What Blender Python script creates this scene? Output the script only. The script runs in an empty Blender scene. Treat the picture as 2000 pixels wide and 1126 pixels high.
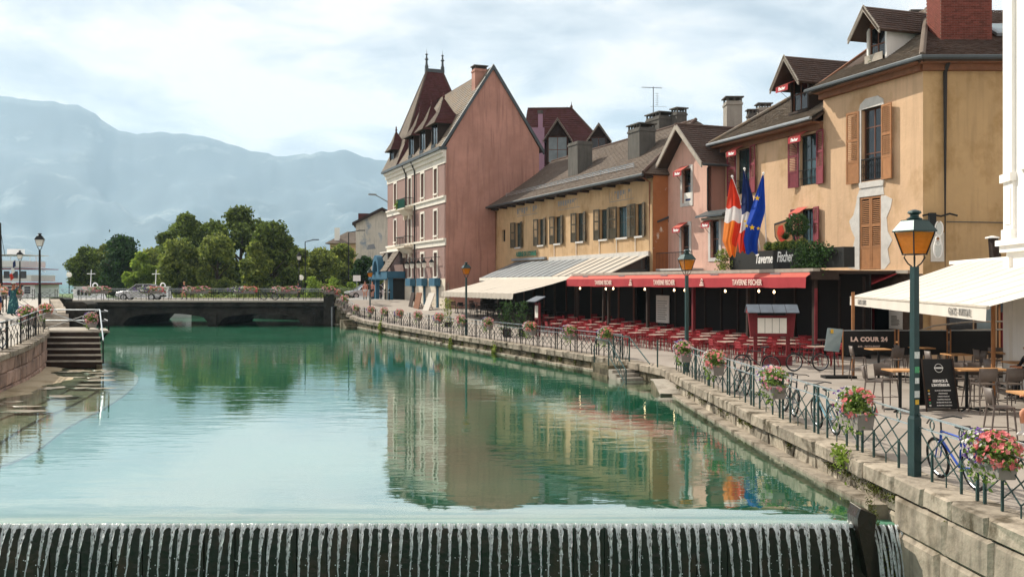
import bpy, math, random
from mathutils import Vector, Matrix, Quaternion, noise as mnoise

# ---------------------------------------------------------------- camera, light, exposure
scn = bpy.context.scene
COL = scn.collection
EYE = 3.8
cam_d = bpy.data.cameras.new('camera')
cam_d.sensor_width = 36.0
cam_d.lens = 36.0 * 1900 / 2000
cam_d.shift_y = -0.005
cam_d.clip_start = 0.1
cam_d.clip_end = 30000
cam = bpy.data.objects.new('camera', cam_d)
cam.location = (0, 0, EYE)
cam.rotation_euler = (math.radians(90), 0, 0)
COL.objects.link(cam)
scn.camera = cam

SUN_EL = math.radians(40)
SUN_H = Vector((-0.76, 0.65, 0)).normalized()
SUN_DIR = Vector((SUN_H.x * math.cos(SUN_EL), SUN_H.y * math.cos(SUN_EL), math.sin(SUN_EL)))
world = bpy.data.worlds.new('World')
scn.world = world
world.use_nodes = True
wn, wl = world.node_tree.nodes, world.node_tree.links
wn.clear()
w_out = wn.new('ShaderNodeOutputWorld')
w_bg = wn.new('ShaderNodeBackground')
w_bg.inputs['Strength'].default_value = 0.80
sky = wn.new('ShaderNodeTexSky')
sky.sky_type = 'NISHITA'
sky.sun_disc = False
sky.sun_elevation = SUN_EL
sky.sun_rotation = math.atan2(SUN_H.x, SUN_H.y)
sky.air_density = 1.0
sky.dust_density = 2.0
sk_mul = wn.new('ShaderNodeVectorMath'); sk_mul.operation = 'SCALE'
sk_mul.inputs['Scale'].default_value = 0.09
wl.new(sky.outputs[0], sk_mul.inputs[0])
tc = wn.new('ShaderNodeTexCoord')
sep = wn.new('ShaderNodeSeparateXYZ')
wl.new(tc.outputs['Generated'], sep.inputs[0])
addz = wn.new('ShaderNodeMath'); addz.operation = 'ABSOLUTE'
wl.new(sep.outputs['Z'], addz.inputs[0])
addz2 = wn.new('ShaderNodeMath'); addz2.operation = 'ADD'; addz2.inputs[1].default_value = 0.22
wl.new(addz.outputs[0], addz2.inputs[0])
dv = wn.new('ShaderNodeVectorMath'); dv.operation = 'DIVIDE'
cmb = wn.new('ShaderNodeCombineXYZ')
for k in range(3):
    wl.new(addz2.outputs[0], cmb.inputs[k])
wl.new(tc.outputs['Generated'], dv.inputs[0])
wl.new(cmb.outputs[0], dv.inputs[1])
cn = wn.new('ShaderNodeTexNoise')
cn.inputs['Scale'].default_value = 2.6
cn.inputs['Detail'].default_value = 9
cn.inputs['Roughness'].default_value = 0.56
cn.inputs['Distortion'].default_value = 0.25
wl.new(dv.outputs[0], cn.inputs['Vector'])
cr = wn.new('ShaderNodeValToRGB')
cr.color_ramp.elements[0].position = 0.33
cr.color_ramp.elements[0].color = (0.46, 0.49, 0.54, 1)
cr.color_ramp.elements[1].position = 0.56
cr.color_ramp.elements[1].color = (1.06, 0.97, 0.90, 1)
e = cr.color_ramp.elements.new(0.45); e.color = (0.74, 0.74, 0.76, 1)
wl.new(cn.outputs['Fac'], cr.inputs[0])
cov = wn.new('ShaderNodeValToRGB')
cov.color_ramp.elements[0].position = 0.22
cov.color_ramp.elements[0].color = (0.72, 0.72, 0.72, 1)
cov.color_ramp.elements[1].position = 0.42
cov.color_ramp.elements[1].color = (0.97, 0.97, 0.97, 1)
wl.new(cn.outputs['Fac'], cov.inputs[0])
mixc = wn.new('ShaderNodeMixRGB')
wl.new(cov.outputs[0], mixc.inputs['Fac'])
wl.new(sk_mul.outputs[0], mixc.inputs['Color1'])
wl.new(cr.outputs[0], mixc.inputs['Color2'])
wl.new(mixc.outputs[0], w_bg.inputs['Color'])
wl.new(w_bg.outputs[0], w_out.inputs['Surface'])

sun_d = bpy.data.lights.new('sun', 'SUN')
sun_d.energy = 5.0
sun_d.angle = math.radians(0.55)
sun_d.color = (1.0, 0.93, 0.80)
sun = bpy.data.objects.new('sun', sun_d)
sun.rotation_euler = (-SUN_DIR).to_track_quat('-Z', 'Y').to_euler()
sun.location = (-40, 40, 60)
COL.objects.link(sun)
vs = scn.view_settings
vs.view_transform = 'Standard'
vs.look = 'None'
vs.exposure = 0.42
vs.gamma = 1.0
vs.use_curve_mapping = False
scn.cycles.max_bounces = 6
scn.cycles.volume_bounces = 2
scn.cycles.transparent_max_bounces = 12
scn.cycles.caustics_reflective = False
scn.cycles.caustics_refractive = False

# ---------------------------------------------------------------- helpers
R = random.Random(11)
def P(px, py, Y):
    return Vector(((px - 1000) / 1900 * Y, Y, EYE - (py - 553) / 1900 * Y))
def G(px, py, z=0.62):
    return P(px, py, (EYE - z) * 1900 / (py - 553))
def lin(h):
    h = h.lstrip('#')
    o = []
    for k in (0, 2, 4):
        c = int(h[k:k + 2], 16) / 255
        o.append(c / 12.92 if c <= 0.04045 else ((c + 0.055) / 1.055) ** 2.4)
    return tuple(o)
ORD = ['first', 'second', 'third', 'fourth', 'fifth', 'sixth', 'seventh', 'eighth', 'ninth', 'tenth', 'eleventh', 'twelfth',
       'thirteenth', 'fourteenth', 'fifteenth', 'sixteenth', 'seventeenth', 'eighteenth', 'nineteenth', 'twentieth'] + \
      ['twenty-' + o for o in ('first', 'second', 'third', 'fourth', 'fifth', 'sixth', 'seventh', 'eighth', 'ninth')] + ['thirtieth'] + \
      ['thirty-' + o for o in ('first', 'second', 'third', 'fourth', 'fifth', 'sixth', 'seventh', 'eighth', 'ninth')] + ['fortieth'] + \
      ['forty-' + o for o in ('first', 'second', 'third', 'fourth', 'fifth', 'sixth', 'seventh', 'eighth', 'ninth')]

class Fr:
    """local frame standing on a line: u along it, n out of it, z up"""
    def __init__(s, O, u, n):
        s.O = Vector((O[0], O[1])); s.u = Vector(u).normalized(); s.n = Vector(n).normalized()
    def p(s, u, n, z):
        q = s.O + s.u * u + s.n * n
        return Vector((q.x, q.y, z))
    def ua(s, px, n=0.0):
        k = (px - 1000) / 1900
        O = s.O + s.n * n
        return (k * O.y - O.x) / (s.u.x - k * s.u.y)
    def uz(s, px, py, n=0.0):
        u = s.ua(px, n)
        Y = (s.O + s.u * u + s.n * n).y
        return u, EYE - (py - 553) / 1900 * Y
    def sub(s, u, n, ang):
        """frame at (u,n) whose u axis is turned by ang from u towards n"""
        O = s.O + s.u * u + s.n * n
        c, si = math.cos(ang), math.sin(ang)
        return Fr(O, s.u * c + s.n * si, s.n * c - s.u * si)
WORLD = Fr((0, 0), (1, 0), (0, 1))

class MB:
    def __init__(s):
        s.v = []; s.f = []
    def add(s, vs, fs):
        b = len(s.v)
        s.v += [tuple(v) for v in vs]
        s.f += [tuple(b + i for i in f) for f in fs]
        return s
    def hexa(s, p):
        return s.add(p, [(0, 3, 2, 1), (4, 5, 6, 7), (0, 1, 5, 4), (1, 2, 6, 5), (2, 3, 7, 6), (3, 0, 4, 7)])
    def bx(s, F, u0, u1, n0, n1, z0, z1):
        return s.hexa([F.p(u0, n0, z0), F.p(u1, n0, z0), F.p(u1, n1, z0), F.p(u0, n1, z0),
                       F.p(u0, n0, z1), F.p(u1, n0, z1), F.p(u1, n1, z1), F.p(u0, n1, z1)])
    def box(s, x0, x1, y0, y1, z0, z1):
        return s.bx(WORLD, x0, x1, y0, y1, z0, z1)
    def quad(s, *p):
        return s.add(p, [tuple(range(len(p)))])
    def slab(s, pts, t):
        """polygon with thickness t along its normal"""
        pts = [Vector(p) for p in pts]
        nn = (pts[1] - pts[0]).cross(pts[2] - pts[0]).normalized() * t
        n = len(pts)
        vs = pts + [p - nn for p in pts]
        fs = [tuple(range(n)), tuple(range(2 * n - 1, n - 1, -1))]
        for i in range(n):
            j = (i + 1) % n
            fs.append((i, n + i, n + j, j))
        return s.add(vs, fs)
    def prism(s, pts2, F, n0, n1):
        """polygon in (u,z) extruded from n0 to n1"""
        n = len(pts2)
        vs = [F.p(u, n0, z) for u, z in pts2] + [F.p(u, n1, z) for u, z in pts2]
        fs = [tuple(range(n)), tuple(range(2 * n - 1, n - 1, -1))]
        for i in range(n):
            j = (i + 1) % n
            fs.append((i, n + i, n + j, j))
        return s.add(vs, fs)
    def tube(s, pts, r, seg=6, cap=True):
        pts = [Vector(p) for p in pts]
        rs = r if isinstance(r, (list, tuple)) else [r] * len(pts)
        b = len(s.v)
        ref = None
        for i, p in enumerate(pts):
            a = pts[max(i - 1, 0)]; c = pts[min(i + 1, len(pts) - 1)]
            t = (c - a).normalized()
            if ref is None:
                ref = Vector((0, 0, 1)) if abs(t.z) < 0.9 else Vector((1, 0, 0))
            x = t.cross(ref).normalized(); y = t.cross(x).normalized()
            ref = -y if False else ref
            for k in range(seg):
                an = 2 * math.pi * k / seg + math.pi / seg
                s.v.append(tuple(p + x * math.cos(an) * rs[i] + y * math.sin(an) * rs[i]))
        for i in range(len(pts) - 1):
            for k in range(seg):
                k2 = (k + 1) % seg
                s.f.append((b + i * seg + k, b + i * seg + k2, b + (i + 1) * seg + k2, b + (i + 1) * seg + k))
        if cap:
            s.f.append(tuple(b + k for k in range(seg))[::-1])
            e = b + (len(pts) - 1) * seg
            s.f.append(tuple(e + k for k in range(seg)))
        return s
    def lathe(s, prof, c=(0, 0, 0), seg=10, sq=False):
        """profile of (r,z) turned about a vertical axis at c; sq = four-sided with flat faces"""
        if sq: seg = 4
        b = len(s.v); n = len(prof)
        for r, z in prof:
            for k in range(seg):
                an = 2 * math.pi * k / seg + (math.pi / 4 if sq else 0)
                q = r * (math.sqrt(2) if sq else 1)
                s.v.append((c[0] + q * math.cos(an), c[1] + q * math.sin(an), c[2] + z))
        for i in range(n - 1):
            for k in range(seg):
                k2 = (k + 1) % seg
                s.f.append((b + i * seg + k, b + i * seg + k2, b + (i + 1) * seg + k2, b + (i + 1) * seg + k))
        s.f.append(tuple(b + k for k in range(seg))[::-1])
        s.f.append(tuple(b + (n - 1) * seg + k for k in range(seg)))
        return s
    def ring(s, c, r, rt, ax=Vector((0, 1, 0)), seg=14, ts=5):
        ax = Vector(ax).normalized()
        x = ax.orthogonal().normalized(); y = ax.cross(x)
        pts = [Vector(c) + x * math.cos(2 * math.pi * k / seg) * r + y * math.sin(2 * math.pi * k / seg) * r for k in range(seg)]
        b = len(s.v)
        for k in range(seg):
            d = (pts[k] - Vector(c)).normalized()
            for j in range(ts):
                a = 2 * math.pi * j / ts
                s.v.append(tuple(pts[k] + d * math.cos(a) * rt + ax * math.sin(a) * rt))
        for k in range(seg):
            k2 = (k + 1) % seg
            for j in range(ts):
                j2 = (j + 1) % ts
                s.f.append((b + k * ts + j, b + k2 * ts + j, b + k2 * ts + j2, b + k * ts + j2))
        return s
    def blob(s, c, r, jit=0.12, sub=8, rng=R):
        c = Vector(c); b = len(s.v); rows = sub // 2 + 1
        rr = r if isinstance(r, (tuple, list)) else (r, r, r)
        for i in range(rows + 1):
            th = math.pi * i / rows
            for k in range(sub):
                ph = 2 * math.pi * k / sub
                q = 1 + rng.uniform(-jit, jit)
                s.v.append((c.x + rr[0] * q * math.sin(th) * math.cos(ph), c.y + rr[1] * q * math.sin(th) * math.sin(ph), c.z + rr[2] * q * math.cos(th)))
        for i in range(rows):
            for k in range(sub):
                k2 = (k + 1) % sub
                s.f.append((b + i * sub + k, b + (i + 1) * sub + k, b + (i + 1) * sub + k2, b + i * sub + k2))
        return s
    def leaf(s, c, size, rng=R, up=0.3):
        """a bent leaf: two small triangles folded along the mid rib"""
        a = Vector((rng.gauss(0, 1), rng.gauss(0, 1), rng.gauss(0, 1) * 0.7 + up)).normalized()
        x = a.orthogonal().normalized()
        x = Quaternion(a, rng.uniform(0, 6.28)) @ x
        y = a.cross(x)
        c = Vector(c); h = size * rng.uniform(0.7, 1.3)
        return s.add([c - x * h * .5, c + y * h * .32 + a * h * .12, c + x * h * .6, c - y * h * .32 + a * h * .12], [(0, 3, 2), (0, 2, 1)])
    def mesh(s, name, mat=None, smooth=False):
        me = bpy.data.meshes.new(name)
        me.from_pydata(s.v, [], s.f)
        if mat is not None:
            me.materials.append(MAT[mat])
        if smooth:
            me.polygons.foreach_set('use_smooth', [True] * len(me.polygons))
        me.update()
        return me
    def build(s, name, mat, parent=None, smooth=False, kind=None):
        return link(name, s.mesh(name, mat, smooth), parent, kind)

def link(name, me, parent=None, kind=None, M=None):
    o = bpy.data.objects.new(name, me)
    COL.objects.link(o)
    if parent is not None:
        o.parent = parent
        if M is None:
            # meshes are written in world coordinates; undo the root's own placement
            r = parent
            off = Vector((0, 0, 0))
            while r is not None:
                off += r.location; r = r.parent
            o.location = -off
    if M is not None:
        o.matrix_basis = M
    if kind:
        o['kind'] = kind
    return o
def tag(o, label, cat=None, group=None, kind=None):
    if label: o['label'] = label
    if cat: o['category'] = cat
    if group: o['group'] = group
    if kind: o['kind'] = kind
    return o
def thing(name, label, cat, loc=(0, 0, 0), group=None, rz=0.0):
    o = bpy.data.objects.new(name, None)
    o.empty_display_size = 0.2
    o.location = loc; o.rotation_euler = (0, 0, rz)
    COL.objects.link(o)
    return tag(o, label, cat, group)
def struct(name, mb, mat, label=None, smooth=False):
    o = mb.build(name, mat, None, smooth)
    o['kind'] = 'structure'
    if label: o['label'] = label
    return o
class Proto:
    """parts in local coordinates; each put() makes a new thing that shares the meshes"""
    def __init__(s):
        s.parts = []
    def add(s, name, mb, mat, parent=-1, smooth=False, kind=None, M=None):
        me = mb if not isinstance(mb, MB) else mb.mesh(name, mat, smooth)
        s.parts.append((name, me, parent, kind, M))
        return len(s.parts) - 1
    def put(s, name, label, cat, loc, rz=0.0, group=None, sc=1.0, only=None, swap=None):
        root = thing(name, label, cat, loc, group, rz)
        if sc != 1.0: root.scale = (sc, sc, sc) if isinstance(sc, (int, float)) else sc
        objs = []
        for (n, me, pa, kd, M) in s.parts:
            if swap and n in swap: me = swap[n]
            o = bpy.data.objects.new(n, me)
            COL.objects.link(o)
            o.parent = root if pa < 0 else objs[pa]
            if M is not None: o.matrix_basis = M
            if kd: o['kind'] = kd
            objs.append(o)
        return root

# ---------------------------------------------------------------- materials
MAT = {}
def M(n, c, rough=0.8, var=0.25, sc=1.5, bump=0.15, bs=25.0, metal=0.0, isl=0.0, orn=0.0, stain=None, streak=0.0, spec=0.3,
      emit=None, sss=None, hue=None, coat=0.0):
    m = bpy.data.materials.new(n); m.use_nodes = True
    N, L = m.node_tree.nodes, m.node_tree.links
    b = N['Principled BSDF']
    c = lin(c) if isinstance(c, str) else c
    b.inputs['Roughness'].default_value = rough
    b.inputs['Metallic'].default_value = metal
    b.inputs['Specular IOR Level'].default_value = spec
    if coat: b.inputs['Coat Weight'].default_value = coat
    geo = N.new('ShaderNodeNewGeometry')
    def mapped(scale):
        mp = N.new('ShaderNodeMapping'); mp.inputs['Scale'].default_value = scale
        L.new(geo.outputs['Position'], mp.inputs['Vector']); return mp.outputs[0]
    def mul(a, fac_out, lo, hi):
        mr = N.new('ShaderNodeMapRange'); mr.inputs['To Min'].default_value = lo; mr.inputs['To Max'].default_value = hi
        L.new(fac_out, mr.inputs['Value'])
        sc_ = N.new('ShaderNodeVectorMath'); sc_.operation = 'SCALE'
        if isinstance(a, tuple): sc_.inputs[0].default_value = a
        else: L.new(a, sc_.inputs[0])
        L.new(mr.outputs[0], sc_.inputs['Scale'])
        return sc_.outputs[0]
    cur = c
    if var:
        nz = N.new('ShaderNodeTexNoise'); nz.inputs['Scale'].default_value = sc; nz.inputs['Detail'].default_value = 6
        nz.inputs['Roughness'].default_value = 0.62
        L.new(geo.outputs['Position'], nz.inputs['Vector'])
        mr0 = N.new('ShaderNodeMapRange'); mr0.inputs['From Min'].default_value = 0.25; mr0.inputs['From Max'].default_value = 0.75
        L.new(nz.outputs['Fac'], mr0.inputs['Value'])
        cur = mul(cur, mr0.outputs[0], 1 - var, 1 + var)
    if streak:
        nz = N.new('ShaderNodeTexNoise'); nz.inputs['Scale'].default_value = 1.0; nz.inputs['Detail'].default_value = 5
        L.new(mapped((5, 5, 0.35)), nz.inputs['Vector'])
        mr0 = N.new('ShaderNodeMapRange'); mr0.inputs['From Min'].default_value = 0.5; mr0.inputs['From Max'].default_value = 0.72
        L.new(nz.outputs['Fac'], mr0.inputs['Value'])
        cur = mul(cur, mr0.outputs[0], 1.0, 1 - streak)
    if stain:
        scol, ssc, lo, hi = stain
        scol = lin(scol) if isinstance(scol, str) else scol
        nz = N.new('ShaderNodeTexNoise'); nz.inputs['Scale'].default_value = ssc; nz.inputs['Detail'].default_value = 7
        nz.inputs['Roughness'].default_value = 0.65
        L.new(mapped((1, 1, 0.8)), nz.inputs['Vector'])
        mr0 = N.new('ShaderNodeMapRange'); mr0.inputs['From Min'].default_value = lo; mr0.inputs['From Max'].default_value = hi
        L.new(nz.outputs['Fac'], mr0.inputs['Value'])
        mx = N.new('ShaderNodeMixRGB'); L.new(mr0.outputs[0], mx.inputs['Fac'])
        if isinstance(cur, tuple): mx.inputs['Color1'].default_value = (*cur, 1)
        else: L.new(cur, mx.inputs['Color1'])
        mx.inputs['Color2'].default_value = (*scol, 1)
        cur = mx.outputs[0]
    if hue:
        h2 = lin(hue) if isinstance(hue, str) else hue
        mx = N.new('ShaderNodeMixRGB'); L.new(geo.outputs['Random Per Island'], mx.inputs['Fac'])
        if isinstance(cur, tuple): mx.inputs['Color1'].default_value = (*cur, 1)
        else: L.new(cur, mx.inputs['Color1'])
        mx.inputs['Color2'].default_value = (*h2, 1)
        cur = mx.outputs[0]
    if isl:
        cur = mul(cur, geo.outputs['Random Per Island'], 1 - isl, 1 + isl)
    if orn:
        oi = N.new('ShaderNodeObjectInfo')
        cur = mul(cur, oi.outputs['Random'], 1 - orn, 1 + orn)
    if isinstance(cur, tuple): b.inputs['Base Color'].default_value = (*cur, 1)
    else: L.new(cur, b.inputs['Base Color'])
    if bump:
        nz = N.new('ShaderNodeTexNoise'); nz.inputs['Scale'].default_value = bs; nz.inputs['Detail'].default_value = 5
        L.new(geo.outputs['Position'], nz.inputs['Vector'])
        bp = N.new('ShaderNodeBump'); bp.inputs['Strength'].default_value = bump; bp.inputs['Distance'].default_value = 0.04
        L.new(nz.outputs['Fac'], bp.inputs['Height'])
        L.new(bp.outputs[0], b.inputs['Normal'])
    if emit:
        b.inputs['Emission Color'].default_value = (*emit[0], 1); b.inputs['Emission Strength'].default_value = emit[1]
    if sss:   # leaf-like: light passes through
        tr = N.new('ShaderNodeBsdfTranslucent')
        if isinstance(cur, tuple): tr.inputs['Color'].default_value = (*cur, 1)
        else: L.new(cur, tr.inputs['Color'])
        mx = N.new('ShaderNodeMixShader'); mx.inputs[0].default_value = sss
        L.new(b.outputs[0], mx.inputs[1]); L.new(tr.outputs[0], mx.inputs[2])
        L.new(mx.outputs[0], N['Material Output'].inputs['Surface'])
    MAT[n] = m
    return m

# walls
M('pink_wall', '#b58778', .9, .2, .35, .35, 7, streak=.3, stain=('#a07567', .45, .46, .7))
M('hotel_pink', '#967a72', .9, .12, .7, .2, 12, streak=.1)
M('hotel_white', '#e6dfd2', .8, .08, 1, .1, 14, streak=.12)
M('cream_wall', '#c2a27c', .92, .15, .45, .3, 8, streak=.16, stain=('#a07f56', .7, .5, .72))
M('orange_wall', '#ac7048', .92, .18, .8, .3, 8, stain=('#d8cbbb', 1.1, .58, .63))
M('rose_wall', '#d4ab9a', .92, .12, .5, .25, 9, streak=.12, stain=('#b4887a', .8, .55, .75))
M('rose_wall_shaded', '#ad8174', .92, .12, .5, .25, 9, streak=.12)  # darker copy of the rose plaster, with the side wall's shade in the colour
M('sand_wall', '#d0ae8c', .92, .13, .45, .3, 7, streak=.12, stain=('#ab8a62', .6, .52, .75))
M('ochre_wall', '#bb9c72', .92, .14, .4, .3, 7, streak=.16, stain=('#97774a', .7, .5, .74))
M('white_wall', '#ece9e4', .8, .06, 1, .12, 10, streak=.06)
M('old_white', '#cfc9ba', .95, .18, .35, .3, 5, streak=.25, stain=('#8f9ba5', .5, .56, .66))
M('lilac_wall', '#a98a9c', .9, .12, .6, .2, 9)
M('grey_stone', '#cac6c0', .9, .15, 2.5, .4, 14)
M('shaded_ground_floor', '#3a2b24', .8, .4, 1.5, .3, 10)  # ground floors coloured dark to stand in for shade under the verandas
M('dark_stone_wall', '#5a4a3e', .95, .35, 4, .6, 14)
M('tan_wall', '#c9a987', .9, .1, 1, .1, 10)
M('shop_band', '#d8cdbb', .85, .1, 1.5, .2, 8)
M('shop_blue', '#35627a', .55, .15, 2, .1, 12)
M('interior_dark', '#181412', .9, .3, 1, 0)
# roofs
M('tile_brown', '#7d7166', .9, .3, .8, .3, 20, isl=.30, hue='#62564c')
M('tile_grey', '#8f887f', .9, .25, .6, .3, 20, isl=.25, hue='#7d6c58')
M('tile_red', '#5a322c', .85, .25, .6, .3, 20, isl=.35, hue='#47272a')
M('tile_dark', '#6b5a52', .85, .3, 1, .3, 20, isl=.35, hue='#48372f')
M('tile_pale', '#8f8478', .9, .25, .6, .3, 20, isl=.3, hue='#73685c')
M('roof_base', '#4a3b32', .9, .2, 2, .2, 8)
M('zinc', '#8d9296', .5, .2, 1.5, .1, 8, metal=.4)
M('zinc_dark', '#4c5255', .5, .2, 1.5, .1, 8, metal=.3)
M('wood_brown', '#7d543c', .75, .25, 3, .3, 30)
M('wood_dark', '#33261f', .75, .3, 3, .3, 30)
M('wood_grey', '#a79e92', .85, .22, 3, .3, 25)
M('wood_orange', '#9c6c45', .7, .18, 4, .25, 30, isl=.08)
M('wood_table', '#b98a5c', .55, .2, 6, .15, 40)
M('shutter_red', '#78303a', .65, .2, 4, .2, 30, isl=.1)
M('shutter_dark', '#4a4335', .75, .25, 4, .2, 30, isl=.15)
M('brick', '#744036', .92, .25, 6, .5, 30, orn=.3, stain=('#5d3a30', .9, .55, .7))
M('mortar', '#8d7a6c', .95, .2, 8, .3, 30)
M('concrete', '#9d978d', .93, .2, 1.2, .4, 12, streak=.25)
M('chimney_dark', '#5f5c57', .93, .25, 1.2, .4, 12, streak=.3)
M('frame_white', '#d9d5cd', .6, .08, 3, 0)
M('frame_brown', '#6a4434', .6, .2, 3, .1)
M('frame_dark', '#2a2725', .6, .2, 3, .1)
# metal, plastics, cloth
M('iron_black', '#1d2021', .45, .2, 4, .1, 30, metal=.3)
M('iron_green', '#2c4745', .42, .22, 5, .15, 30, metal=.35, spec=.5)
M('lamp_green', '#203a3a', .38, .18, 5, .1, 30, metal=.3, spec=.5)
M('rail_pale', '#b9c0c4', .35, .15, 4, .05, 30, metal=.75)
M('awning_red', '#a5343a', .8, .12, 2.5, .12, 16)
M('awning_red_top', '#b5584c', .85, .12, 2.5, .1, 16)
M('awning_cream', '#b9b0a4', .9, .07, 1.2, .1, 14, streak=.06)
M('awning_white', '#cbc4ba', .9, .05, 1.2, .08, 14, streak=.04)
M('white_paint', '#f2f0ec', .6, .03, 2, 0)
M('text_grey', '#8a8784', .7, .05, 2, 0)
M('text_pink', '#e9cfc3', .7, .03, 2, 0)
M('text_green', '#1f6d58', .5, .1, 2, 0)
M('black_board', '#1b1b1c', .6, .25, 2, .05)
M('paper', '#e5e1d8', .8, .06, 6, 0)
M('paper_print', '#8d8880', .8, .1, 6, 0)
M('chair_red', '#8f2a30', .5, .15, 5, .05, orn=.18)
M('chair_dark', '#2b2a2a', .55, .2, 4, .05)
M('chair_taupe', '#675d57', .5, .12, 4, .05, orn=.1)
M('table_top', '#a8968a', .5, .15, 4, .05, orn=.1)
M('kiosk_red', '#6e2026', .65, .25, 3, .2, 20)
M('slate', '#5e6670', .5, .25, 3, .2, 15)
M('planter_grey', '#8d8580', .85, .15, 4, .2, 20)
M('planter_black', '#1e1d1b', .7, .2, 3, .1)
M('sticker', '#c9ccc8', .6, .3, 30, 0)
M('sticker_green', '#4f9a6a', .6, .3, 30, 0)
M('sticker_yellow', '#d3a93a', .6, .2, 30, 0)
M('tyre', '#18181a', .8, .2, 6, .1)
M('chrome', '#b8bcc0', .25, .1, 4, 0, metal=.9)
M('bike_blue', '#1f4fb4', .35, .1, 4, 0, coat=.5)
M('bike_teal', '#5c98aa', .4, .1, 4, 0, coat=.4)
M('bike_black', '#202224', .45, .1, 4, 0, coat=.3)
M('red_plastic', '#b42a26', .4, .1, 4, 0)
M('flag_red', '#d9452f', .8, .1, 3, .1, 8, sss=.35)
M('flag_orange', '#e88b3c', .8, .1, 3, .1, 8, sss=.35)
M('flag_cloth_blue', '#1c2f66', .8, .1, 3, .1, 8, sss=.3)
M('flag_eu', '#1d4fc0', .8, .1, 3, .1, 8, sss=.35)
M('flag_white', '#e9e7e6', .8, .05, 3, .1, 8, sss=.35)
M('flag_star', '#f0c419', .7, .05, 3, 0)
# vegetation
M('leaf_dark', '#4a5c2c', .7, .3, .4, 0, isl=.45, hue='#6f7f38', sss=.35)
M('leaf_mid', '#5f7434', .7, .3, .4, 0, isl=.4, hue='#8e9648', sss=.38)
M('leaf_light', '#77923a', .7, .25, .4, 0, isl=.35, hue='#93a548', sss=.4)
M('leaf_deep', '#30482a', .7, .3, .4, 0, isl=.45, hue='#3d5a2a', sss=.3)
M('leaf_flower', '#4f7030', .6, .25, 3, 0, isl=.4, hue='#83994a', sss=.35)
M('bark', '#4d4238', .95, .3, 3, .5, 12)
M('petal_pink', '#e08a9a', .7, .12, 6, 0, isl=.25, hue='#efb0b4', sss=.3)
M('petal_white', '#efeae6', .7, .05, 6, 0, isl=.12, sss=.3)
M('petal_violet', '#5a3f9a', .7, .15, 6, 0, isl=.35, hue='#8a5fb0', sss=.3)
M('petal_coral', '#de7278', .7, .12, 6, 0, isl=.2, hue='#ee9a98', sss=.3)
M('moss', '#66702f', .95, .4, 3, .6, 20, isl=.4, hue='#4b4a22')
# ground, stone
M('pavement', '#978e85', .92, .14, .6, .25, 9, stain=('#847b72', .35, .5, .7))
M('asphalt', '#8f8d8a', .92, .15, .6, .3, 14)
M('pale_pavement', '#aba49a', .92, .1, .6, .25, 9)
M('coping', '#9a8f80', .95, .3, 2.2, .9, 7, orn=.18, stain=('#4f4637', 1.6, .49, .64), streak=.25)
M('wall_stone', '#a89e8d', .95, .3, 1.8, .9, 8, orn=.28, stain=('#3a352a', 1.3, .46, .62), streak=.65)
M('wall_mossy', '#6b6250', .95, .35, 1.8, .9, 8, orn=.3, stain=('#34331f', 1.2, .45, .62), streak=.35)
M('front_block', '#978c7d', .95, .32, 2.2, .9, 5, orn=.12, stain=('#5d5445', 1.3, .48, .66), streak=.5)
M('joint', '#3e382f', .97, .3, 2, .5, 14)
M('pink_block', '#a58b7d', .95, .25, 1.4, .8, 8, orn=.25, stain=('#463a33', 1.0, .5, .68), streak=.3)
M('step_stone', '#a49c90', .93, .2, 2, .5, 12, stain=('#6b6459', 1.2, .5, .7))
M('wet_dark', '#1a140f', .35, .4, 2.5, .5, 10, stain=('#38241a', 1.2, .5, .66), streak=.5, spec=.5)
M('bridge_dark', '#36342f', .95, .3, 1.5, .6, 8, stain=('#161612', .8, .45, .65))
M('bridge_edge', '#b5aea2', .9, .15, 1.5, .3, 10)
M('sand', '#b3a388', .95, .2, 1.2, .3, 10, stain=('#7b6b4d', .6, .5, .7))
M('wet_sand', '#8a7c63', .35, .25, 1.0, .25, 9, stain=('#5d4e36', .5, .48, .7), spec=.5)
M('mountain', '#3f4f58', .97, .35, .0016, 0, stain=('#7d8684', .0035, .56, .7))
M('far_land', '#5b7040', .95, .2, .05, 0)
M('car_silver', '#c3c6ca', .3, .05, 2, 0, metal=.6, coat=.6)
M('car_blue', '#222c4a', .3, .05, 2, 0, metal=.3, coat=.6)
M('car_glass', '#10161a', .1, .1, 2, 0, spec=.6)
M('light_red', '#a01818', .3, .1, 2, 0)
M('boat_white', '#e8e8e6', .5, .05, 1, .05)
M('boat_red', '#9a2f33', .5, .1, 1, .05)
M('skin', '#c98f72', .6, .08, 8, 0)
M('skin_dark', '#9a6248', .6, .08, 8, 0)
M('hair_dark', '#2a1d17', .7, .2, 20, .2, 40)
M('hair_fair', '#a88a5c', .7, .2, 20, .2, 40)
M('cloth_teal', '#27525a', .85, .5, 14, .1, 20, stain=('#7ab3a8', 9, .56, .62))
M('cloth_white', '#dcd8d4', .85, .1, 5, .1, 20)
M('cloth_black', '#232327', .85, .2, 5, .1, 20)
M('cloth_navy', '#28365c', .85, .2, 5, .1, 20)
M('cloth_pinkish', '#c98d80', .85, .15, 5, .1, 20)

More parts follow.
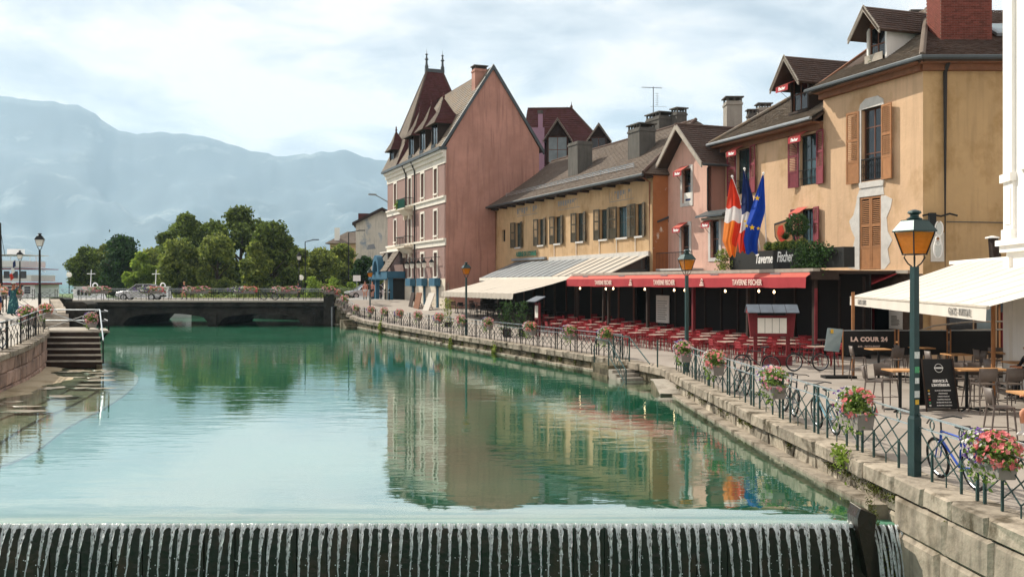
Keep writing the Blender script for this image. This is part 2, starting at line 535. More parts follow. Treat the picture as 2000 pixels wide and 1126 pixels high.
M('bulb', '#ffd9a0', .4, 0, 1, 0, emit=((1.0, .72, .4), 6.0))
def glass_mat(n, c, rough=.06, spec=.6):
    M(n, c, rough, .3, .9, 0, spec=spec)
glass_mat('glass_dark', '#12171a')
glass_mat('glass_teal', '#2a4044')
glass_mat('glass_pale', '#6f7f82')
def clear_glass(n, tint, rough=.25, mixf=.35, sc=5.0):
    m = bpy.data.materials.new(n); m.use_nodes = True
    N, L = m.node_tree.nodes, m.node_tree.links
    b = N['Principled BSDF']
    b.inputs['Base Color'].default_value = (*lin(tint), 1); b.inputs['Roughness'].default_value = rough
    tl = N.new('ShaderNodeBsdfTranslucent'); tl.inputs['Color'].default_value = (*lin(tint), 1)
    tp = N.new('ShaderNodeBsdfTransparent'); tp.inputs['Color'].default_value = (*lin(tint), 1)
    m1 = N.new('ShaderNodeMixShader'); m1.inputs[0].default_value = .55
    L.new(b.outputs[0], m1.inputs[1]); L.new(tl.outputs[0], m1.inputs[2])
    nz = N.new('ShaderNodeTexNoise'); nz.inputs['Scale'].default_value = sc
    mr = N.new('ShaderNodeMapRange'); mr.inputs['To Min'].default_value = mixf * .5; mr.inputs['To Max'].default_value = mixf * 1.5
    L.new(nz.outputs['Fac'], mr.inputs['Value'])
    m2 = N.new('ShaderNodeMixShader'); L.new(mr.outputs[0], m2.inputs[0])
    L.new(m1.outputs[0], m2.inputs[1]); L.new(tp.outputs[0], m2.inputs[2])
    L.new(m2.outputs[0], N['Material Output'].inputs['Surface'])
    MAT[n] = m
clear_glass('amber_glass', '#e3a23c')
clear_glass('white_glass', '#f0eee8')

def water_mat(n, tint, bump, ior=1.5, far=False):
    m = bpy.data.materials.new(n); m.use_nodes = True
    N, L = m.node_tree.nodes, m.node_tree.links
    N.remove(N['Principled BSDF'])
    geo = N.new('ShaderNodeNewGeometry')
    def wave(scale, det, rot=0.0):
        mp = N.new('ShaderNodeMapping'); mp.inputs['Scale'].default_value = scale; mp.inputs['Rotation'].default_value = (0, 0, rot)
        L.new(geo.outputs['Position'], mp.inputs['Vector'])
        nz = N.new('ShaderNodeTexNoise'); nz.inputs['Scale'].default_value = 1; nz.inputs['Detail'].default_value = det
        nz.inputs['Distortion'].default_value = .4
        L.new(mp.outputs[0], nz.inputs['Vector']); return nz.outputs['Fac']
    a = wave((.5, 1.5, 1), 3, .1); b_ = wave((1.5, 4.5, 1), 2, -.15)
    c_ = wave((.06, .12, 1), 2)     # calm and ruffled patches
    mr = N.new('ShaderNodeMapRange'); mr.inputs['From Min'].default_value = .35; mr.inputs['From Max'].default_value = .65
    mr.inputs['To Min'].default_value = .25; mr.inputs['To Max'].default_value = 1.0
    L.new(c_, mr.inputs['Value'])
    ad = N.new('ShaderNodeMath'); ad.operation = 'MULTIPLY_ADD'; ad.inputs[1].default_value = .30
    L.new(b_, ad.inputs[0]); L.new(a, ad.inputs[2])
    bp = N.new('ShaderNodeBump'); bp.inputs['Distance'].default_value = bump
    L.new(mr.outputs[0], bp.inputs['Strength'])
    L.new(ad.outputs[0], bp.inputs['Height'])
    gl = N.new('ShaderNodeBsdfGlossy'); gl.inputs['Roughness'].default_value = .03; gl.inputs['Color'].default_value = (.97, 1, .99, 1)
    tp = N.new('ShaderNodeBsdfTransparent'); tp.inputs['Color'].default_value = (*tint, 1)
    L.new(bp.outputs[0], gl.inputs['Normal'])
    lw_ = N.new('ShaderNodeLayerWeight'); lw_.inputs['Blend'].default_value = .5
    L.new(bp.outputs[0], lw_.inputs['Normal'])
    fr = N.new('ShaderNodeMath'); fr.operation = 'POWER'; fr.inputs[1].default_value = .65
    L.new(lw_.outputs['Facing'], fr.inputs[0])
    fr0 = fr; fr = N.new('ShaderNodeMath'); fr.operation = 'MULTIPLY'; fr.inputs[1].default_value = .72
    L.new(fr0.outputs[0], fr.inputs[0])
    mx = N.new('ShaderNodeMixShader')
    L.new(fr.outputs[0], mx.inputs[0]); L.new(tp.outputs[0], mx.inputs[1]); L.new(gl.outputs[0], mx.inputs[2])
    L.new(mx.outputs[0], N['Material Output'].inputs['Surface'])
    MAT[n] = m
water_mat('water', (.80, .97, .90), .011, 1.9)
M('riverbed', (.010, .16, .085), .9, .35, .25, 0, stain=((.022, .21, .125), .12, .45, .62))
M('weir_green', (.10, .26, .17), .7, .2, 2, .2, 12)
def fall_mat():
    m = bpy.data.materials.new('falling_water'); m.use_nodes = True
    N, L = m.node_tree.nodes, m.node_tree.links
    b = N['Principled BSDF']; b.inputs['Base Color'].default_value = (.92, .96, .98, 1); b.inputs['Roughness'].default_value = .15
    b.inputs['Specular IOR Level'].default_value = .8
    tl = N.new('ShaderNodeBsdfTranslucent'); tl.inputs['Color'].default_value = (.93, .97, 1, 1)
    m1 = N.new('ShaderNodeMixShader'); m1.inputs[0].default_value = .72
    L.new(b.outputs[0], m1.inputs[1]); L.new(tl.outputs[0], m1.inputs[2])
    tp = N.new('ShaderNodeBsdfTransparent')
    geo = N.new('ShaderNodeNewGeometry')
    mp = N.new('ShaderNodeMapping'); mp.inputs['Scale'].default_value = (60, 10, 16)
    L.new(geo.outputs['Position'], mp.inputs['Vector'])
    nz = N.new('ShaderNodeTexNoise'); nz.inputs['Scale'].default_value = 1; nz.inputs['Detail'].default_value = 3
    L.new(mp.outputs[0], nz.inputs['Vector'])
    mr = N.new('ShaderNodeMapRange'); mr.inputs['From Min'].default_value = .33; mr.inputs['From Max'].default_value = .48
    L.new(nz.outputs['Fac'], mr.inputs['Value'])
    m2 = N.new('ShaderNodeMixShader'); L.new(mr.outputs[0], m2.inputs[0])
    L.new(tp.outputs[0], m2.inputs[1]); L.new(m1.outputs[0], m2.inputs[2])
    L.new(m2.outputs[0], N['Material Output'].inputs['Surface'])
    bp = N.new('ShaderNodeBump'); bp.inputs['Strength'].default_value = .8; bp.inputs['Distance'].default_value = .02
    L.new(nz.outputs['Fac'], bp.inputs['Height']); L.new(bp.outputs[0], b.inputs['Normal'])
    MAT['falling_water'] = m
fall_mat()

def text_mesh(s, size, mat, bold=0.0, sx=1.0, shear=0.0, spacing=1.0):
    cu = bpy.data.curves.new('lettering', 'FONT')
    cu.body = s; cu.size = size; cu.offset = bold; cu.shear = shear; cu.space_character = spacing
    cu.extrude = 0.006
    cu.align_x = 'CENTER'; cu.align_y = 'CENTER'; cu.resolution_u = 3
    ob = bpy.data.objects.new('lettering', cu)
    me = bpy.data.meshes.new_from_object(ob)
    bpy.data.objects.remove(ob)
    me.materials.clear(); me.materials.append(MAT[mat])
    for v in me.vertices: v.co.x *= sx
    return me
def put_text(s, size, mat, parent, F, u, n, z, name='lettering', flip=False, **kw):
    me = text_mesh(s, size, mat, **kw)
    # text x runs along +u as seen from outside, y is up
    ud = F.u; nd = F.n
    X = Vector((ud.x, ud.y, 0)); Nn = Vector((nd.x, nd.y, 0))
    if X.cross(Vector((0, 0, 1))).dot(Nn) < 0: X = -X
    p = F.p(u, n, z)
    me.transform(Matrix(((X.x, 0, Nn.x, p.x), (X.y, 0, Nn.y, p.y), (0, 1, 0, p.z), (0, 0, 0, 1))))
    return link(name, me, parent)
# ---------------------------------------------------------------- water, weir, river bed
YW = 15.8
mb = MB()
rows = [(YW, -.105, -45, 5.75), (15.88, -.078, -45, 5.75), (16.02, -.048, -45, 5.75), (16.22, -.025, -45, 5.75), (16.5, -.014, -45, 5.8),
        (16.8, -.003, -45, 6.2), (17.2, 0, -45, 6.4), (36, 0, -60, 7.5), (108, 0, -260, 40), (600, 0, -1800, 1500), (9000, 0, -9000, 9000)]
for (y, z, a, b) in rows:
    n = 2
    mb.v += [(a, y, z), (b, y, z)]
for i in range(len(rows) - 1):
    mb.f.append((2 * i, 2 * i + 1, 2 * i + 3, 2 * i + 2))
struct('water', mb, 'water', 'green canal water opening into the lake behind the bridge', smooth=True)
mb = MB()
mb.quad((-80, 16.3, -.21), (12, 16.3, -.21), (45, 108, -.21), (-280, 108, -.21))
mb.quad((-280, 108, -.21), (45, 108, -.21), (9500, 9000, -1.0), (-9500, 9000, -1.0))
mb.quad((-80, 16.3, -.21), (12, 16.3, -.21), (12, 15.92, -3), (-80, 15.92, -3))
struct('riverbed', mb, 'riverbed', 'green bed of the canal and lake')

weir = thing('weir', 'long low weir with evenly spaced white water streams falling over dark wet boards', 'weir', (-18, YW, -2.6))
mb = MB().box(-45, 6.4, 15.90, 16.45, -2.6, -.19)
mb.build('weir_crest', 'weir_green', weir)
for k in range(104):     # dark boards of the weir face
    x0 = -45 + k * .5
    if x0 < -13: continue
    MB().box(x0 + .008, min(x0 + .492, 6.35), 15.79 + R.uniform(-.012, .012), 15.895, -2.6, -.15).build('board', 'wet_dark', weir)
MB().box(-45, -13, 15.79, 15.895, -2.6, -.15).build('board', 'wet_dark', weir)
def stream_mesh(rng, v0, side=0.0, wide=1.0):
    mb = MB(); n = 26; prev = None
    ph = rng.uniform(0, 6.28); w0 = .066 * wide * rng.uniform(.7, 1.15)
    rows = []
    tmax = .66
    for i in range(n + 1):
        t = tmax * (i / n)
        z = -.085 - .25 * t - 4.6 * t * t
        y = -v0 * t
        d = i / n
        w = w0 * (1 - .80 * min(1, d / .55) ** .7) * (1 + .22 * math.sin(ph + d * 23) * d + rng.uniform(-.16, .16) * (d > .1))
        x = .012 * math.sin(ph * 2 + d * 9) * d + side * t + rng.uniform(-.006, .006)
        bulge = .035 * (1 - .6 * d)
        rows.append([(x - w, y, z), (x - w * .5, y - bulge * .8, z), (x, y - bulge, z + rng.uniform(-.008, .008)), (x + w * .5, y - bulge * .8, z), (x + w, y, z)])
    for r_ in rows: mb.v += r_
    for i in range(n):
        for k in range(4):
            mb.f.append((i * 5 + k, i * 5 + k + 1, (i + 1) * 5 + k + 1, (i + 1) * 5 + k))
    # loose drops beside the tail
    for k in range(14):
        t = rng.uniform(.25, .58)
        mb.blob((rng.gauss(0, .022) + side * t, -v0 * t - .02, -.09 - .25 * t - 4.6 * t * t), rng.uniform(.005, .011), .1, 4, rng)
    return mb.mesh('water_stream', 'falling_water', True)
rs = random.Random(3)
smeshes = [stream_mesh(rs, rs.uniform(.75, 1.1)) for k in range(34)]
x = -9.0; ns = 0
while x < 5.5:
    o = link('water_stream', smeshes[rs.randrange(34)], weir, M=Matrix.Translation(Vector((x + rs.uniform(-.022, .022), YW, 0)) - weir.location))
    x += .160; ns += 1
mb = MB()           # thin sheet that joins the streams at the lip
nx = 300
for i in range(nx + 1):
    xx = -9.1 + (14.65) * i / nx
    ph = (xx + 9.0) / .16
    dip = .03 + .05 * (.5 + .5 * math.cos(ph * 2 * math.pi)) + .01 * math.sin(i * 1.7)
    mb.v += [(xx, YW + .01, -.097), (xx, YW - .04, -.10 - dip * .25), (xx, YW - .075, -.115 - dip * .9)]
for i in range(nx):
    for k in range(2):
        mb.f.append((3 * i + k, 3 * i + k + 1, 3 * i + 4 + k, 3 * i + 3 + k))
mb.build('water_lip', 'falling_water', weir, True)
pier = thing('weir_post', 'black pointed post standing in the weir beside the stone quay wall', 'post', (5.72, 15.75, -2.5))
c5 = P(1684, 1000, 15.75)
MB().prism([(.02, -.9), (.06, -.9), (.13, -.15), (.15, .08), (.13, .11), (-.10, .20), (-.15, .04), (-.14, -.10)], Fr((c5.x, 15.6), (1, 0), (0, 1)), -.06, .42).build('post_body', 'wet_dark', pier)
MB().bx(Fr((c5.x, 15.6), (1, 0), (0, 1)), -.105, -.09, -.07, .43, .201, .206).build('worn_edge', 'concrete', pier)
mb = MB()
for k in range(150):
    mb.blob((R.uniform(5.78, 6.3), R.uniform(15.4, 15.9), 0), .001)
spill = MB()
for k in range(9):
    xx = 5.83 + k * .062 + R.uniform(-.01, .01)
    ph = R.uniform(0, 6)
    pts = []
    for i in range(12):
        d = i / 11
        pts.append((xx + .10 * d + .012 * math.sin(ph + d * 12), 15.74 - .35 * d ** .7 + R.uniform(-.01, .01), -.1 - 1.7 * d ** 1.3))
    spill.tube(pts, [.012 + .012 * abs(math.sin(ph + i)) for i in range(12)], 5)
spill.build('side_spill', 'falling_water', weir, True)
struct('lower_water', MB().quad((-45, -30, -2.55), (9, -30, -2.55), (9, 15.85, -2.55), (-45, 15.85, -2.55)), 'riverbed', 'dark pool below the weir')

# ---------------------------------------------------------------- right bank: quay wall, pavement
QE = [(6.6, 4.0), (6.55, 12.0), (6.32, 16.0), (5.95, 22.7), (5.72, 30), (5.62, 36.2), (4.35, 40.6), (-.65, 52.6), (-3.3, 58.7), (-8.5, 71.7), (-13.0, 83.5), (-14.6, 87.6), (-17.0, 91.5)]
def edge_z(Y):
    if Y < 40: return .62
    if Y < 87: return .62 + .05 * (Y - 40) / 47
    return .67 + (min(Y, 91.3) - 87) / 4.3 * 1.5
def rise(Y):
    t = min(max((Y - 52) / 30, 0), 1)
    return 1.02 * t * t * (3 - 2 * t)
def qx(Y):
    for (a, b) in zip(QE, QE[1:]):
        if a[1] <= Y <= b[1]:
            return a[0] + (b[0] - a[0]) * (Y - a[1]) / (b[1] - a[1])
    return QE[0][0] if Y < QE[0][1] else QE[-1][0]
def gz(X, Y):
    d = min(max((X - qx(Y)) / 6.0, 0), 1)
    e = edge_z(Y)
    return min(e + d * rise(Y), max(e, 2.25)) if Y > 87 else e + d * rise(Y)
mb = MB()
ys = [4, 8, 12, 16, 20, 25, 30, 36.2, 40.6, 46, 52.6, 58.7, 64, 71.7, 78, 83.5, 87.6, 91.5]
offs = [0, .5, 1.5, 3, 6, 12, 40, 90]
for y in ys:
    for d in offs:
        X = qx(y) + d
        mb.v.append((X, y, gz(X, y)))
for i in range(len(ys) - 1):
    for k in range(len(offs) - 1):
        b = i * len(offs) + k
        mb.f.append((b, b + 1, b + 1 + len(offs), b + len(offs)))
struct('quay_pavement', mb, 'pavement', 'pale pavement of the quay street along the restaurants')
mb = MB()
mb.quad((-17, 91.5, 2.22), (75, 91.5, 1.7), (140, 140, 2.2), (-17, 104, 2.22))
mb.quad((-17, 104, 2.22), (140, 140, 2.2), (300, 400, 3), (-60, 400, 3))
struct('lakeside_road', mb, 'asphalt', 'grey road running past the far end of the bridge')
# quay wall: solid core, coping stones and wall stones
quay = thing('quay_wall', 'weathered stone quay wall with pale coping along the right side of the canal', 'quay wall', (6, 20, -2.6))
core = MB()
for (a, b) in zip(QE, QE[1:]):
    d = (Vector(b) - Vector(a)); L = d.length; u = d / L; nrm = Vector((u.y, -u.x))   # into the bank
    F = Fr(a, u, nrm)
    za, zb = edge_z(a[1]) - .30, edge_z(b[1]) - .30
    core.hexa([F.p(0, .16, -3), F.p(L, .16, -3), F.p(L, 1.2, -3), F.p(0, 1.2, -3), F.p(0, .16, za), F.p(L, .16, zb), F.p(L, 1.2, zb), F.p(0, 1.2, za)])
core.build('wall_core', 'joint', quay)
rq = random.Random(5)
def stone(F, u0, u1, n0, n1, z0, z1, j, rng):
    b = min(.03, (z1 - z0) * .2)
    def jj(): return rng.uniform(-j, j)
    pts = []
    for z in (z0, z1):
        for (u, n) in ((u0, n0), (u1, n0), (u1, n1), (u0, n1)):
            pts.append((u + jj() * .4, n + (jj() if n == n0 else 0), z + jj() * .5))
    m = MB().hexa([F.p(*p) for p in pts])
    # front bevel: pull the face inwards a little with an inset face
    uc, zc = (u0 + u1) / 2, (z0 + z1) / 2
    front = [pts[0], pts[1], pts[5], pts[4]]
    ins = [F.p(u + (uc - u) * .12, n - .03 - rng.uniform(0, .03), z + (zc - z) * .18) for (u, n, z) in front]
    fr_ = [F.p(*p) for p in front]
    m.add(fr_ + ins, [(4, 5, 6, 7), (0, 1, 5, 4), (1, 2, 6, 5), (2, 3, 7, 6), (3, 0, 4, 7)])
    return m
for si, (a, b) in enumerate(zip(QE, QE[1:])):
    d = (Vector(b) - Vector(a)); L = d.length; u = d / L; nrm = Vector((u.y, -u.x))
    F = Fr(a, u, nrm)
    za, zb = edge_z(a[1]), edge_z(b[1])
    pos = 0
    while pos < L - .05:
        w = rq.uniform(.85, 1.35)
        if L - pos - w < .5: w = L - pos
        zt = za + (zb - za) * (pos + w / 2) / L
        Yc = a[1] + (b[1] - a[1]) * (pos / L)
        stone(F, pos + .008, pos + w - .008, -.02, .62, zt - .27, zt + .012, .022, rq).build('coping_stone', 'coping', quay)
        pos += w
    lows = [(-.55, -.02, .30), (-.02, .34, .34)] if a[1] >= 15.9 else []
    for (z0, z1, ww) in lows:
        pos = 0
        while pos < L - .05:
            w = rq.uniform(.5, 1.0) if a[1] < 45 else rq.uniform(.9, 1.7)
            if L - pos - w < .4: w = L - pos
            dz = max(za, zb) - .67 if a[1] > 87 else 0
            stone(F, pos + .012, pos + w - .012, .10, .5, z0, z1 + (edge_z(a[1] + (b[1] - a[1]) * pos / L) - .62), .03, rq).build('wall_stone', 'wall_stone' if a[1] < 36 else 'wall_mossy', quay)
            pos += w
# footing ledge at the waterline
for si, (a, b) in enumerate(zip(QE[2:], QE[3:])):
    d = (Vector(b) - Vector(a)); L = d.length; u = d / L; nrm = Vector((u.y, -u.x)); F = Fr(a, u, nrm)
    if a[1] < 36 or a[1] > 40:
        n0 = -.26 if a[1] < 36 else -.14
        MB().bx(F, 0.5 if si == 0 else 0, L, n0, .12, -.7, .055).build('footing', 'coping' if a[1] < 36 else 'wall_stone', quay)
# tall block wall beside and below the weir
Fw = Fr((6.22, 15.95), (0.07, -1), (1, 0.07))
zr = [-2.6, -1.72, -.92, -.22, .33]
for r in range(4):
    pos = -.3 if r < 3 else 0
    while pos < 11:
        w = rq.uniform(1.1, 2.0)
        stone(Fw, pos + .006, pos + w - .006, .06 - .06 * (3 - r) * .3, .6, zr[r] + .006, zr[r + 1] - .006, .012, rq).build('wall_block', 'front_block', quay)
        pos += w
ps = []
for k in range(16):
    d = k / 15
    ps.append((6.02 + .36 * d ** 2 - .02, 16.2 - 1.5 * d, .12 - 2.2 * d ** 1.2))
mossb = MB()
rm = random.Random(8)
for k in range(1500):
    d = rm.random() ** .8
    c = Vector((6.0 + .30 * d ** 2, 16.35 - 1.25 * d, .16 - 2.1 * d ** 1.2)) + Vector((rm.gauss(0, .03), rm.gauss(0, .06), rm.gauss(0, .05)))
    mossb.leaf(c, .035, rm)
# tufts under the coping and in the joints
for k in range(60):
    y = rm.choice([rm.uniform(14.2, 19), rm.uniform(16, 36), rm.uniform(40, 80)])
    s_ = rm.uniform(.03, .10) * (1 if y < 40 else 1.6)
    for q in range(45):
        mossb.leaf((qx(y) + .02 + rm.gauss(0, .03), y + rm.gauss(0, s_ * 1.6), .30 - abs(rm.gauss(0, s_)) + rm.gauss(0, .02)), .04 if y < 40 else .09, rm)
mossb.build('moss', 'moss', quay, kind='stuff')
# leafy weeds hanging from the coping
for (px, py, Y, s_, lab) in ((1598, 888, 18.0, .24, 'leafy green fig weed growing from the near quay wall joint'),
                             (1375, 727, 33.5, .0, ''), (765, 640, 76, .5, 'green weed hanging over the far quay wall near the hotel'), (905, 672, 59.5, .4, 'yellow green weed hanging from the quay wall below the third lamp'),
                             (975, 690, 53, .5, 'mossy weed clump on the quay wall below the cream awning')):
    if not s_: continue
    y = Y; c = Vector((qx(y) - .08, y, EYE - (py - 553) / 1900 * y))
    t = thing('wall_weed', lab, 'weed', c)
    mb = MB()
    for k in range(170 if s_ < .3 else 260):
        mb.leaf(c + Vector((rm.gauss(-.05, .06), rm.gauss(0, s_ * .55), rm.gauss(-.02, s_ * .5))), .085 if s_ < .3 else .14, rm)
    mb.build('foliage', 'leaf_light' if s_ < .3 else 'leaf_mid', t)
    MB().tube([c + Vector((.1, 0, .08)), c + Vector((-.02, 0, -.05)), c + Vector((-.05, 0, -.25))], .012, 5).build('stem', 'bark', t)

# landing stairs at the bend of the quay
st = thing('quay_stairs', 'stone steps leading from the quay down to the water at the bend', 'stairs', (4.9, 38, -.5))
Fs = Fr((5.62, 36.2), Vector((4.35 - 5.62, 40.6 - 36.2)), Vector((-(40.6 - 36.2), 4.35 - 5.62)))   # n towards the canal
rr_ = random.Random(9)
for (u0, u1, z0, z1, n1) in ((3.2, 5.0, -.6, .10, .95), (3.25, 4.1, .10, .36, .9), (4.1, 4.95, .10, .34, .92), (3.25, 4.95, .34, .50, .88)):
    m_ = MB().bx(Fs, u0 + .01, u1 - .01, -.1, n1 + rr_.uniform(-.03, .03), z0, z1)
    m_.build('platform_block', 'wall_mossy', st)
for k in range(4):
    MB().bx(Fs, 3.2 - .42 * (k + 1), 3.2 - .42 * k - .005, -.1, .9, -.6, .36 - .125 * k).build('step', 'step_stone', st)
MB().bx(Fs, -.3, 1.5, -.1, 1.0, -.9, -.10).build('submerged_sill', 'sand', st)
# old stone spout just after the stairs
sp = thing('stone_spout', 'sloping stone outlet block jutting from the quay wall into the water', 'stone block', (5.4, 33.8, -.3))
MB().prism([(33.0, -.3), (35.4, -.3), (35.4, .30), (34.6, .32), (33.0, .02)], Fr((0, 0), (0, 1), (1, 0)), 5.05, 5.8).build('block', 'wall_mossy', sp)
MB().prism([(33.0, .022), (34.6, .322), (35.3, .302), (35.3, .34), (34.6, .37), (32.95, .07)], Fr((0, 0), (0, 1), (1, 0)), 5.02, 5.8).build('lid_slab', 'step_stone', sp)
st2 = thing('far_quay_stairs', 'small dark stone stair block at the far quay near the bridge', 'stairs', (-13.6, 82.5, -.4))
F2 = Fr((-12.9, 83.0), (-13.0 + 8.5, 83.5 - 71.7), (-(83.5 - 71.7), -4.5))
for k in range(4):
    MB().bx(F2, 2.6 - .45 * k, 3.05 - .45 * k, .0, 1.0, -.4, .55 - .15 * k).build('step', 'wall_mossy', st2)
MB().bx(F2, 3.05, 3.9, 0, 1.05, -.4, .58).build('landing', 'wall_mossy', st2)

# ---------------------------------------------------------------- left bank
LE = [(-15.4, 20, 1.2), (-16.4, 27, 1.25), (-17.35, 33, 1.35), (-18.6, 37.5, 1.45), (-20.0, 41.5, 1.55), (-21.0, 44.0, 1.6), (-23.2, 48.5, 1.62), (-26.0, 52, 2.2), (-33, 70, 2.2), (-41.2, 91, 2.22)]
mb = MB()
for (x, y, z) in LE:
    for d, dz in ((0, 0), (1.5, .03), (6, .5 if y < 52 else .1), (60, .5)):
        mb.v.append((x - d, y, min(z + dz, 2.4)))
for i in range(len(LE) - 1):
    for k in range(3):
        b = i * 4 + k
        mb.f.append((b, b + 4, b + 5, b + 1))
struct('left_pavement', mb, 'pale_pavement', 'pale promenade on the left bank')
mb = MB().quad((-120, 91, 2.25), (-41, 91, 2.22), (-41, 104, 2.22), (-120, 104, 2.25))
struct('left_road', mb, 'asphalt', 'road leading onto the left end of the bridge')
lq = thing('left_quay_wall', 'curved quay wall of pinkish stone blocks on the left bank', 'quay wall', (-18.5, 37, -.8))
mb = MB()
for (a, b) in zip(LE, LE[1:]):
    mb.hexa([(a[0] - .18, a[1], -1), (b[0] - .18, b[1], -1), (b[0] - 1.2, b[1], -1), (a[0] - 1.2, a[1], -1),
             (a[0] - .18, a[1], a[2] - .1), (b[0] - .18, b[1], b[2] - .1), (b[0] - 1.2, b[1], b[2] - .1), (a[0] - 1.2, a[1], a[2] - .1)])
mb.build('wall_core', 'joint', lq)
for (a, b) in zip(LE[1:], LE[2:]):
    A, B = Vector(a[:2]), Vector(b[:2]); L = (B - A).length
    F = Fr(A, (B - A) / L, Vector((-(B - A).y, (B - A).x)) / L)
    pos = 0
    while pos < L - .02:
        w = rq.uniform(.8, 1.2)
        if L - pos - w < .4: w = L - pos
        t_ = (pos + w / 2) / L
        zt = a[2] + (b[2] - a[2]) * t_
        stone(F, pos + .008, pos + w - .008, -.03, .5, zt - .2, zt + .02, .015, rq).build('coping_stone', 'coping', lq)
        if a[1] < 52:
            nr = 3
            for r in range(nr):
                z0 = -.3 + (zt - .2 + .3) * r / nr; z1 = -.3 + (zt - .2 + .3) * (r + 1) / nr
                o_ = rq.uniform(-.1, .1) if r % 2 else 0
                stone(F, max(pos + .012 + o_, 0), pos + w - .012, .08, .4, z0 + .01, z1 - .01, .02, rq).build('wall_stone', 'pink_block', lq)
        pos += w
# sandy shelf with round submerged steps beside the left wall
EO = [(-16, 15.9), (-13.2, 17.2), (-11.4, 20.0), (-11.2, 22.5), (-12.3, 27), (-13.0, 31), (-13.9, 35), (-15.2, 39.5), (-16.6, 42.8), (-18.6, 45.5), (-21.5, 46.6)]
def smooth_line(pts, n=6):
    out = []
    P4 = [pts[0]] + pts + [pts[-1]]
    for i in range(1, len(P4) - 2):
        p0, p1, p2, p3 = [Vector(q) for q in P4[i - 1:i + 3]]
        for k in range(n):
            t = k / n
            out.append(.5 * ((2 * p1) + (p2 - p0) * t + (2 * p0 - 5 * p1 + 4 * p2 - p3) * t * t + (3 * p1 - p0 - 3 * p2 + p3) * t ** 3))
    return out + [Vector(pts[-1])]
def arc_step(inset, z, name, mat):
    m = MB(); ln = smooth_line(EO); n = len(ln)
    for k, q in enumerate(ln):
        d = inset * min(1, max(.15, (46.6 - q.y) / 6))
        m.v += [(q.x - d, q.y - (inset * .35 if q.y > 42 else 0), z), (q.x - d, q.y - (inset * .35 if q.y > 42 else 0), z - .4), (-31, q.y, z)]
    for k in range(n - 1):
        m.f.append((3 * k, 3 * k + 3, 3 * k + 4, 3 * k + 1)); m.f.append((3 * k, 3 * k + 2, 3 * k + 5, 3 * k + 3))
    return m.build(name, mat, shelf)
shelf = thing('round_steps', 'rounded sandy steps lying just under the water beside the left quay wall', 'steps', (-17, 34, -1))
arc_step(0, -.16, 'outer_step', 'sand'); arc_step(1.1, -.09, 'middle_step', 'sand'); arc_step(2.1, -.035, 'inner_step', 'wet_sand')
m = MB(); n = 30
for i in range(n + 1):
    y = 28 + 16 * i / n
    t_ = min(max((y - 33) / 11, 0), 1)
    x0 = -17.3 - 3.6 * t_ ** 1.1 - .3
    wdt = 1.0 + .9 * math.sin(i * .7) * .4 + 1.2 * math.exp(-((y - 38) / 3) ** 2)
    m.v += [(x0 - .6, y, .12), (x0 + wdt * .5, y + .2 * math.sin(i), .05), (x0 + wdt + .25 * math.sin(i * 1.9), y, -.06)]
for i in range(n):
    for k in range(2):
        b = i * 3 + k; m.f.append((b, b + 1, b + 4, b + 3))
m.build('gravel_bank', 'sand', shelf, True)
rgv = random.Random(6); m = MB()
for k in range(26):      # low wet mud bars breaking the surface
    y = rgv.uniform(29, 43); t_ = min(max((y - 33) / 11, 0), 1); x = -17.3 - 3.6 * t_ ** 1.1 + rgv.uniform(.3, 3.2)
    m.blob((x, y, -.03), (rgv.uniform(.3, .9), rgv.uniform(.15, .5), .045), .2, 10, rgv)
m.build('mud_bars', 'wet_sand', shelf, True, kind='stuff')
# wooden stair down to the water
ws = thing('landing_steps', 'dark stair with pale edged treads going down to the water on the left', 'stairs', (-19.7, 45, 0))
for k in range(6):
    z = .08 + .25 * k; y = 43.6 + .32 * k
    MB().box(-20.95, -18.35, y, y + .36, z + .19, z + .25).build('tread', 'step_stone', ws)
    MB().box(-20.93, -18.4, y + .05, y + .09, z - .06, z + .188).build('riser', 'wood_dark', ws)
MB().box(-20.9, -18.5, 43.9, 48.6, -.6, .02).build('base', 'wall_mossy', ws)
MB().prism([(43.55, -.4), (45.6, -.4), (45.6, 1.5), (43.55, .1)], Fr((0, 0), (0, 1), (1, 0)), -18.62, -18.36).build('cheek', 'wall_mossy', ws)
MB().box(-21.2, -18.3, 45.5, 48.9, 1.5, 1.6).build('landing', 'step_stone', ws)
MB().box(-18.3, -17.8, 46.2, 48.9, 1.46, 1.56).build('platform', 'step_stone', ws)
MB().tube([(-17.9, 46.3, 1.46), (-18.5, 46.3, .85)], .06, 6).build('brace', 'iron_black', ws)
for k in range(3):
    MB().box(-21.6, -19.6, 48.9 + .4 * k, 49.4 + .4 * k, 1.3, 1.8 + .22 * k).build('upper_step', 'step_stone', ws)
MB().box(-22.0, -18.4, 48.92, 51.5, -.5, 1.58).build('retaining_block', 'bridge_dark', ws)
def rail(parent, pts, zs, r, mat='rail_pale', name='handrail'):
    for z in zs:
        MB().tube([Vector(p) + Vector((0, 0, z)) for p in pts], r, 6).build(name, mat, parent)
rail(ws, [(-18.32, 43.6, .3), (-18.32, 45.6, 1.6), (-18.32, 46.0, 1.6)], (.95,), .035)
rail(ws, [(-18.32, 46.0, 1.6), (-20.9, 46.0, 1.6)], (.95, .45), .025)
for (x, y, z) in ((-18.32, 43.7, .3), (-18.32, 46.0, 1.6), (-20.9, 46.0, 1.6), (-17.85, 46.3, 1.56), (-17.85, 48.8, 1.56), (-18.28, 48.8, 1.56)):
    MB().tube([(x, y, z - .1), (x, y, z + .95)], .035, 6).build('rail_post', 'iron_black', ws)
rail(ws, [(-18.3, 46.3, 1.56), (-17.85, 46.3, 1.56), (-17.85, 48.8, 1.56)], (.9, .45), .025, 'zinc')
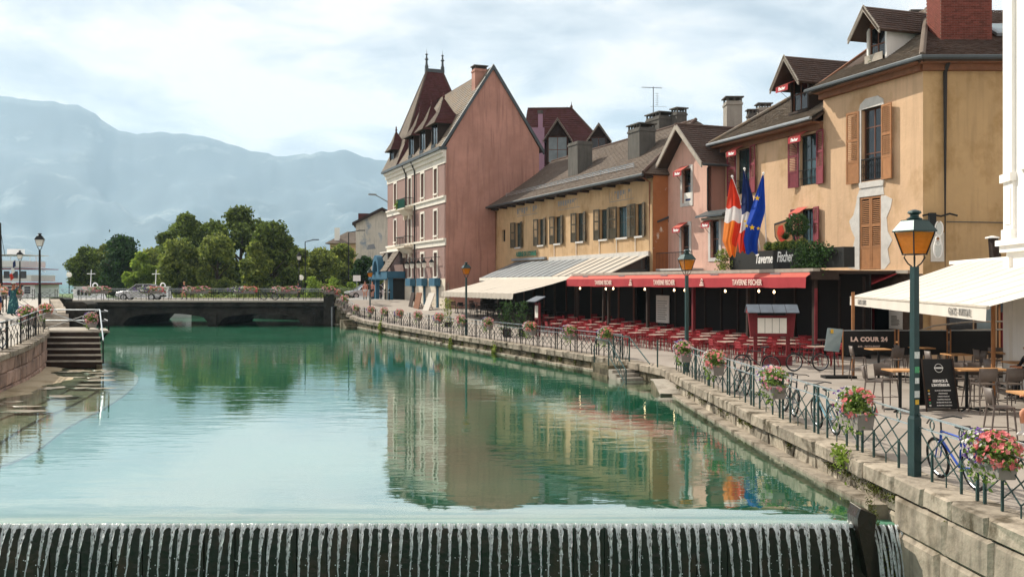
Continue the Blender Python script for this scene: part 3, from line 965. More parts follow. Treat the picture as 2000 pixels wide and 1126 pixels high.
rail(ws, [(-18.35, 46.02, 1.65), (-20.85, 46.02, 2.5)], (0,), .018, 'rail_pale', 'cross_bar')
rail(ws, [(-20.85, 46.02, 1.65), (-18.35, 46.02, 2.5)], (0,), .018, 'iron_black', 'cross_bar')
for o_ in list(ws.children): o_.data.transform(Matrix(((1, -.5, 0, .5 * 43.6), (0, 1, 0, 0), (0, 0, 1, 0), (0, 0, 0, 1))))
pil = thing('stone_pillar', 'dark rounded stone pillar at the head of the left landing steps', 'pillar', (-22.3, 50.3, 1))
MB().box(-22.85, -21.8, 49.8, 50.9, .8, 2.62).build('shaft', 'bridge_dark', pil)
MB().prism([(-22.93, 2.62), (-21.72, 2.62), (-21.72, 2.74), (-21.95, 2.86), (-22.7, 2.86), (-22.93, 2.74)], Fr((0, 0), (1, 0), (0, 1)), 49.72, 50.98).build('cap', 'bridge_dark', pil)
pil = thing('stone_pillar', 'low dark stone block further back on the left promenade', 'pillar', (-30, 64, 1))
MB().box(-30.2, -29.2, 63.5, 64.6, 1.6, 2.75).build('shaft', 'bridge_dark', pil)
MB().prism([(-30.25, 2.752), (-29.15, 2.752), (-29.35, 2.85), (-30.05, 2.85)], Fr((0, 0), (1, 0), (0, 1)), 63.45, 64.65).build('cap', 'bridge_dark', pil)
pw = thing('low_parapet', 'low sloping pale stone parapet beside the left landing steps', 'parapet', (-24, 55, 1.6))
MB().hexa([Vector(v) for v in ((-23.9, 51.5, 1.5), (-23.5, 51.5, 1.5), (-29.0, 62, 1.5), (-29.4, 62, 1.5), (-23.9, 51.5, 2.15), (-23.5, 51.5, 2.15), (-29.0, 62, 2.7), (-29.4, 62, 2.7))]).build('wall', 'pale_pavement', pw)
MB().hexa([Vector(v) for v in ((-24.0, 51.4, 2.155), (-23.4, 51.4, 2.155), (-28.9, 62.1, 2.705), (-29.5, 62.1, 2.705), (-24.0, 51.4, 2.25), (-23.4, 51.4, 2.25), (-28.9, 62.1, 2.8), (-29.5, 62.1, 2.8))]).build('cap', 'coping', pw)

# ---------------------------------------------------------------- bridge
br = thing('bridge', 'low dark stone bridge crossing the canal with two flat arches', 'bridge', (-27, 91, 0))
Fb = Fr((0, 91.0), (1, 0), (0, -1))
def bxx(px): return (px - 1000) / 1900 * 91
x0, x1 = bxx(150), bxx(648)
ar = []
for (a, b, crown) in ((bxx(238), bxx(408), 1.02), (bxx(424), bxx(590), .98)):
    ar.append((a, b, crown))
mb = MB()
def spandrel(yf, yb):
    cuts = [x0]
    for (a, b, c) in ar: cuts += [a + (b - a) * k / 14 for k in range(15)]
    cuts.append(x1)
    for (c0, c1) in zip(cuts, cuts[1:]):
        def zl(x):
            for (a, b, c) in ar:
                if a <= x <= b: return c * math.sqrt(max(0, 1 - ((2 * (x - a) / (b - a) - 1)) ** 2)) ** .7 - .05
            return -1.3
        xm = (c0 + c1) / 2
        inside = any(a < xm < b for (a, b, c) in ar)
        za, zb = (zl(c0), zl(c1)) if inside else (-1.3, -1.3)
        mb.hexa([(c0, yf, za), (c1, yf, zb), (c1, yb, zb), (c0, yb, za), (c0, yf, 1.86), (c1, yf, 1.86), (c1, yb, 1.86), (c0, yb, 1.86)])
spandrel(91.25, 103.6)
mb.build('arches', 'bridge_dark', br)
MB().box(x0 - 1, x1 + .6, 91.12, 103.7, 1.861, 2.05).build('deck', 'bridge_dark', br)
MB().box(x0 - 1, x1 + .6, 90.95, 92.6, 2.051, 2.235).build('near_kerb', 'bridge_edge', br)
MB().box(x0 - 1, x1 + .6, 102.2, 103.8, 2.051, 2.235).build('far_kerb', 'bridge_edge', br)
MB().box(x0 - 1, x1 + .6, 92.602, 102.198, 2.051, 2.12).build('roadway', 'asphalt', br)
MB().box(x0 - .5, x1 + .4, 91.02, 91.24, 1.62, 1.859).build('cornice', 'bridge_dark', br)
MB().box(bxx(408), bxx(424), 90.6, 91.26, -1, .9).build('pier_nose', 'bridge_dark', br)
bp_ = thing('bridge_pillar', 'square dark stone pillar where the bridge meets the right quay', 'pillar', (-17.05, 91.2, -.5))
MB().box(-17.55, -16.55, 90.6, 91.7, -.8, 3.05).build('shaft', 'bridge_dark', bp_)
MB().prism([(-17.65, 3.052), (-16.45, 3.052), (-16.45, 3.2), (-16.7, 3.32), (-17.4, 3.32), (-17.65, 3.2)], Fr((0, 0), (1, 0), (0, 1)), 90.5, 91.8).build('cap', 'bridge_dark', bp_)
MB().tube([(-16.75, 90.5, -.5), (-16.75, 90.5, 1.6)], .09, 7).build('mooring_pipe', 'zinc', bp_)

# ---------------------------------------------------------------- park land and mountains
mb = MB()
pts = [(-95, 152), (-72, 138), (-46, 126), (-26, 108), (-16, 104), (60, 115), (140, 140), (140, 260), (-95, 260)]
mb.add([(x, y, 1.6) for x, y in pts] + [(x, y, -1.2) for x, y in pts], [tuple(range(9))] + [(k, (k + 1) % 9, 9 + (k + 1) % 9, 9 + k) for k in range(9)])
shade_wall = MB()
for (a_, b_) in zip(pts[:5], pts[1:6]): shade_wall.quad((a_[0], a_[1] - .05, -1.2), (b_[0], b_[1] - .05, -1.2), (b_[0], b_[1] - .05, 1.58), (a_[0], a_[1] - .05, 1.58))
ew = thing('arch_shade_wall', 'dark wall added at the park edge to deepen shade under the bridge arches', 'wall', (-40, 118, 0))  # dark wall added so the view under the arches reads as shade
shade_wall.build('wall_face', 'bridge_dark', ew)
MB().tube([(x, y - .1, 1.6) for x, y in pts[:5]], .16, 4).build('coping', 'bridge_dark', ew)
struct('park_ground', mb, 'far_land', 'green park ground behind the bridge')
prof = [(-2600, 250), (-1900, 190), (-1300, 230), (-800, 185), (-300, 195), (-100, 176), (0, 180), (60, 189), (110, 196), (150, 200), (185, 214), (205, 238), (235, 250), (262, 259), (285, 253), (330, 256), (400, 262), (440, 274),
        (490, 289), (545, 302), (600, 297), (660, 289), (685, 289), (712, 303), (760, 312), (900, 330), (1100, 300), (1500, 360), (1900, 320), (2500, 380), (3600, 340), (4600, 420)]
def ridge_y(px):
    for (a, b) in zip(prof, prof[1:]):
        if a[0] <= px <= b[0]: return a[1] + (b[1] - a[1]) * (px - a[0]) / (b[0] - a[0])
    return 400
mb = MB(); nX, nD = 620, 44
YR = 7200
for i in range(nX + 1):
    px = -2600 + 7200 * i / nX
    xr = (px - 1000) / 1900
    zr_ = EYE + (553 - ridge_y(px)) / 1900 * YR
    for j in range(nD + 1):
        d = j / nD
        if d < .85:
            t_ = d / .85
            Y = 4300 + (YR - 4300) * t_
            prof_ = .55 * t_ + .45 * t_ ** 3
            z = zr_ * prof_
            nz = mnoise.fractal(Vector((xr * 9, Y / 900, 3)), 1.0, 2.1, 5) * 240 * math.sin(math.pi * min(t_ * 1.02, 1)) ** .8
            rg = mnoise.fractal(Vector((xr * 90, Y / 700, 7)), 1.0, 2.0, 4) * 20 * t_
            z = max(z + nz * .9 + rg, -30 if t_ < .05 else 4)
        else:
            t_ = (d - .85) / .15; Y = YR + 1500 * t_; z = zr_ * (1 - t_ * .9)
        mb.v.append((xr * Y, Y, z if j else -30))
for i in range(nX):
    for j in range(nD):
        b = i * (nD + 1) + j
        mb.f.append((b, b + nD + 1, b + nD + 2, b + 1))
struct('mountains', mb, 'mountain', 'hazy blue mountain range beyond the lake', smooth=True)
# the air between
hz = bpy.data.materials.new('air'); hz.use_nodes = True
N, L = hz.node_tree.nodes, hz.node_tree.links
N.remove(N['Principled BSDF'])
pv = N.new('ShaderNodeVolumePrincipled')
pv.inputs['Color'].default_value = (.60, .80, .99, 1)
pv.inputs['Density'].default_value = 0.95e-4
pv.inputs['Anisotropy'].default_value = 0.15
L.new(pv.outputs[0], N['Material Output'].inputs['Volume'])
MAT['air'] = hz
MB().box(-10500, 14500, -60, 9200, -32, 1480).build('haze', 'air', kind='stuff')
# ---------------------------------------------------------------- building kit
DIR = Vector((.365, -.931))      # along the house fronts towards the camera
NOUT = Vector((-.931, -.365))    # out of the house fronts, towards the canal
def wall_holes(F, u0, u1, z0, z1, holes, depth=.28, n=0.0, mb=None):
    mb = mb or MB()
    us = sorted({u0, u1, *[h[0] for h in holes], *[h[1] for h in holes]})
    zs = sorted({z0, z1, *[h[2] for h in holes], *[h[3] for h in holes]})
    us = [u for u in us if u0 <= u <= u1]; zs = [z for z in zs if z0 <= z <= z1]
    for a, b in zip(us, us[1:]):
        for c, d in zip(zs, zs[1:]):
            um, zm = (a + b) / 2, (c + d) / 2
            if any(h[0] < um < h[1] and h[2] < zm < h[3] for h in holes): continue
            mb.quad(F.p(a, n, c), F.p(b, n, c), F.p(b, n, d), F.p(a, n, d))
    for (a, b, c, d) in holes:
        q = [(a, c), (b, c), (b, d), (a, d)]
        for (i, j) in ((0, 1), (1, 2), (2, 3), (3, 0)):
            mb.quad(F.p(q[i][0], n, q[i][1]), F.p(q[j][0], n, q[j][1]), F.p(q[j][0], n - depth, q[j][1]), F.p(q[i][0], n - depth, q[i][1]))
    return mb
def window(parent, F, u0, u1, z0, z1, n=-.2, frame='frame_brown', glass='glass_dark', cols=2, rws=2, bar=.05, name='window', transom=None):
    fm = MB()
    fm.bx(F, u0, u1, n, n + .06, z0, z0 + bar); fm.bx(F, u0, u1, n, n + .06, z1 - bar, z1)
    fm.bx(F, u0, u0 + bar, n, n + .06, z0 + bar, z1 - bar); fm.bx(F, u1 - bar, u1, n, n + .06, z0 + bar, z1 - bar)
    iu = [u0 + bar + (u1 - u0 - 2 * bar) * k / cols for k in range(cols + 1)]
    iz = [z0 + bar + (z1 - z0 - 2 * bar) * k / rws for k in range(rws + 1)]
    if transom is not None: iz = [z0 + bar, transom, z1 - bar] if rws == 2 else [z0 + bar, z0 + bar + (transom - z0 - bar) * .5, transom, z1 - bar]
    hb = bar * .45
    for u in iu[1:-1]: fm.bx(F, u - hb, u + hb, n + .005, n + .055, z0 + bar, z1 - bar)
    for z in iz[1:-1]: fm.bx(F, u0 + bar, u1 - bar, n + .01, n + .05, z - hb, z + hb)
    w = fm.build(name, frame, parent)
    for a, b in zip(iu, iu[1:]):
        for c, d in zip(iz, iz[1:]):
            MB().bx(F, a + hb * .9, b - hb * .9, n + .02, n + .03, c + hb * .9, d - hb * .9).build('pane', glass, w)
    MB().quad(F.p(u0, n - .12, z0), F.p(u1, n - .12, z0), F.p(u1, n - .12, z1), F.p(u0, n - .12, z1)).build('dark_backing', 'interior_dark', w)  # dark sheet standing in for the unlit room behind the panes
    return w
def shutter(parent, F, u, z0, z1, w, side, ang, mat, split=(.0, .62, 1.0), n=.03, slats=True, parts=False):
    """a louvred leaf hinged at u; side +1 opens towards +u"""
    G_ = F.sub(u, n, 0)
    G_ = Fr(G_.O, F.u * side * math.cos(ang) + F.n * math.sin(ang), F.n * math.cos(ang) - F.u * side * math.sin(ang))
    m = MB(); t = .045; st_ = min(.09, w * .16)
    H = z1 - z0
    m.bx(G_, 0, st_, 0, t, z0, z1); m.bx(G_, w - st_, w, 0, t, z0, z1)
    cuts = [z0 + .09, z0 + H * .30, z0 + H * .60, z1 - .09]
    m.bx(G_, st_, w - st_, 0, t, z0, z0 + .09); m.bx(G_, st_, w - st_, 0, t, z1 - .09, z1)
    for c in cuts[1:-1]: m.bx(G_, st_, w - st_, .002, t - .002, c - .05, c + .05)
    m.bx(G_, st_, w - st_, .012, t - .012, z0 + .09, cuts[1] - .05)     # solid lower panel
    o = m.build('shutter', mat, parent)
    def slat(z): return MB().hexa([G_.p(st_, .0, z), G_.p(w - st_, .0, z), G_.p(w - st_, t, z - .035), G_.p(st_, t, z - .035),
                                   G_.p(st_, .0, z + .014), G_.p(w - st_, .0, z + .014), G_.p(w - st_, t, z - .021), G_.p(st_, t, z - .021)])
    allm = MB(); 
    step = .085
    for (a, b) in ((cuts[1] + .05, cuts[2] - .05), (cuts[2] + .05, cuts[3])):
        z = a + .045
        while z < b - .01:
            if parts: slat(z).build('slat', mat, o)
            else:
                s_ = slat(z); allm.add(s_.v, s_.f)
            z += step
    if not parts and allm.f: allm.build('slats', mat, o, kind='stuff')
    return o
def tiles(parent, A, B, C, D, mat, ex=.17, tw=.21, th=.045, name='roof_tiles', rng=R, curve=0.0):
    """rows of separate tiles over the quad A,B (eaves, left to right) C,D (ridge, right to left)"""
    A, B, C, D = map(Vector, (A, B, C, D))
    L1 = ((D - A).length + (C - B).length) / 2; L0 = max((B - A).length, (C - D).length)
    nr = max(2, int(L1 / ex)); nn = (B - A).cross(D - A)
    if nn.length < 1e-6: nn = (B - A).cross(C - A)
    nn.normalize()
    if nn.z < 0: nn = -nn
    m = MB()
    for r in range(nr):
        t0, t1 = r / nr, min((r + 1.25) / nr, 1)
        tm = (t0 + t1) / 2
        l0, r0 = A.lerp(D, t0), B.lerp(C, t0); l1, r1 = A.lerp(D, t1), B.lerp(C, t1)
        wl_ = (r0 - l0).length
        nc = max(1, int(wl_ / tw)); off = .5 / nc if r % 2 else 0
        sag0 = -curve * math.sin(math.pi * t0); sag1 = -curve * math.sin(math.pi * t1)
        for c in range(nc + (1 if r % 2 else 0)):
            a = max(c / nc - off, 0); b = min((c + 1) / nc - off, 1)
            if b - a < .02 / max(wl_, .1): continue
            g = .012 / max(wl_, .1)
            a += g * rng.random(); b -= g * rng.random()
            j = rng.uniform(-.006, .008); dz = nn * (th + j)
            e0 = l0.lerp(r0, a) + dz + nn * sag0; e1 = l0.lerp(r0, b) + dz + nn * (sag0 + rng.uniform(-.004, .004))
            f0 = l1.lerp(r1, a) + nn * (.004 + sag1); f1 = l1.lerp(r1, b) + nn * (.004 + sag1)
            dd = nn * (th + .01)
            m.add([e0, e1, f1, f0, e0 - dd, e1 - dd], [(0, 1, 2, 3), (4, 5, 1, 0)])
    return m.build(name, mat, parent, kind='stuff')
def roof_side(parent, A, B, C, D, mat, base='roof_base', **kw):
    A, B, C, D = map(Vector, (A, B, C, D))
    nn = (B - A).cross(D - A) if (D - A).length > 1e-5 else (B - A).cross(C - A)
    pts = [A, B, C, D] if (C - D).length > 1e-4 else [A, B, C]
    if nn.z < 0: pts = pts[::-1]
    if kw.get('curve'):
        dn_ = nn.normalized() * (1 if nn.z > 0 else -1) * kw['curve'] * 1.08
        pts = [p - dn_ for p in pts]
    o = MB().slab(pts, .10).build('roof', base, parent)
    tiles(o, A, B, C, D, mat, **kw)
    return o
def ridge_caps(parent, A, B, mat='tile_dark', r=.09, step=.36):
    A, B = Vector(A), Vector(B); n = max(1, int((B - A).length / step)); m = MB()
    for k in range(n):
        a, b = A.lerp(B, k / n), A.lerp(B, (k + 1.08) / n)
        m.tube([a, b], [r * .88, r * 1.06], 7)
    return m.build('ridge_tiles', mat, parent, kind='stuff')
def chimney(F, u, n, w, d, z0, z1, label, mat='concrete', top='cowl', parent=None, name='chimney'):
    t = parent or thing(name, label, 'chimney', F.p(u, n, z0))
    if parent is None: pass
    c = MB().bx(F, u - w / 2, u + w / 2, n - d / 2, n + d / 2, z0, z1).build('stack' if parent is None else 'chimney', mat, t)
    par = t if parent is None else c
    MB().bx(F, u - w / 2 - .05, u + w / 2 + .05, n - d / 2 - .05, n + d / 2 + .05, z1 - .25, z1 - .12).build('band', mat, par)
    if top == 'cowl':
        m = MB(); k = max(2, int(w / .4))
        for i in range(k + 1):
            uu = u - w / 2 + .06 + (w - .12) * i / k
            for nn in (n - d / 2 + .06, n + d / 2 - .06): m.bx(F, uu - .05, uu + .05, nn - .05, nn + .05, z1, z1 + .22)
        m.build('cowl_legs', 'chimney_dark', par, kind='stuff')
        MB().bx(F, u - w / 2 - .1, u + w / 2 + .1, n - d / 2 - .1, n + d / 2 + .1, z1 + .22, z1 + .30).build('cowl_slab', 'chimney_dark', par)
    return c
def gable_dormer(parent, F, uc, w, n0, n1, z0, z1, zr, mats, over=.35, front_over=.6, cheek='wood_dark', win=True, tile='tile_dark', glass='glass_dark'):
    """box dormer: front at n0, back at n1 (<n0); walls z0..z1, ridge zr"""
    d = MB().bx(F, uc - w / 2, uc - w / 2 + .12, n1, n0, z0 - .4, z1).build('dormer', cheek, parent)
    MB().bx(F, uc + w / 2 - .12, uc + w / 2, n1, n0, z0 - .4, z1).build('dormer_cheek', cheek, d)
    MB().prism([(uc - w / 2, z1), (uc + w / 2, z1), (uc, zr - .12)], F, n0 - .1, n0 - .02).build('dormer_gable', mats, d)
    MB().bx(F, uc - w / 2, uc + w / 2, n0 - .12, n0 + .12, z0 - .12, z0).build('dormer_sill', cheek, d)
    if win: window(d, F, uc - w / 2 + .14, uc + w / 2 - .14, z0, z1, n0 - .15, 'frame_brown', glass, 2, 2, .06)
    sl = (zr - z1) / (w / 2)
    for s in (-1, 1):
        ue = uc + s * (w / 2 + over); ze = z1 - sl * over
        A = F.p(ue, n0 + front_over, ze); B = F.p(ue, n1, ze); C = F.p(uc, n1, zr); D = F.p(uc, n0 + front_over, zr)
        roof_side(d, A, B, C, D, tile, tw=.2, ex=.16)
        # barge board
        MB().hexa([F.p(ue, n0 + front_over, ze - .18), F.p(uc, n0 + front_over, zr - .22), F.p(uc, n0 + front_over - .07, zr - .22), F.p(ue, n0 + front_over - .07, ze - .18),
                   F.p(ue, n0 + front_over, ze + .06), F.p(uc, n0 + front_over, zr + .06), F.p(uc, n0 + front_over - .07, zr + .06), F.p(ue, n0 + front_over - .07, ze + .06)]).build('barge_board', 'wood_grey', d)
    return d
def window_awning(parent, F, u0, u1, z, word='Fischer', n=.02, drop=.28, out=.55):
    t = MB()
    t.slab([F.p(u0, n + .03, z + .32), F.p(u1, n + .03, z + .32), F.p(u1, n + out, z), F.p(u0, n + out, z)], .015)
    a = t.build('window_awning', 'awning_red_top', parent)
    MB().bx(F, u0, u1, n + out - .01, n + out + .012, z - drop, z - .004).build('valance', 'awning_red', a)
    for u in (u0 + .03, u1 - .03):
        MB().tube([F.p(u, n + out - .02, z - .02), F.p(u, n + .02, z - .55)], .012, 5).build('arm', 'iron_black', a)
    put_text(word, drop * .8, 'white_paint', a, F, (u0 + u1) / 2, n + out + .014, z - drop / 2, sx=.9, shear=.2, bold=.01)
    return a
def downpipe(parent, pts, mat='frame_dark', r=.05):
    return MB().tube(pts, r, 7).build('downpipe', mat, parent)

# ---------------------------------------------------------------- the tall hotel at the far end
FH = Fr((-5.6, 82.0), -DIR, NOUT)            # u runs away from the camera
hotel = thing('hotel_building', 'tall pink hotel with white string courses, blank gable and steep red pavilion roof', 'building', (-5.6, 82, 1.5))
LH, DH = 19.9, 8.56
ZC = 14.45
cols = [2.84, 6.9, 11.2, 16.7]
rowsz = [(4.38, 6.47), (7.97, 10.10), (11.60, 13.75)]
holes = []
for ci, uc in enumerate(cols):
    for (a, b) in rowsz:
        if ci == 3 and a < 7: continue
        dz = .9 if (ci == 2 and a > 7) else 0
        holes.append((uc - .5, uc + .5, a - dz * .75, b))
wall_holes(FH, 0, LH, 4.2, ZC, holes, .3).build('front_wall', 'hotel_pink', hotel)
m = MB().quad(FH.p(0, -DH, 1), FH.p(LH, -DH, 1), FH.p(LH, -DH, 15.3), FH.p(0, -DH, 15.3))
m.quad(FH.p(LH, 0, 1), FH.p(LH, -DH, 1), FH.p(LH, -DH, 15.3), FH.p(LH, 0, 15.3))
m.build('back_wall', 'hotel_pink', hotel)
# blank gable, with thickness
MB().prism([(0, 1.0), (DH, 1.0), (DH, 15.6), (DH / 2, 22.35), (0, 15.3)], Fr(FH.O, -NOUT, -DIR), 0, .4).build('gable_wall', 'pink_wall', hotel)
for k, (a, b, c, d) in enumerate(holes):
    wdw = window(hotel, FH, a, b, c, d, -.25, 'frame_white', 'glass_dark', 2, 1, .05)
m = MB()
for (a, b, c, d) in holes:       # white surrounds, running to the band below
    base = {4.38: 4.2, 7.97: 7.62, 11.6: 11.22}.get(round(c, 2), c - .1)
    for (q0, q1) in ((a - .18, a - .0), (b + .0, b + .18)):
        m.bx(FH, q0, q1, -.02, .05, base, d + .2)
    m.bx(FH, a, b, -.02, .052, d, d + .2)
    if base < c - .05: m.bx(FH, a - .1, b + .1, -.02, .10, c - .14, c)
    m.build('window_surround', 'hotel_white', hotel)
    m = MB()
for (z0, z1, pr) in ((7.0, 7.45, .07), (7.45, 7.62, .20), (10.62, 11.05, .07), (11.05, 11.22, .20), (13.95, 14.45, .06), (14.45, 14.8, .22), (14.8, 15.05, .42)):
    MB().bx(FH, -.03, LH + .05, -.05, pr, z0, z1).build('string_course', 'hotel_white', hotel)
MB().bx(FH, -.1, LH + .3, -.1, .62, 15.052, 15.3).build('gutter', 'zinc_dark', hotel)
for u in (.05, LH - .05): pass
m = MB()
for a, b in zip([0] + [c + .9 for c in cols], [c - .9 for c in cols] + [LH]):     # narrow white pilaster strips
    if b - a < 1.2: continue
for px_, col in ((812, 'frame_dark'), (795, 'frame_dark')):
    u = FH.ua(px_)
    downpipe(hotel, [FH.p(u, .5, 15.1), FH.p(u, .12, 14.2), FH.p(u, .12, 7.6 if px_ < 800 else 2)], col, .07)
# ground floor: pale rusticated band, blue shop front
gf = MB()
for k in range(7):
    gf.bx(FH, 0, LH, -.3, .06, 1.2 + .38 * k + .02, 1.2 + .38 * (k + 1) - .012)
gf.build('rusticated_base', 'shop_band', hotel)
MB().bx(FH, .02, LH, -.3, .035, 1.0, 4.2).build('base_core', 'shop_band', hotel)
for px_ in (847, 822, 800):
    u = FH.ua(px_, .4)
    MB().bx(FH, u - .95, u + .75, .1, .62, 3.55, 4.25).build('blue_planter', 'shop_blue', hotel)
    MB().bx(FH, u - .35, u + .15, .07, .16, 1.7, 3.55).build('blue_pilaster', 'shop_blue', hotel)
    MB().bx(FH, u - .2, u + .0, .161, .19, 1.8, 3.5).build('pilaster_panel', 'glass_pale', hotel)
# corner porch with arched blue canopy
porch = thing('corner_porch', 'blue canopied corner entrance with small arch and tiled hoods on the hotel', 'porch', FH.p(16.5, 1.2, 1.6))
u0, u1 = 12.6, 20.4
MB().bx(FH, u0, u1, .1, 1.9, 4.3, 4.95).build('canopy_fascia', 'shop_blue', porch)
mm = MB()
for k in range(26):
    uu = u0 + (u1 - u0) * k / 26
    mm.prism([(uu, 4.3), (uu + (u1 - u0) / 26, 4.3), (uu + (u1 - u0) / 52, 4.12)], FH, 1.86, 1.9)
mm.build('scalloped_edge', 'shop_blue', porch)
roof_side(porch, FH.p(u0, 1.95, 4.98), FH.p(u0 + 2.6, 1.95, 4.98), FH.p(u0 + 2.4, .6, 6.9), FH.p(u0 + .2, .6, 6.9), 'tile_pale')
roof_side(porch, FH.p(u1 - 2.0, 1.95, 4.98), FH.p(u1, 1.95, 4.98), FH.p(u1 - .2, .6, 6.9), FH.p(u1 - 1.9, .6, 6.9), 'tile_pale')
MB().bx(FH, u0, u1, .06, .7, 6.9, 7.0).build('porch_top', 'hotel_white', porch)
am = MB(); n_ = 14
for k in range(n_):
    a0, a1 = math.pi * k / n_, math.pi * (k + 1) / n_
    uc, zc, r0, r1 = 16.6, 4.7, .95, 1.35
    q = [(uc + r0 * math.cos(a0), zc + 1.4 * r0 * math.sin(a0)), (uc + r1 * math.cos(a0), zc + 1.4 * r1 * math.sin(a0)), (uc + r1 * math.cos(a1), zc + 1.4 * r1 * math.sin(a1)), (uc + r0 * math.cos(a1), zc + 1.4 * r0 * math.sin(a1))]
    am.prism(q, FH, 1.5, 2.1)
am.build('arch', 'shop_blue', porch)
MB().bx(FH, 15.7, 17.5, 1.3, 1.4, 4.9, 6.0).build('arch_glass', 'glass_dark', porch)
for uu in (13.0, 14.6, 18.4, 20.0):
    MB().bx(FH, uu - .3, uu + .3, 1.2, 1.7, 1.4, 2.2).build('column_base', 'shop_band', porch)
    MB().bx(FH, uu - .22, uu + .22, 1.25, 1.65, 2.2, 4.3).build('column', 'shop_blue' if uu != 14.6 else 'shop_band', porch)
MB().bx(FH, u0 + .3, u1, .065, .1, 1.4, 4.2).build('doorway', 'interior_dark', porch)
# row of lanterns on a bar
lb = thing('lantern_bar', 'row of five small black lanterns on an iron bar across the hotel front', 'lanterns', FH.p(6, .5, 6))
MB().tube([FH.p(1.6, .45, 6.05), FH.p(11.5, .45, 6.05)], .03, 6).build('bar', 'iron_black', lb)
for uu in (1.6, 6.4, 11.4): MB().tube([FH.p(uu, 0, 6.05), FH.p(uu, .45, 6.05)], .025, 5).build('bracket', 'iron_black', lb)
for uu in (2.6, 4.9, 6.7, 8.9, 10.7):
    c = FH.p(uu, .45, 5.2)
    l_ = MB().lathe([(.14, 0), (.2, .42)], c, sq=True).build('lantern_glass', 'white_glass', lb)
    MB().lathe([(.24, .43), (.02, .72), (.02, .86)], c, sq=True).build('lantern_cap', 'iron_black', l_)
# balconies
def balcony(label, u, z, w, cloth):
    b = thing('balcony', label, 'balcony', FH.p(u, .5, z))
    MB().bx(FH, u - w / 2, u + w / 2, .02, .95, z, z + .14).build('slab', 'shop_band', b)
    for s in (-.3, .3): MB().prism([(u + s * w - .12, z - .9), (u + s * w + .12, z - .9), (u + s * w + .12, z), (u + s * w - .12, z)], FH, .03, .35).build('console', 'shop_band', b)
    MB().prism([(0.02, z - .55), (.3, z - .5), (.85, z - .0), (.02, z - .0)], Fr(FH.p(u - w * .42, 0, 0).xy, NOUT, -DIR), 0, w * .84).build('bracket', 'shop_band', b)
    for (a, c) in (((u - w / 2, .9), (u + w / 2, .9)), ((u - w / 2, .05), (u - w / 2, .9)), ((u + w / 2, .05), (u + w / 2, .9))):
        MB().tube([FH.p(a[0], a[1], z + 1.05), FH.p(c[0], c[1], z + 1.05)], .03, 5).build('rail', 'iron_black', b)
        n_ = 12 if a[0] != c[0] else 6
        m = MB()
        for k in range(n_ + 1):
            uu = a[0] + (c[0] - a[0]) * k / n_; nn = a[1] + (c[1] - a[1]) * k / n_
            m.tube([FH.p(uu, nn, z + .14), FH.p(uu, nn, z + 1.05)], .018, 4)
        m.build('balusters', 'iron_black', b)
    if cloth:
        MB().bx(FH, u - w / 2 + .02, u + w / 2 - .02, .86, .88, z + .16, z + 1.0).build('green_screen', 'text_green', b)
        MB().bx(FH, u + w / 2 - .05, u + w / 2 - .03, .08, .85, z + .16, z + 1.0).build('dark_screen', 'iron_black', b)
        mm = MB()
        for k in range(120): mm.leaf(FH.p(u + w / 2 - .3 + R.gauss(0, .15), .9 + R.gauss(0, .1), z + .5 + R.gauss(0, .2)), .16)
        mm.build('yellow_plant', 'leaf_light', b)
    return b
balcony('balcony with bright green privacy screen on the upper hotel floor', 11.4, 10.75, 3.0, True)
balcony('iron balcony without screen on the middle hotel floor', 11.6, 7.15, 3.4, False)
# main roof
ZE = 15.3
RI = 22.45
UT = 14.5
roof_side(hotel, FH.p(UT + .4, .35, ZE), FH.p(-.1, .35, ZE), FH.p(-.1, -DH / 2, RI), FH.p(UT + .4, -DH / 2, RI), 'tile_grey', ex=.3, tw=.3)  # grey tiles put the sunlight on the front slope into the colour
roof_side(hotel, FH.p(-.1, -DH - .4, ZE), FH.p(LH, -DH - .4, ZE), FH.p(LH, -DH / 2, RI), FH.p(-.1, -DH / 2, RI), 'tile_red', ex=.3, tw=.3)
for s, (a, b) in enumerate((((-.06, ZE), (DH / 2, RI)), ((DH + .35, ZE + .1), (DH / 2, RI)))):      # verge boards of the gable
    Fg = Fr(FH.O, -NOUT, DIR)
    MB().hexa([Fg.p(a[0] - (.3 if s == 0 else -.1), -.12, a[1] - .32), Fg.p(b[0], -.12, b[1] - .28), Fg.p(b[0], .14, b[1] - .28), Fg.p(a[0] - (.3 if s == 0 else -.1), .14, a[1] - .32),
               Fg.p(a[0] - (.3 if s == 0 else -.1), -.12, a[1] + .08), Fg.p(b[0], -.12, b[1] + .16), Fg.p(b[0], .14, b[1] + .16), Fg.p(a[0] - (.3 if s == 0 else -.1), .14, a[1] + .08)]).build('verge', 'zinc_dark', hotel)
# tower pavilion roof: flared base, steep upper part, ridge with two finials
zk = 17.6; c_n = -DH / 2
b0 = [(UT, .5), (LH + .45, .5), (LH + .45, -DH - .3), (UT, -DH - .3)]
b1 = [(UT + .55, -.55), (LH - .25, -.55), (LH - .25, -DH + .6), (UT + .55, -DH + .6)]
um = (UT + LH) / 2 + .1
tp_ = [(um - .12, c_n + .85), (um + .12, c_n + .85), (um + .12, c_n - .85), (um - .12, c_n - .85)]
tm = ['tile_red', 'tile_pale', 'tile_red', 'tile_red']
for (za, ba, zb, bb) in ((ZE, b0, zk, b1), (zk, b1, 25.4, tp_)):
    for k in range(4):
        j = (k + 1) % 4
        mt = 'tile_pale' if k == 0 else 'tile_red'  # canal side gets pale tiles: its sunlight is put into the colour
        A, B, C, D = FH.p(*ba[k], za), FH.p(*ba[j], za), FH.p(*bb[j], zb), FH.p(*bb[k], zb)
        roof_side(hotel, A, B, C, D, mt, ex=.22, tw=.24)
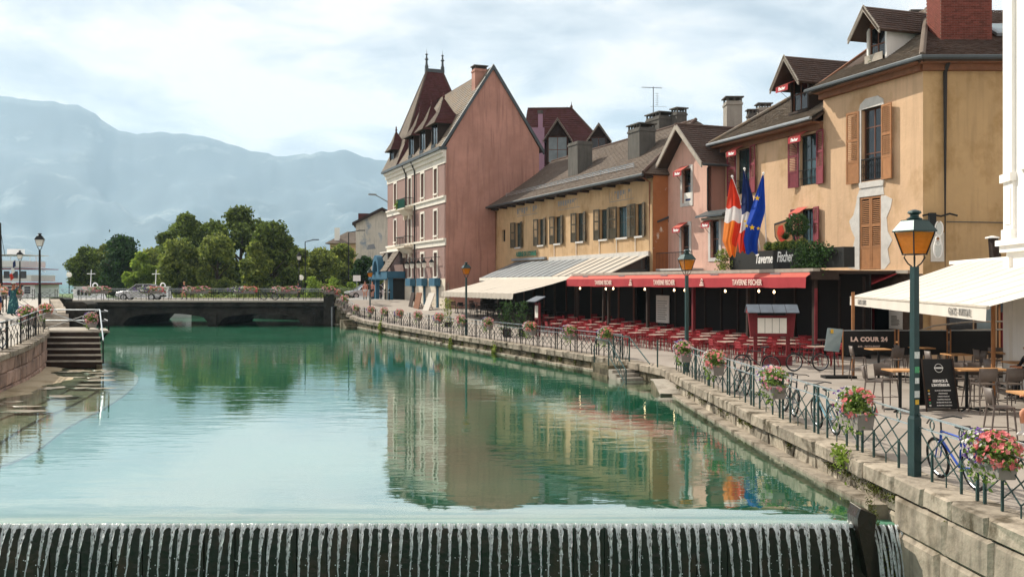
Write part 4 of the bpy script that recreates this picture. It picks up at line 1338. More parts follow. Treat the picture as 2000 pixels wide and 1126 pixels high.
for k in range(4): ridge_caps(hotel, FH.p(*b1[k], zk + .05), FH.p(*tp_[k], 25.4), 'tile_dark', .10)
MB().bx(FH, um - .2, um + .2, c_n - 1.0, c_n + 1.0, 25.35, 25.7).build('ridge_cap', 'zinc_dark', hotel)
for q in (.85, -.85):
    c = FH.p(um, c_n + q, 25.65)
    MB().lathe([(.16, 0), (.20, .25), (.12, .5), (.10, .9), (.22, 1.0), (.1, 1.12), (.06, 1.4), (.16, 1.5), (.02, 1.62), (.015, 2.0)], c, 8).build('finial', 'zinc_dark', hotel)
# pavilion dormers
def hip_dormer(uc, w, n0, z0, z1, zr, nb=-2.4):
    d = MB().bx(FH, uc - w / 2, uc - w / 2 + .14, n0 - .12, n0, z0, z1).bx(FH, uc + w / 2 - .14, uc + w / 2, n0 - .12, n0, z0, z1)
    d.bx(FH, uc - w / 2, uc + w / 2, nb, nb + .05, z0, z1).bx(FH, uc - w / 2, uc - w / 2 + .05, nb, n0 - .12, z0, z1).bx(FH, uc + w / 2 - .05, uc + w / 2, nb, n0 - .12, z0, z1)
    o = d.build('dormer', 'wood_dark', hotel)
    window(o, FH, uc - w / 2 + .14, uc + w / 2 - .14, z0 + .2, z1 - .05, n0 - .12, 'frame_dark', 'glass_dark', 2, 1, .07)
    e = .4; ap = (uc, (n0 + nb) / 2 + .4)
    cs = [(uc - w / 2 - e, n0 + e), (uc + w / 2 + e, n0 + e), (uc + w / 2 + e, nb), (uc - w / 2 - e, nb)]
    tpz = [(ap[0], ap[1] + .02)] * 4
    mid = [((x + ap[0] * 1.3) / 2.3, (y + ap[1] * 1.3) / 2.3) for x, y in cs]; zm = z1 + (zr - z1) * .42
    for (za, ba, zb, bb) in ((z1 - .15, cs, zm, mid), (zm, mid, zr, tpz)):
        for k in range(4):
            j = (k + 1) % 4
            roof_side(o, FH.p(*ba[k], za), FH.p(*ba[j], za), FH.p(*bb[j], zb), FH.p(*bb[k], zb), 'tile_brown' if k != 3 else 'tile_red', ex=.2, tw=.22)
    MB().lathe([(.10, 0), (.12, .12), (.05, .22), (.09, .3), (.01, .5)], FH.p(ap[0], ap[1], zr), 7).build('finial', 'tile_red', o)
    MB().bx(FH, uc - .6, uc + .6, n0 + .1, n0 + .14, z0 + .1, z0 + .55).build('sill_rail', 'iron_black', o)
for (uc) in (2.9, 6.6, 10.4): hip_dormer(uc, 1.9, .1, 15.3, 17.7, 20.0)
hip_dormer(17.6, 1.7, .15, 15.3, 17.3, 19.2, -1.6)
m = chimney(FH, 1.6, c_n - .2 + .9, .9, 1.1, 18.5, 22.4, '', 'pink_wall', parent=hotel)
# security lamp pole off the hotel corner
t = thing('street_lamp', 'grey arm lamp sticking out from the far hotel corner', 'street lamp', FH.p(19.8, .1, 9.5))
MB().tube([FH.p(19.8, 0, 12.2), FH.p(19.9, 1.3, 12.9)], .05, 6).build('arm', 'zinc', t)
MB().bx(FH, 19.7, 20.1, 1.2, 2.0, 12.85, 12.98).build('lamp_head', 'zinc', t)

# ---------------------------------------------------------------- red roofed house behind
rb = thing('back_house', 'red tiled house with two dormers rising behind the gable of the hotel', 'building', (8, 99, 1))
FB = Fr((1.2, 96), (1, -.05), (-.05, -1))
MB().bx(FB, 0, 9.2, -9, 0, 1, 15.5).build('wall', 'lilac_wall', rb)
roof_side(rb, FB.p(-.5, .5, 15.3), FB.p(9.7, .5, 15.3), FB.p(4.7, -4.5, 21.8), FB.p(.2, -4.5, 21.8), 'tile_red', ex=.3, tw=.3)
roof_side(rb, FB.p(9.7, .5, 15.3), FB.p(9.7, -9.5, 15.3), FB.p(4.7, -4.5, 21.8), FB.p(4.7, -4.5, 21.8), 'tile_red', ex=.3, tw=.3)
roof_side(rb, FB.p(-.5, -9.5, 15.3), FB.p(-.5, .5, 15.3), FB.p(.2, -4.5, 21.8), FB.p(.2, -4.5, 21.8), 'tile_red', ex=.3, tw=.3)
ridge_caps(rb, FB.p(.2, -4.5, 21.85), FB.p(4.7, -4.5, 21.85)); ridge_caps(rb, FB.p(4.7, -4.5, 21.85), FB.p(9.7, .5, 15.4))
MB().lathe([(.12, 0), (.15, .2), (.04, .4), (.02, .7)], FB.p(4.7, -4.5, 21.8), 7).build('finial', 'tile_dark', rb)
gable_dormer(rb, FB, 3.3, 2.2, .45, -3, 15.6, 18.2, 19.9, 'wood_dark', glass='glass_pale', front_over=.5, cheek='wood_dark', tile='tile_pale')
gable_dormer(rb, FB, 7.3, 1.8, .45, -3, 15.6, 18.1, 19.4, 'wood_dark', front_over=.5, tile='tile_pale')
MB().bx(FB, .7, 2.0, .1, .9, 14, 19.0).build('lilac_shaft', 'lilac_wall', rb)
MB().bx(FB, 1.35, 1.8, -1.6, -1.1, 17, 20.7).build('flue', 'lilac_wall', rb)
MB().bx(FB, 1.3, 1.85, -1.65, -1.05, 20.7, 21.05).build('flue_cap', 'chimney_dark', rb)

# ---------------------------------------------------------------- long cream house
FC = Fr((-1.4, 83.6), DIR, NOUT)
LC = 27.0
cream = thing('cream_house', 'long low cream house with dark shutters and grey brown tiled roof', 'building', (4, 70, 1))
wpx = [(1002, 1023), (1046, 1068), (1077.5, 1102), (1119.5, 1147.5), (1164, 1195), (1195, 1237), (1235, 1263)]
holes = []
info = []
for (a, b) in wpx:
    ua, ub = FC.ua(a), FC.ua(b)
    w = ub - ua
    o0, o1 = ua + w * .26, ub - w * .26
    holes.append((o0, o1, 6.72, 8.70)); info.append((ua, ub, o0, o1))
us0 = FC.ua(981); holes.append((us0, us0 + .7, 7.3, 8.3))
wall_holes(FC, 0, LC, 4.0, 10.5, holes, .3).build('front_wall', 'cream_wall', cream)
MB().bx(FC, 0, LC, -9.9, -.31, .5, 10.4).build('body', 'orange_wall', cream)
MB().bx(FC, 0, LC, -.31, -.005, .5, 4.0).build('ground_floor', 'shaded_ground_floor', cream)
MB().bx(FC, LC - .05, LC + .012, -1.2, -.012, 4, 10.45).build('end_wall', 'orange_wall', cream)
for k, (ua, ub, o0, o1) in enumerate(info):
    window(cream, FC, o0, o1, 6.72, 8.70, -.22, 'frame_dark', 'glass_teal', 2, 2, .05)
    shutter(cream, FC, o0 - .01, 6.68, 8.74, (o1 - o0) * .52, -1, .28 + .1 * R.random(), 'shutter_dark')
    shutter(cream, FC, o1 + .01, 6.68, 8.74, (o1 - o0) * .52, 1, .12 + .1 * R.random(), 'shutter_dark')
    MB().bx(FC, o0 - .08, o1 + .08, -.05, .10, 6.60, 6.72).build('sill', 'grey_stone', cream)
    if k > 1: MB().tube([FC.p(o0, .05, 6.6), FC.p(o0, .05, 5.6)], .03, 5).build('conduit', 'hotel_white', cream)
window(cream, FC, us0, us0 + .7, 7.3, 8.3, -.2, 'frame_dark', 'glass_dark', 1, 1, .04)
RZ = 14.5
roof_side(cream, FC.p(-.3, .75, 10.35), FC.p(LC + .2, .75, 10.35), FC.p(LC - 3.8, -5.37, RZ), FC.p(-.3, -5.37, RZ), 'tile_brown', ex=.26, tw=.26, curve=.12)
roof_side(cream, FC.p(LC + .2, .75, 10.35), FC.p(LC + .2, -10.2, 10.35), FC.p(LC - 3.8, -5.37, RZ), FC.p(LC - 3.8, -5.37, RZ), 'tile_brown', ex=.26, tw=.26)
roof_side(cream, FC.p(LC, -10.6, 10.5), FC.p(-.3, -10.6, 10.5), FC.p(-.3, -5.37, RZ), FC.p(LC - 3.8, -5.37, RZ), 'tile_brown', ex=.4, tw=.4)
ridge_caps(cream, FC.p(-.3, -5.37, RZ + .05), FC.p(LC - 3.8, -5.37, RZ + .05)); ridge_caps(cream, FC.p(LC + .2, .75, 10.42), FC.p(LC - 3.8, -5.37, RZ + .05), 'tile_dark', .12)
MB().tube([FC.p(-.4, .85, 10.27), FC.p(LC + .3, .85, 10.27)], .09, 7).build('gutter', 'zinc_dark', cream)
MB().bx(FC, -.3, LC + .1, .0, .72, 10.14, 10.22).build('soffit', 'wood_dark', cream)
for k in range(14): MB().bx(FC, .6 + k * 1.95, .75 + k * 1.95, .0, .66, 10.0, 10.139).build('rafter_end', 'wood_dark', cream)
m = MB()      # snow guard rail
for z in (.0, .1, .2): m.tube([FC.p(1.5, -.35, 11.18 + z), FC.p(LC - 3, -.35, 11.18 + z)], .018, 4)
m.build('snow_guard_rails', 'rail_pale', cream)
for k in range(20): MB().tube([FC.p(1.6 + k * 1.18, -.35, 11.0), FC.p(1.6 + k * 1.18, -.35, 11.4)], .02, 4).build('guard_post', 'zinc', cream)
downpipe(cream, [FC.p(.25, .75, 10.25), FC.p(.25, .1, 9.9), FC.p(.25, .1, 5)], 'wood_brown', .07)
downpipe(cream, [FC.p(LC - .2, .75, 10.25), FC.p(LC - .2, .1, 9.9), FC.p(LC - .2, .1, 5)], 'wood_brown', .06)
MB().bx(FC, FC.ua(1075), LC - .3, -.02, .14, 5.45, 5.75).build('wall_ledge', 'grey_stone', cream)
put_text('AUBERGE DU LYONNAIS', .52, 'text_green', cream, FC, (FC.ua(994) + FC.ua(1070)) / 2, .14, 6.12, sx=.72, bold=.02)
MB().bx(FC, FC.ua(1003), FC.ua(1068), .02, .2, 5.62, 5.8).build('sign_lightbox', 'zinc', cream)
for (a, b, z) in ((1010, 1050, 9.6), (1090, 1132, 9.55), (1190, 1238, 9.5)):    # old painted lettering, worn away to strokes
    u = FC.ua(a); v = FC.ua(b); m = MB(); nlet = 9
    m.bx(FC, u, v, .004, .008, z - .42, z - .38)
    for k in range(nlet):
        uu = u + (v - u) * k / nlet
        if R.random() < .8: m.bx(FC, uu, uu + .04, .004, .008, z - .32, z + .25)
        if R.random() < .6: m.bx(FC, uu, uu + (v - u) / nlet * .7, .0041, .0081, z + R.uniform(-.3, .2), z + .24)
    m.build('worn_lettering', 'text_grey', cream)
# chimneys of the cream house (big dark stacks)
chimney(FC, FC.ua(1133, -2.2), -2.2, 1.7, 1.2, 11.6, 14.35, 'dark square chimney stack low on the cream house roof near the hotel', 'chimney_dark', top=None)
chimney(FC, FC.ua(1253, -2.6), -2.6, 1.6, 1.2, 11.8, 14.1, 'grey chimney with slab cowl halfway along the cream house roof', 'chimney_dark')
chimney(FC, FC.ua(1290, -6.3), -6.3, 1.9, 1.3, 12.8, 15.7, 'wide dark chimney with slab cowl just behind the cream house ridge', 'chimney_dark')
chimney(FC, FC.ua(1326, -7.0), -7.0, .8, .8, 12.5, 15.9, 'slim small chimney behind the cream house ridge', 'chimney_dark')
an = thing('television_antenna', 'thin roof antenna with cross bars above the cream house', 'antenna', FC.p(FC.ua(1276, -6.3), -6.3, 15.5))
q = FC.p(FC.ua(1276, -6.3), -6.3, 0); Yq = q.y
zt_ = EYE + (553 - 170) / 1900 * Yq; zb_ = EYE + (553 - 222) / 1900 * Yq
MB().tube([(q.x, q.y, zb_ - .6), (q.x, q.y, zt_)], .03, 5).build('mast', 'zinc_dark', an)
MB().tube([(q.x - .85, q.y, zt_ - .02), (q.x + .65, q.y, zt_ - .08)], .022, 5).build('boom', 'zinc_dark', an)
for k in range(6):
    MB().tube([(q.x - .8 + k * .26, q.y - .3, zt_ - .03), (q.x - .8 + k * .26, q.y + .3, zt_ - .03)], .01, 4).build('element', 'zinc_dark', an)
MB().tube([(q.x + .28, q.y, zt_ - .4), (q.x + .28, q.y, zt_ - 1.4)], .012, 4).build('side_mast', 'zinc_dark', an)
for k in range(6): MB().tube([(q.x + .14, q.y, zt_ - .5 - k * .16), (q.x + .42, q.y, zt_ - .5 - k * .16)], .01, 4).build('element', 'zinc_dark', an)
MB().tube([(q.x - .25, q.y, zt_ - 1.42), (q.x + .95, q.y, zt_ - 1.42)], .012, 4).build('lower_boom', 'zinc_dark', an)
# ---------------------------------------------------------------- narrow rose gabled house
FP = Fr((9.42, 58.9), DIR, NOUT)
rose = thing('rose_house', 'narrow rose plastered house with steep grey edged gable and small red awnings', 'building', (11, 57, 1))
U1 = FP.ua(1382); UR = FP.ua(1428); UL = -1.5
def pxh(F, a, b, t, bt):
    u0, z1 = F.uz(a, t); u1, z0 = F.uz(b, bt)
    zc = (F.uz((a + b) / 2, t)[1], F.uz((a + b) / 2, bt)[1])
    return (u0, u1, zc[1], zc[0])
hu = pxh(FP, 1333, 1350, 330, 396)
hl = [pxh(FP, 1279, 1292, 447, 508), pxh(FP, 1331, 1347, 440, 524), pxh(FP, 1388, 1405, 430, 503)]
wall_holes(FP, UL, UR, 4.2, 7.55, hl, .25).build('lower_wall', 'rose_wall', rose)
uc = U1 / 2
wall_holes(FP, 0, U1, 7.55, 10.7, [hu], .25).build('upper_wall', 'rose_wall', rose)
MB().prism([(0, 10.7), (U1, 10.7), (uc, 12.75)], FP, -.25, 0).build('gable', 'rose_wall', rose)
MB().bx(FP, 0.005, U1, -9, -.26, 4, 10.7).build('body', 'rose_wall_shaded', rose)
MB().bx(FP, UL, UR, -9, -.26, .4, 7.5).build('lower_body', 'rose_wall_shaded', rose)
MB().bx(FP, UL, UR, -.26, -.003, .4, 4.2).build('ground_floor', 'shaded_ground_floor', rose)
for h in [hu] + hl:
    window(rose, FP, *h, -.2, 'frame_brown', 'glass_dark', 1, 2, .05)
    m = MB()
    m.bx(FP, h[0] - .2, h[0], -.02, .04, h[2] - .2, h[3] + .2); m.bx(FP, h[1], h[1] + .2, -.02, .04, h[2] - .2, h[3] + .2)
    m.bx(FP, h[0], h[1], -.02, .04, h[3], h[3] + .2); m.bx(FP, h[0], h[1], -.02, .041, h[2] - .2, h[2])
    m.build('window_surround', 'grey_stone', rose)
    window_awning(rose, FP, h[0] - .1, h[1] - .15, h[3] - .15)
MB().bx(FP, hu[0] + .02, hu[1] - .02, -.1, -.08, hu[2] + .02, hu[2] + .6).build('white_notice', 'paper', rose)
MB().bx(FP, hu[0] + .2, hu[1] - .2, -.079, -.075, hu[2] + .12, hu[2] + .25).build('notice_print', 'cloth_navy', rose)
for (a, b) in ((UL - .3, .15), (U1 - .1, UR + .25)):        # small canopies over the side bays
    MB().prism([(0, 7.72), (.75, 7.45), (.75, 7.55), (0, 7.86)], Fr(FP.p(a, 0, 0).xy, NOUT, DIR), 0, b - a).build('canopy', 'zinc_dark', rose)
    MB().bx(FP, a + .1, b - .1, .01, .45, 7.3, 7.44).build('canopy_soffit', 'wood_grey', rose)
    MB().bx(FP, a, b, -1.0, .0, 7.5, 7.6).build('flat_roof', 'zinc_dark', rose)
RZP = 13.0; sl = (RZP - 10.55) / (U1 / 2 + .5)
for s in (-1, 1):
    ue = uc + s * (U1 / 2 + .55); ze = 10.45
    A, B, C, D = FP.p(ue, .75, ze), FP.p(ue, -9, ze), FP.p(uc, -9, RZP), FP.p(uc, .75, RZP)
    roof_side(rose, A, B, C, D, 'tile_dark', ex=.2, tw=.24)
    MB().hexa([FP.p(ue, .70, ze - .22), FP.p(uc, .70, RZP - .26), FP.p(uc, .78, RZP - .26), FP.p(ue, .78, ze - .22),
               FP.p(ue, .70, ze + .09), FP.p(uc, .70, RZP + .09), FP.p(uc, .78, RZP + .09), FP.p(ue, .78, ze + .09)]).build('barge_board', 'wood_grey', rose)
MB().tube([FP.p(U1 + .62, .7, 10.4), FP.p(U1 + .62, -6, 10.4)], .07, 6).build('gutter', 'zinc_dark', rose)
ridge_caps(rose, FP.p(uc, .8, RZP + .04), FP.p(uc, -8, RZP + .04))
downpipe(rose, [FP.p(U1 + .1, .06, 10.3), FP.p(U1 + .1, .06, 7.9)], 'frame_dark', .05)
bal = thing('balcony', 'small balcony with thin vertical iron bars on the rose house', 'balcony', FP.p(1.7, .5, 4.6))
b0, b1 = FP.ua(1283, .6), FP.ua(1358, .6)
MB().bx(FP, b0, b1, .06, .85, 4.55, 4.66).build('slab', 'grey_stone', bal)
MB().tube([FP.p(b0, .8, 5.6), FP.p(b1, .8, 5.6)], .025, 5).build('top_rail', 'iron_black', bal)
for k in range(27):
    u = b0 + (b1 - b0) * k / 26
    MB().tube([FP.p(u, .8, 4.66), FP.p(u, .8, 5.6)], .012, 4).build('bar', 'iron_black', bal)

# ---------------------------------------------------------------- houses glimpsed behind (roof with chimney)
mid = thing('rear_house', 'brown tiled rear roof with hip showing between rose and yellow houses', 'building', (21, 66, 1))
FM = Fr(FP.p(2, -9.2, 0).xy, DIR, NOUT)
MB().bx(FM, -5, 12, -9, 0, 1, 12.5).build('wall', 'rose_wall_shaded', mid)
roof_side(mid, FM.p(-5.5, .5, 12.3), FM.p(6, .5, 12.3), FM.p(2.0, -4.5, 15.9), FM.p(-4, -4.5, 15.9), 'tile_brown', ex=.3, tw=.3)
roof_side(mid, FM.p(6, .5, 12.3), FM.p(6, -9, 12.3), FM.p(2.0, -4.5, 15.9), FM.p(2, -4.5, 15.9), 'tile_dark', ex=.3, tw=.3)
ridge_caps(mid, FM.p(-4, -4.5, 15.95), FM.p(2, -4.5, 15.95)); ridge_caps(mid, FM.p(2, -4.5, 15.95), FM.p(6, .5, 12.4))
Fk = Fr((14.4, 63.5), (1, 0), (0, -1))
chimney(Fk, 0, 0, 1.0, 1.1, 11, 15.6, 'tall pale concrete chimney with cowl behind the rose gable', 'concrete')
Fk = Fr((18.1, 70), (1, 0), (0, -1))
chimney(Fk, 0, 0, .9, .9, 12, 16.4, 'far pale chimney pair member beside the yellow house roof', 'concrete')
chimney(Fk, -.95, .4, .6, .6, 12, 15.9, 'small low dark chimney left of the far pale chimney', 'chimney_dark')

# ---------------------------------------------------------------- yellow corner house
FY = Fr((12.1, 55.2), (.317, -.949), (-.949, -.317))
LY = 15.64
yel = thing('yellow_house', 'sand yellow corner house with red and orange shutters and tiled roof', 'building', (15, 48, 1))
US = FY.ua(1608)           # step between lower and upper eaves
def opening(F, a, b, t, bt): return pxh(F, a, b, t, bt)
wA = opening(FY, 1439, 1466, 290, 378)
wB = opening(FY, 1562, 1596, 262, 361)
wC = opening(FY, 1563, 1590, 408, 478)
wD = opening(FY, 1683, 1723, 210, 352)
wE = opening(FY, 1679, 1721, 383, 526)
wall_holes(FY, 0, LY, 4.2, 11.6, [h for h in (wA, wB, wC, wE)] + [(wD[0], wD[1], wD[2], 11.6)], .3).build('front_wall', 'sand_wall', yel)
wall_holes(FY, US, LY, 11.6, 12.85, [(wD[0], wD[1], 11.6, wD[3])], .3).build('front_wall_upper', 'sand_wall', yel)
c0 = FY.p(LY, 0, 0)
FE = Fr(c0.xy, (1, .0), (0, -1))      # end wall facing the camera, after a slight chamfer
MB().bx(FE, 0, 22, -9, -.0, .4, 12.85).build('end_wall', 'ochre_wall', yel)
MB().bx(FY, 0.01, LY, -7, -.31, .4, 11.5).build('body', 'sand_wall', yel)
MB().bx(FY, US, LY, -7, -.31, 11.5, 12.8).build('upper_body', 'sand_wall', yel)
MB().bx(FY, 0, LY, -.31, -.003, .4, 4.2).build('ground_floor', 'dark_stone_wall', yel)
for (h, lo) in ((wA, 0), (wB, 1), (wC, 0)):
    window(yel, FY, *h, -.22, 'frame_dark', 'glass_teal', 2, 2, .05)
    w = (h[1] - h[0])
    shutter(yel, FY, h[0] - .02, h[2] - .05, h[3] + .05, w * .50, -1, .22, 'shutter_red')
    shutter(yel, FY, h[1] + .02, h[2] - .05, h[3] + .05, w * .50, 1, .18, 'shutter_red')
    window_awning(yel, FY, h[0] - .15, h[0] + w * .62, h[3] - .12 - (.1 if h is wC else 0))
    MB().bx(FY, h[0] - .12, h[0] - .005, -.28, .02, h[2], h[3]).build('jamb_stone', 'grey_stone', yel)
    m = MB()
    if h is not wC:
        for z in (.35, .75): m.tube([FY.p(h[0], .03, h[2] + z), FY.p(h[1], .03, h[2] + z)], .018, 5)
        for k in range(9): m.tube([FY.p(h[0] + w * k / 8, .03, h[2]), FY.p(h[0] + w * (k + (1 if k % 2 else -1) * .4) / 8, .03, h[2] + .75)], .01, 4)
        m.build('guard_rail', 'iron_black', yel)
window(yel, FY, *wD, -.22, 'frame_brown', 'glass_dark', 2, 3, .06, transom=wD[2] + (wD[3] - wD[2]) * .74)
ws_ = wD[1] - wD[0]
shutter(yel, FY, wD[0] - .12, wD[2] - .05, wD[3] - .02, .80, -1, .10, 'wood_orange', parts=True)
shutter(yel, FY, wD[1] + .02, wD[2] - .05, wD[3] - .02, .80, 1, .16, 'wood_orange', parts=True)
MB().prism([(wD[0] - .15, wD[3]), (wD[1] + .15, wD[3]), (wD[1] + .1, wD[3] + .25), (wD[1] - .25, wD[3] + .45), (wD[0] + .3, wD[3] + .45), (wD[0] - .05, wD[3] + .25)], FY, -.02, .05).build('stone_lintel', 'grey_stone', yel)
MB().bx(FY, wD[0] - .16, wD[0] - .003, -.28, .04, wD[2] - .05, wD[3]).build('jamb_stone', 'grey_stone', yel)
MB().prism([(wD[0] - .1, wD[2] - .3), (wD[1] + .1, wD[2] - .3), (wD[1] + .15, wD[2] - .04), (wD[0] - .15, wD[2] - .04)], FY, -.02, .06).build('stone_sill', 'grey_stone', yel)
m = MB()
gr0, gr1 = wD[2], wD[2] + (wD[3] - wD[2]) * .30
m.tube([FY.p(wD[0], .02, gr1), FY.p(wD[1], .02, gr1)], .03, 5); m.tube([FY.p(wD[0], .02, gr0 + .05), FY.p(wD[1], .02, gr0 + .05)], .02, 5)
for k in range(11): m.tube([FY.p(wD[0] + ws_ * k / 10, .02, gr0), FY.p(wD[0] + ws_ * k / 10, .02, gr1)], .012, 4)
for k in range(5):
    for zz in (.3, .7): m.ring(FY.p(wD[0] + ws_ * (k + .5) / 5, .02, gr0 + (gr1 - gr0) * zz), .08, .01, Vector((NOUT.x, NOUT.y, 0)), 10, 4)
m.build('window_grille', 'iron_black', yel)
# closed orange shutters in an irregular stone surround
ue0, ue1, ze0, ze1 = wE
mw = (ue0 + ue1) / 2
shutter(yel, FY, ue0 + .01, ze0 + .02, ze1 - .02, mw - ue0 - .015, 1, 0, 'wood_orange', n=-.06, parts=True)
shutter(yel, FY, ue1 - .01, ze0 + .02, ze1 - .02, ue1 - mw - .015, -1, 0, 'wood_orange', n=-.06, parts=True)
MB().bx(FY, ue0, ue1, -.29, -.2, ze0, ze1).build('dark_opening', 'interior_dark', yel)
ol = [(-.05, 0), (-.55, .1), (-.75, .55), (-.65, .95), (-.3, 1.1), (-.22, 1.5), (-.4, 1.9), (-.5, 2.3), (-.3, 2.55), (-.18, 3.0), (-.12, 3.3), (.1, 3.75), (.45, 3.85)]
orr = [(1.05, 3.85), (1.2, 3.3), (1.5, 3.1), (1.42, 2.7), (1.25, 2.3), (1.3, 1.7), (1.5, 1.3), (1.3, .9), (1.4, .3), (1.15, 0)]
sc_u = (ue1 - ue0) / 1.0; sc_z = (ze1 - ze0) / 3.35
def rag(pts): return [(ue0 + u * sc_u, ze0 + z * sc_z) for u, z in pts]
lft = rag(ol); rgt = rag(orr)
for k in range(len(lft) - 1):
    a, b = lft[k], lft[k + 1]
    if a[0] < ue0 and b[0] <= ue0 + .3 and a[1] < ze1:
        MB().prism([a, (ue0, a[1]), (ue0, b[1]), (min(b[0], ue0), b[1])], FY, -.02, .012 + .004 * (k % 2)).build('surround_stone', 'grey_stone', yel)
for k in range(len(rgt) - 1):
    a, b = rgt[k], rgt[k + 1]
    if a[1] <= ze1 + .2: MB().prism([a, b, (ue1, b[1]), (ue1, min(a[1], ze1))], FY, -.02, .012 + .004 * (k % 2)).build('surround_stone', 'grey_stone', yel)
MB().prism([(ue0 - .2, ze1), (ue1 + .2, ze1), (ue1 + .12, ze1 + .5), (ue0 + .2, ze1 + .48), (ue0, ze1 + .3)], FY, -.02, .018).build('surround_stone', 'grey_stone', yel)
# end wall details
gpx = FE.ua(1843)
downpipe(yel, [FE.p(gpx, .5, 12.9), FE.p(gpx, .14, 12.5), FE.p(gpx, .14, 3.2)], 'frame_dark', .085)
MB().tube([FE.p(gpx + .1, .06, 6.35), FE.p(gpx + 3.4, .06, 6.3)], .02, 5).build('conduit', 'zinc_dark', yel)
# roofs
ZL, ZU, ZR = 11.72, 13.05, 16.75
roof_side(yel, FY.p(-.55, .75, ZL), FY.p(US + .1, .75, ZL), FY.p(US + .1, -4.6, 15.2), FY.p(3.2, -4.6, 15.2), 'tile_pale', ex=.155, tw=.18, curve=.12)
roof_side(yel, FY.p(-.55, -8, ZL), FY.p(-.55, .75, ZL), FY.p(3.2, -4.6, 15.2), FY.p(3.2, -4.6, 15.2), 'tile_dark', ex=.2, tw=.2)
ridge_caps(yel, FY.p(-.55, .75, ZL + .04), FY.p(3.2, -4.6, 15.24), 'tile_grey')
MB().tube([FY.p(-.6, .83, ZL - .06), FY.p(US + .15, .83, ZL - .06)], .09, 7).build('gutter', 'zinc', yel)
MB().bx(FY, -.4, US, .0, .72, ZL - .26, ZL - .16).build('soffit', 'wood_brown', yel)
MB().bx(FY, -.3, US - .02, -.01, .16, ZL - .5, ZL - .262).build('eaves_board', 'wood_brown', yel)
re0 = FY.p(US - .6, -4.8, ZR); re1 = Vector((19.7, 46.2, ZR))
ce = Vector((c0.x - .35, c0.y - .75, ZU))
roof_side(yel, FY.p(US - .25, .75, ZU), ce, re1, re0, 'tile_pale', ex=.155, tw=.18, curve=.15)
roof_side(yel, ce, Vector((40, 39.6, ZU)), Vector((40, 46.2, ZR)), re1, 'tile_dark', ex=.16, tw=.19, curve=.1)
roof_side(yel, Vector((40, 53.5, ZU)), FY.p(US - .25, -9.5, ZU), re0, re1, 'tile_dark', ex=.5, tw=.5)
ridge_caps(yel, ce + Vector((0, 0, .06)), re1 + Vector((0, 0, .02)), 'tile_brown', .13); ridge_caps(yel, re0, re1, 'tile_brown', .11)
MB().prism([(.7, ZU), (-4.8, ZR), (-4.8, 11.5), (-.3, 11.5), (-.3, 12.7)], Fr(FY.p(US - .2, 0, 0).xy, FY.n, FY.u), 0, .15).build('verge_wall', 'wood_brown', yel)
gtr = [FY.p(US - .3, .82, ZU - .05), ce + Vector((-.06, -.06, -.05)), Vector((40, 39.5, ZU - .05))]
MB().tube(gtr, .095, 7).build('gutter', 'zinc_dark', yel)
for (pA, pB, a0) in ((FY.p(US, .0, 0), c0, 0), (c0, c0 + Vector((23, 0, 0)), 1)):
    Fq = Fr(pA.xy, (pB - pA).xy, FY.n if a0 == 0 else Vector((0, -1)))
    Lq = (pB - pA).length
    MB().bx(Fq, 0 if a0 == 0 else -.12, Lq + (.1 if a0 == 0 else 0), -.02, .28 + .003 * a0, ZU - .46 + .002 * a0, ZU - .22).build('cornice', 'wood_brown', yel)
    MB().bx(Fq, 0 if a0 == 0 else -.3, Lq + (.25 if a0 == 0 else 0), .0, .60 + .003 * a0, ZU - .22 + .002 * a0, ZU - .14).build('soffit', 'wood_brown', yel)
# dormers
d1 = FY.ua(1563, -.4)
gable_dormer(yel, FY, d1, 1.55, -.35, -4.4, 12.5, 14.25, 15.2, 'wood_brown', over=.45, front_over=.95, cheek='wood_dark', tile='tile_dark')
window_awning(yel, FY, d1 - .8, d1 + .25, 13.75, n=-.3, out=.8)
d2 = FY.ua(1712, -.6)
gable_dormer(yel, FY, d2, 1.35, -.6, -4.0, 13.75, 15.45, 16.25, 'wood_brown', over=.4, front_over=.75, cheek='white_wall', tile='tile_dark')
pot = MB()
for k in range(60): pot.leaf(FY.p(d2 - .3 + R.gauss(0, .12), -.5 + R.gauss(0, .05), 13.95 + R.gauss(0, .08)), .09)
pot.build('sill_plants', 'leaf_flower', yel)
MB().bx(FY, d2 - .6, d2 + .6, -.45, -.42, 13.8, 14.15).build('sill_rail', 'wood_grey', yel)
# small roof vents
for (px, py, Y, lab) in ((1787, 30, 49, 'small flat topped vent chimney on the yellow house ridge'),):
    q = P(px, py, Y); Fv = Fr(q.xy, (1, 0), (0, -1))
    chimney(Fv, 0, 0, .5, .5, q.z - .8, q.z - .1, lab, 'chimney_dark')
# skylight
q0 = Vector((21.2, 0, 0))
def onroof(x, t): return Vector((x, 39.6 + 6.6 * t, ZU + (ZR - ZU) * t))
A, B, C, D = onroof(21.05, .40), onroof(22.2, .40), onroof(22.2, .62), onroof(21.05, .62)
up = Vector((0, -.49, .87)) * .12
sk = MB().hexa([A, B, C, D, A + up, B + up, C + up, D + up]).build('skylight', 'zinc', yel)
i_ = [p + up * 1.06 for p in (A.lerp(C, .1), B.lerp(D, .1), C.lerp(A, .1), D.lerp(B, .1))]
MB().quad(*i_).build('skylight_glass', 'glass_pale', sk)
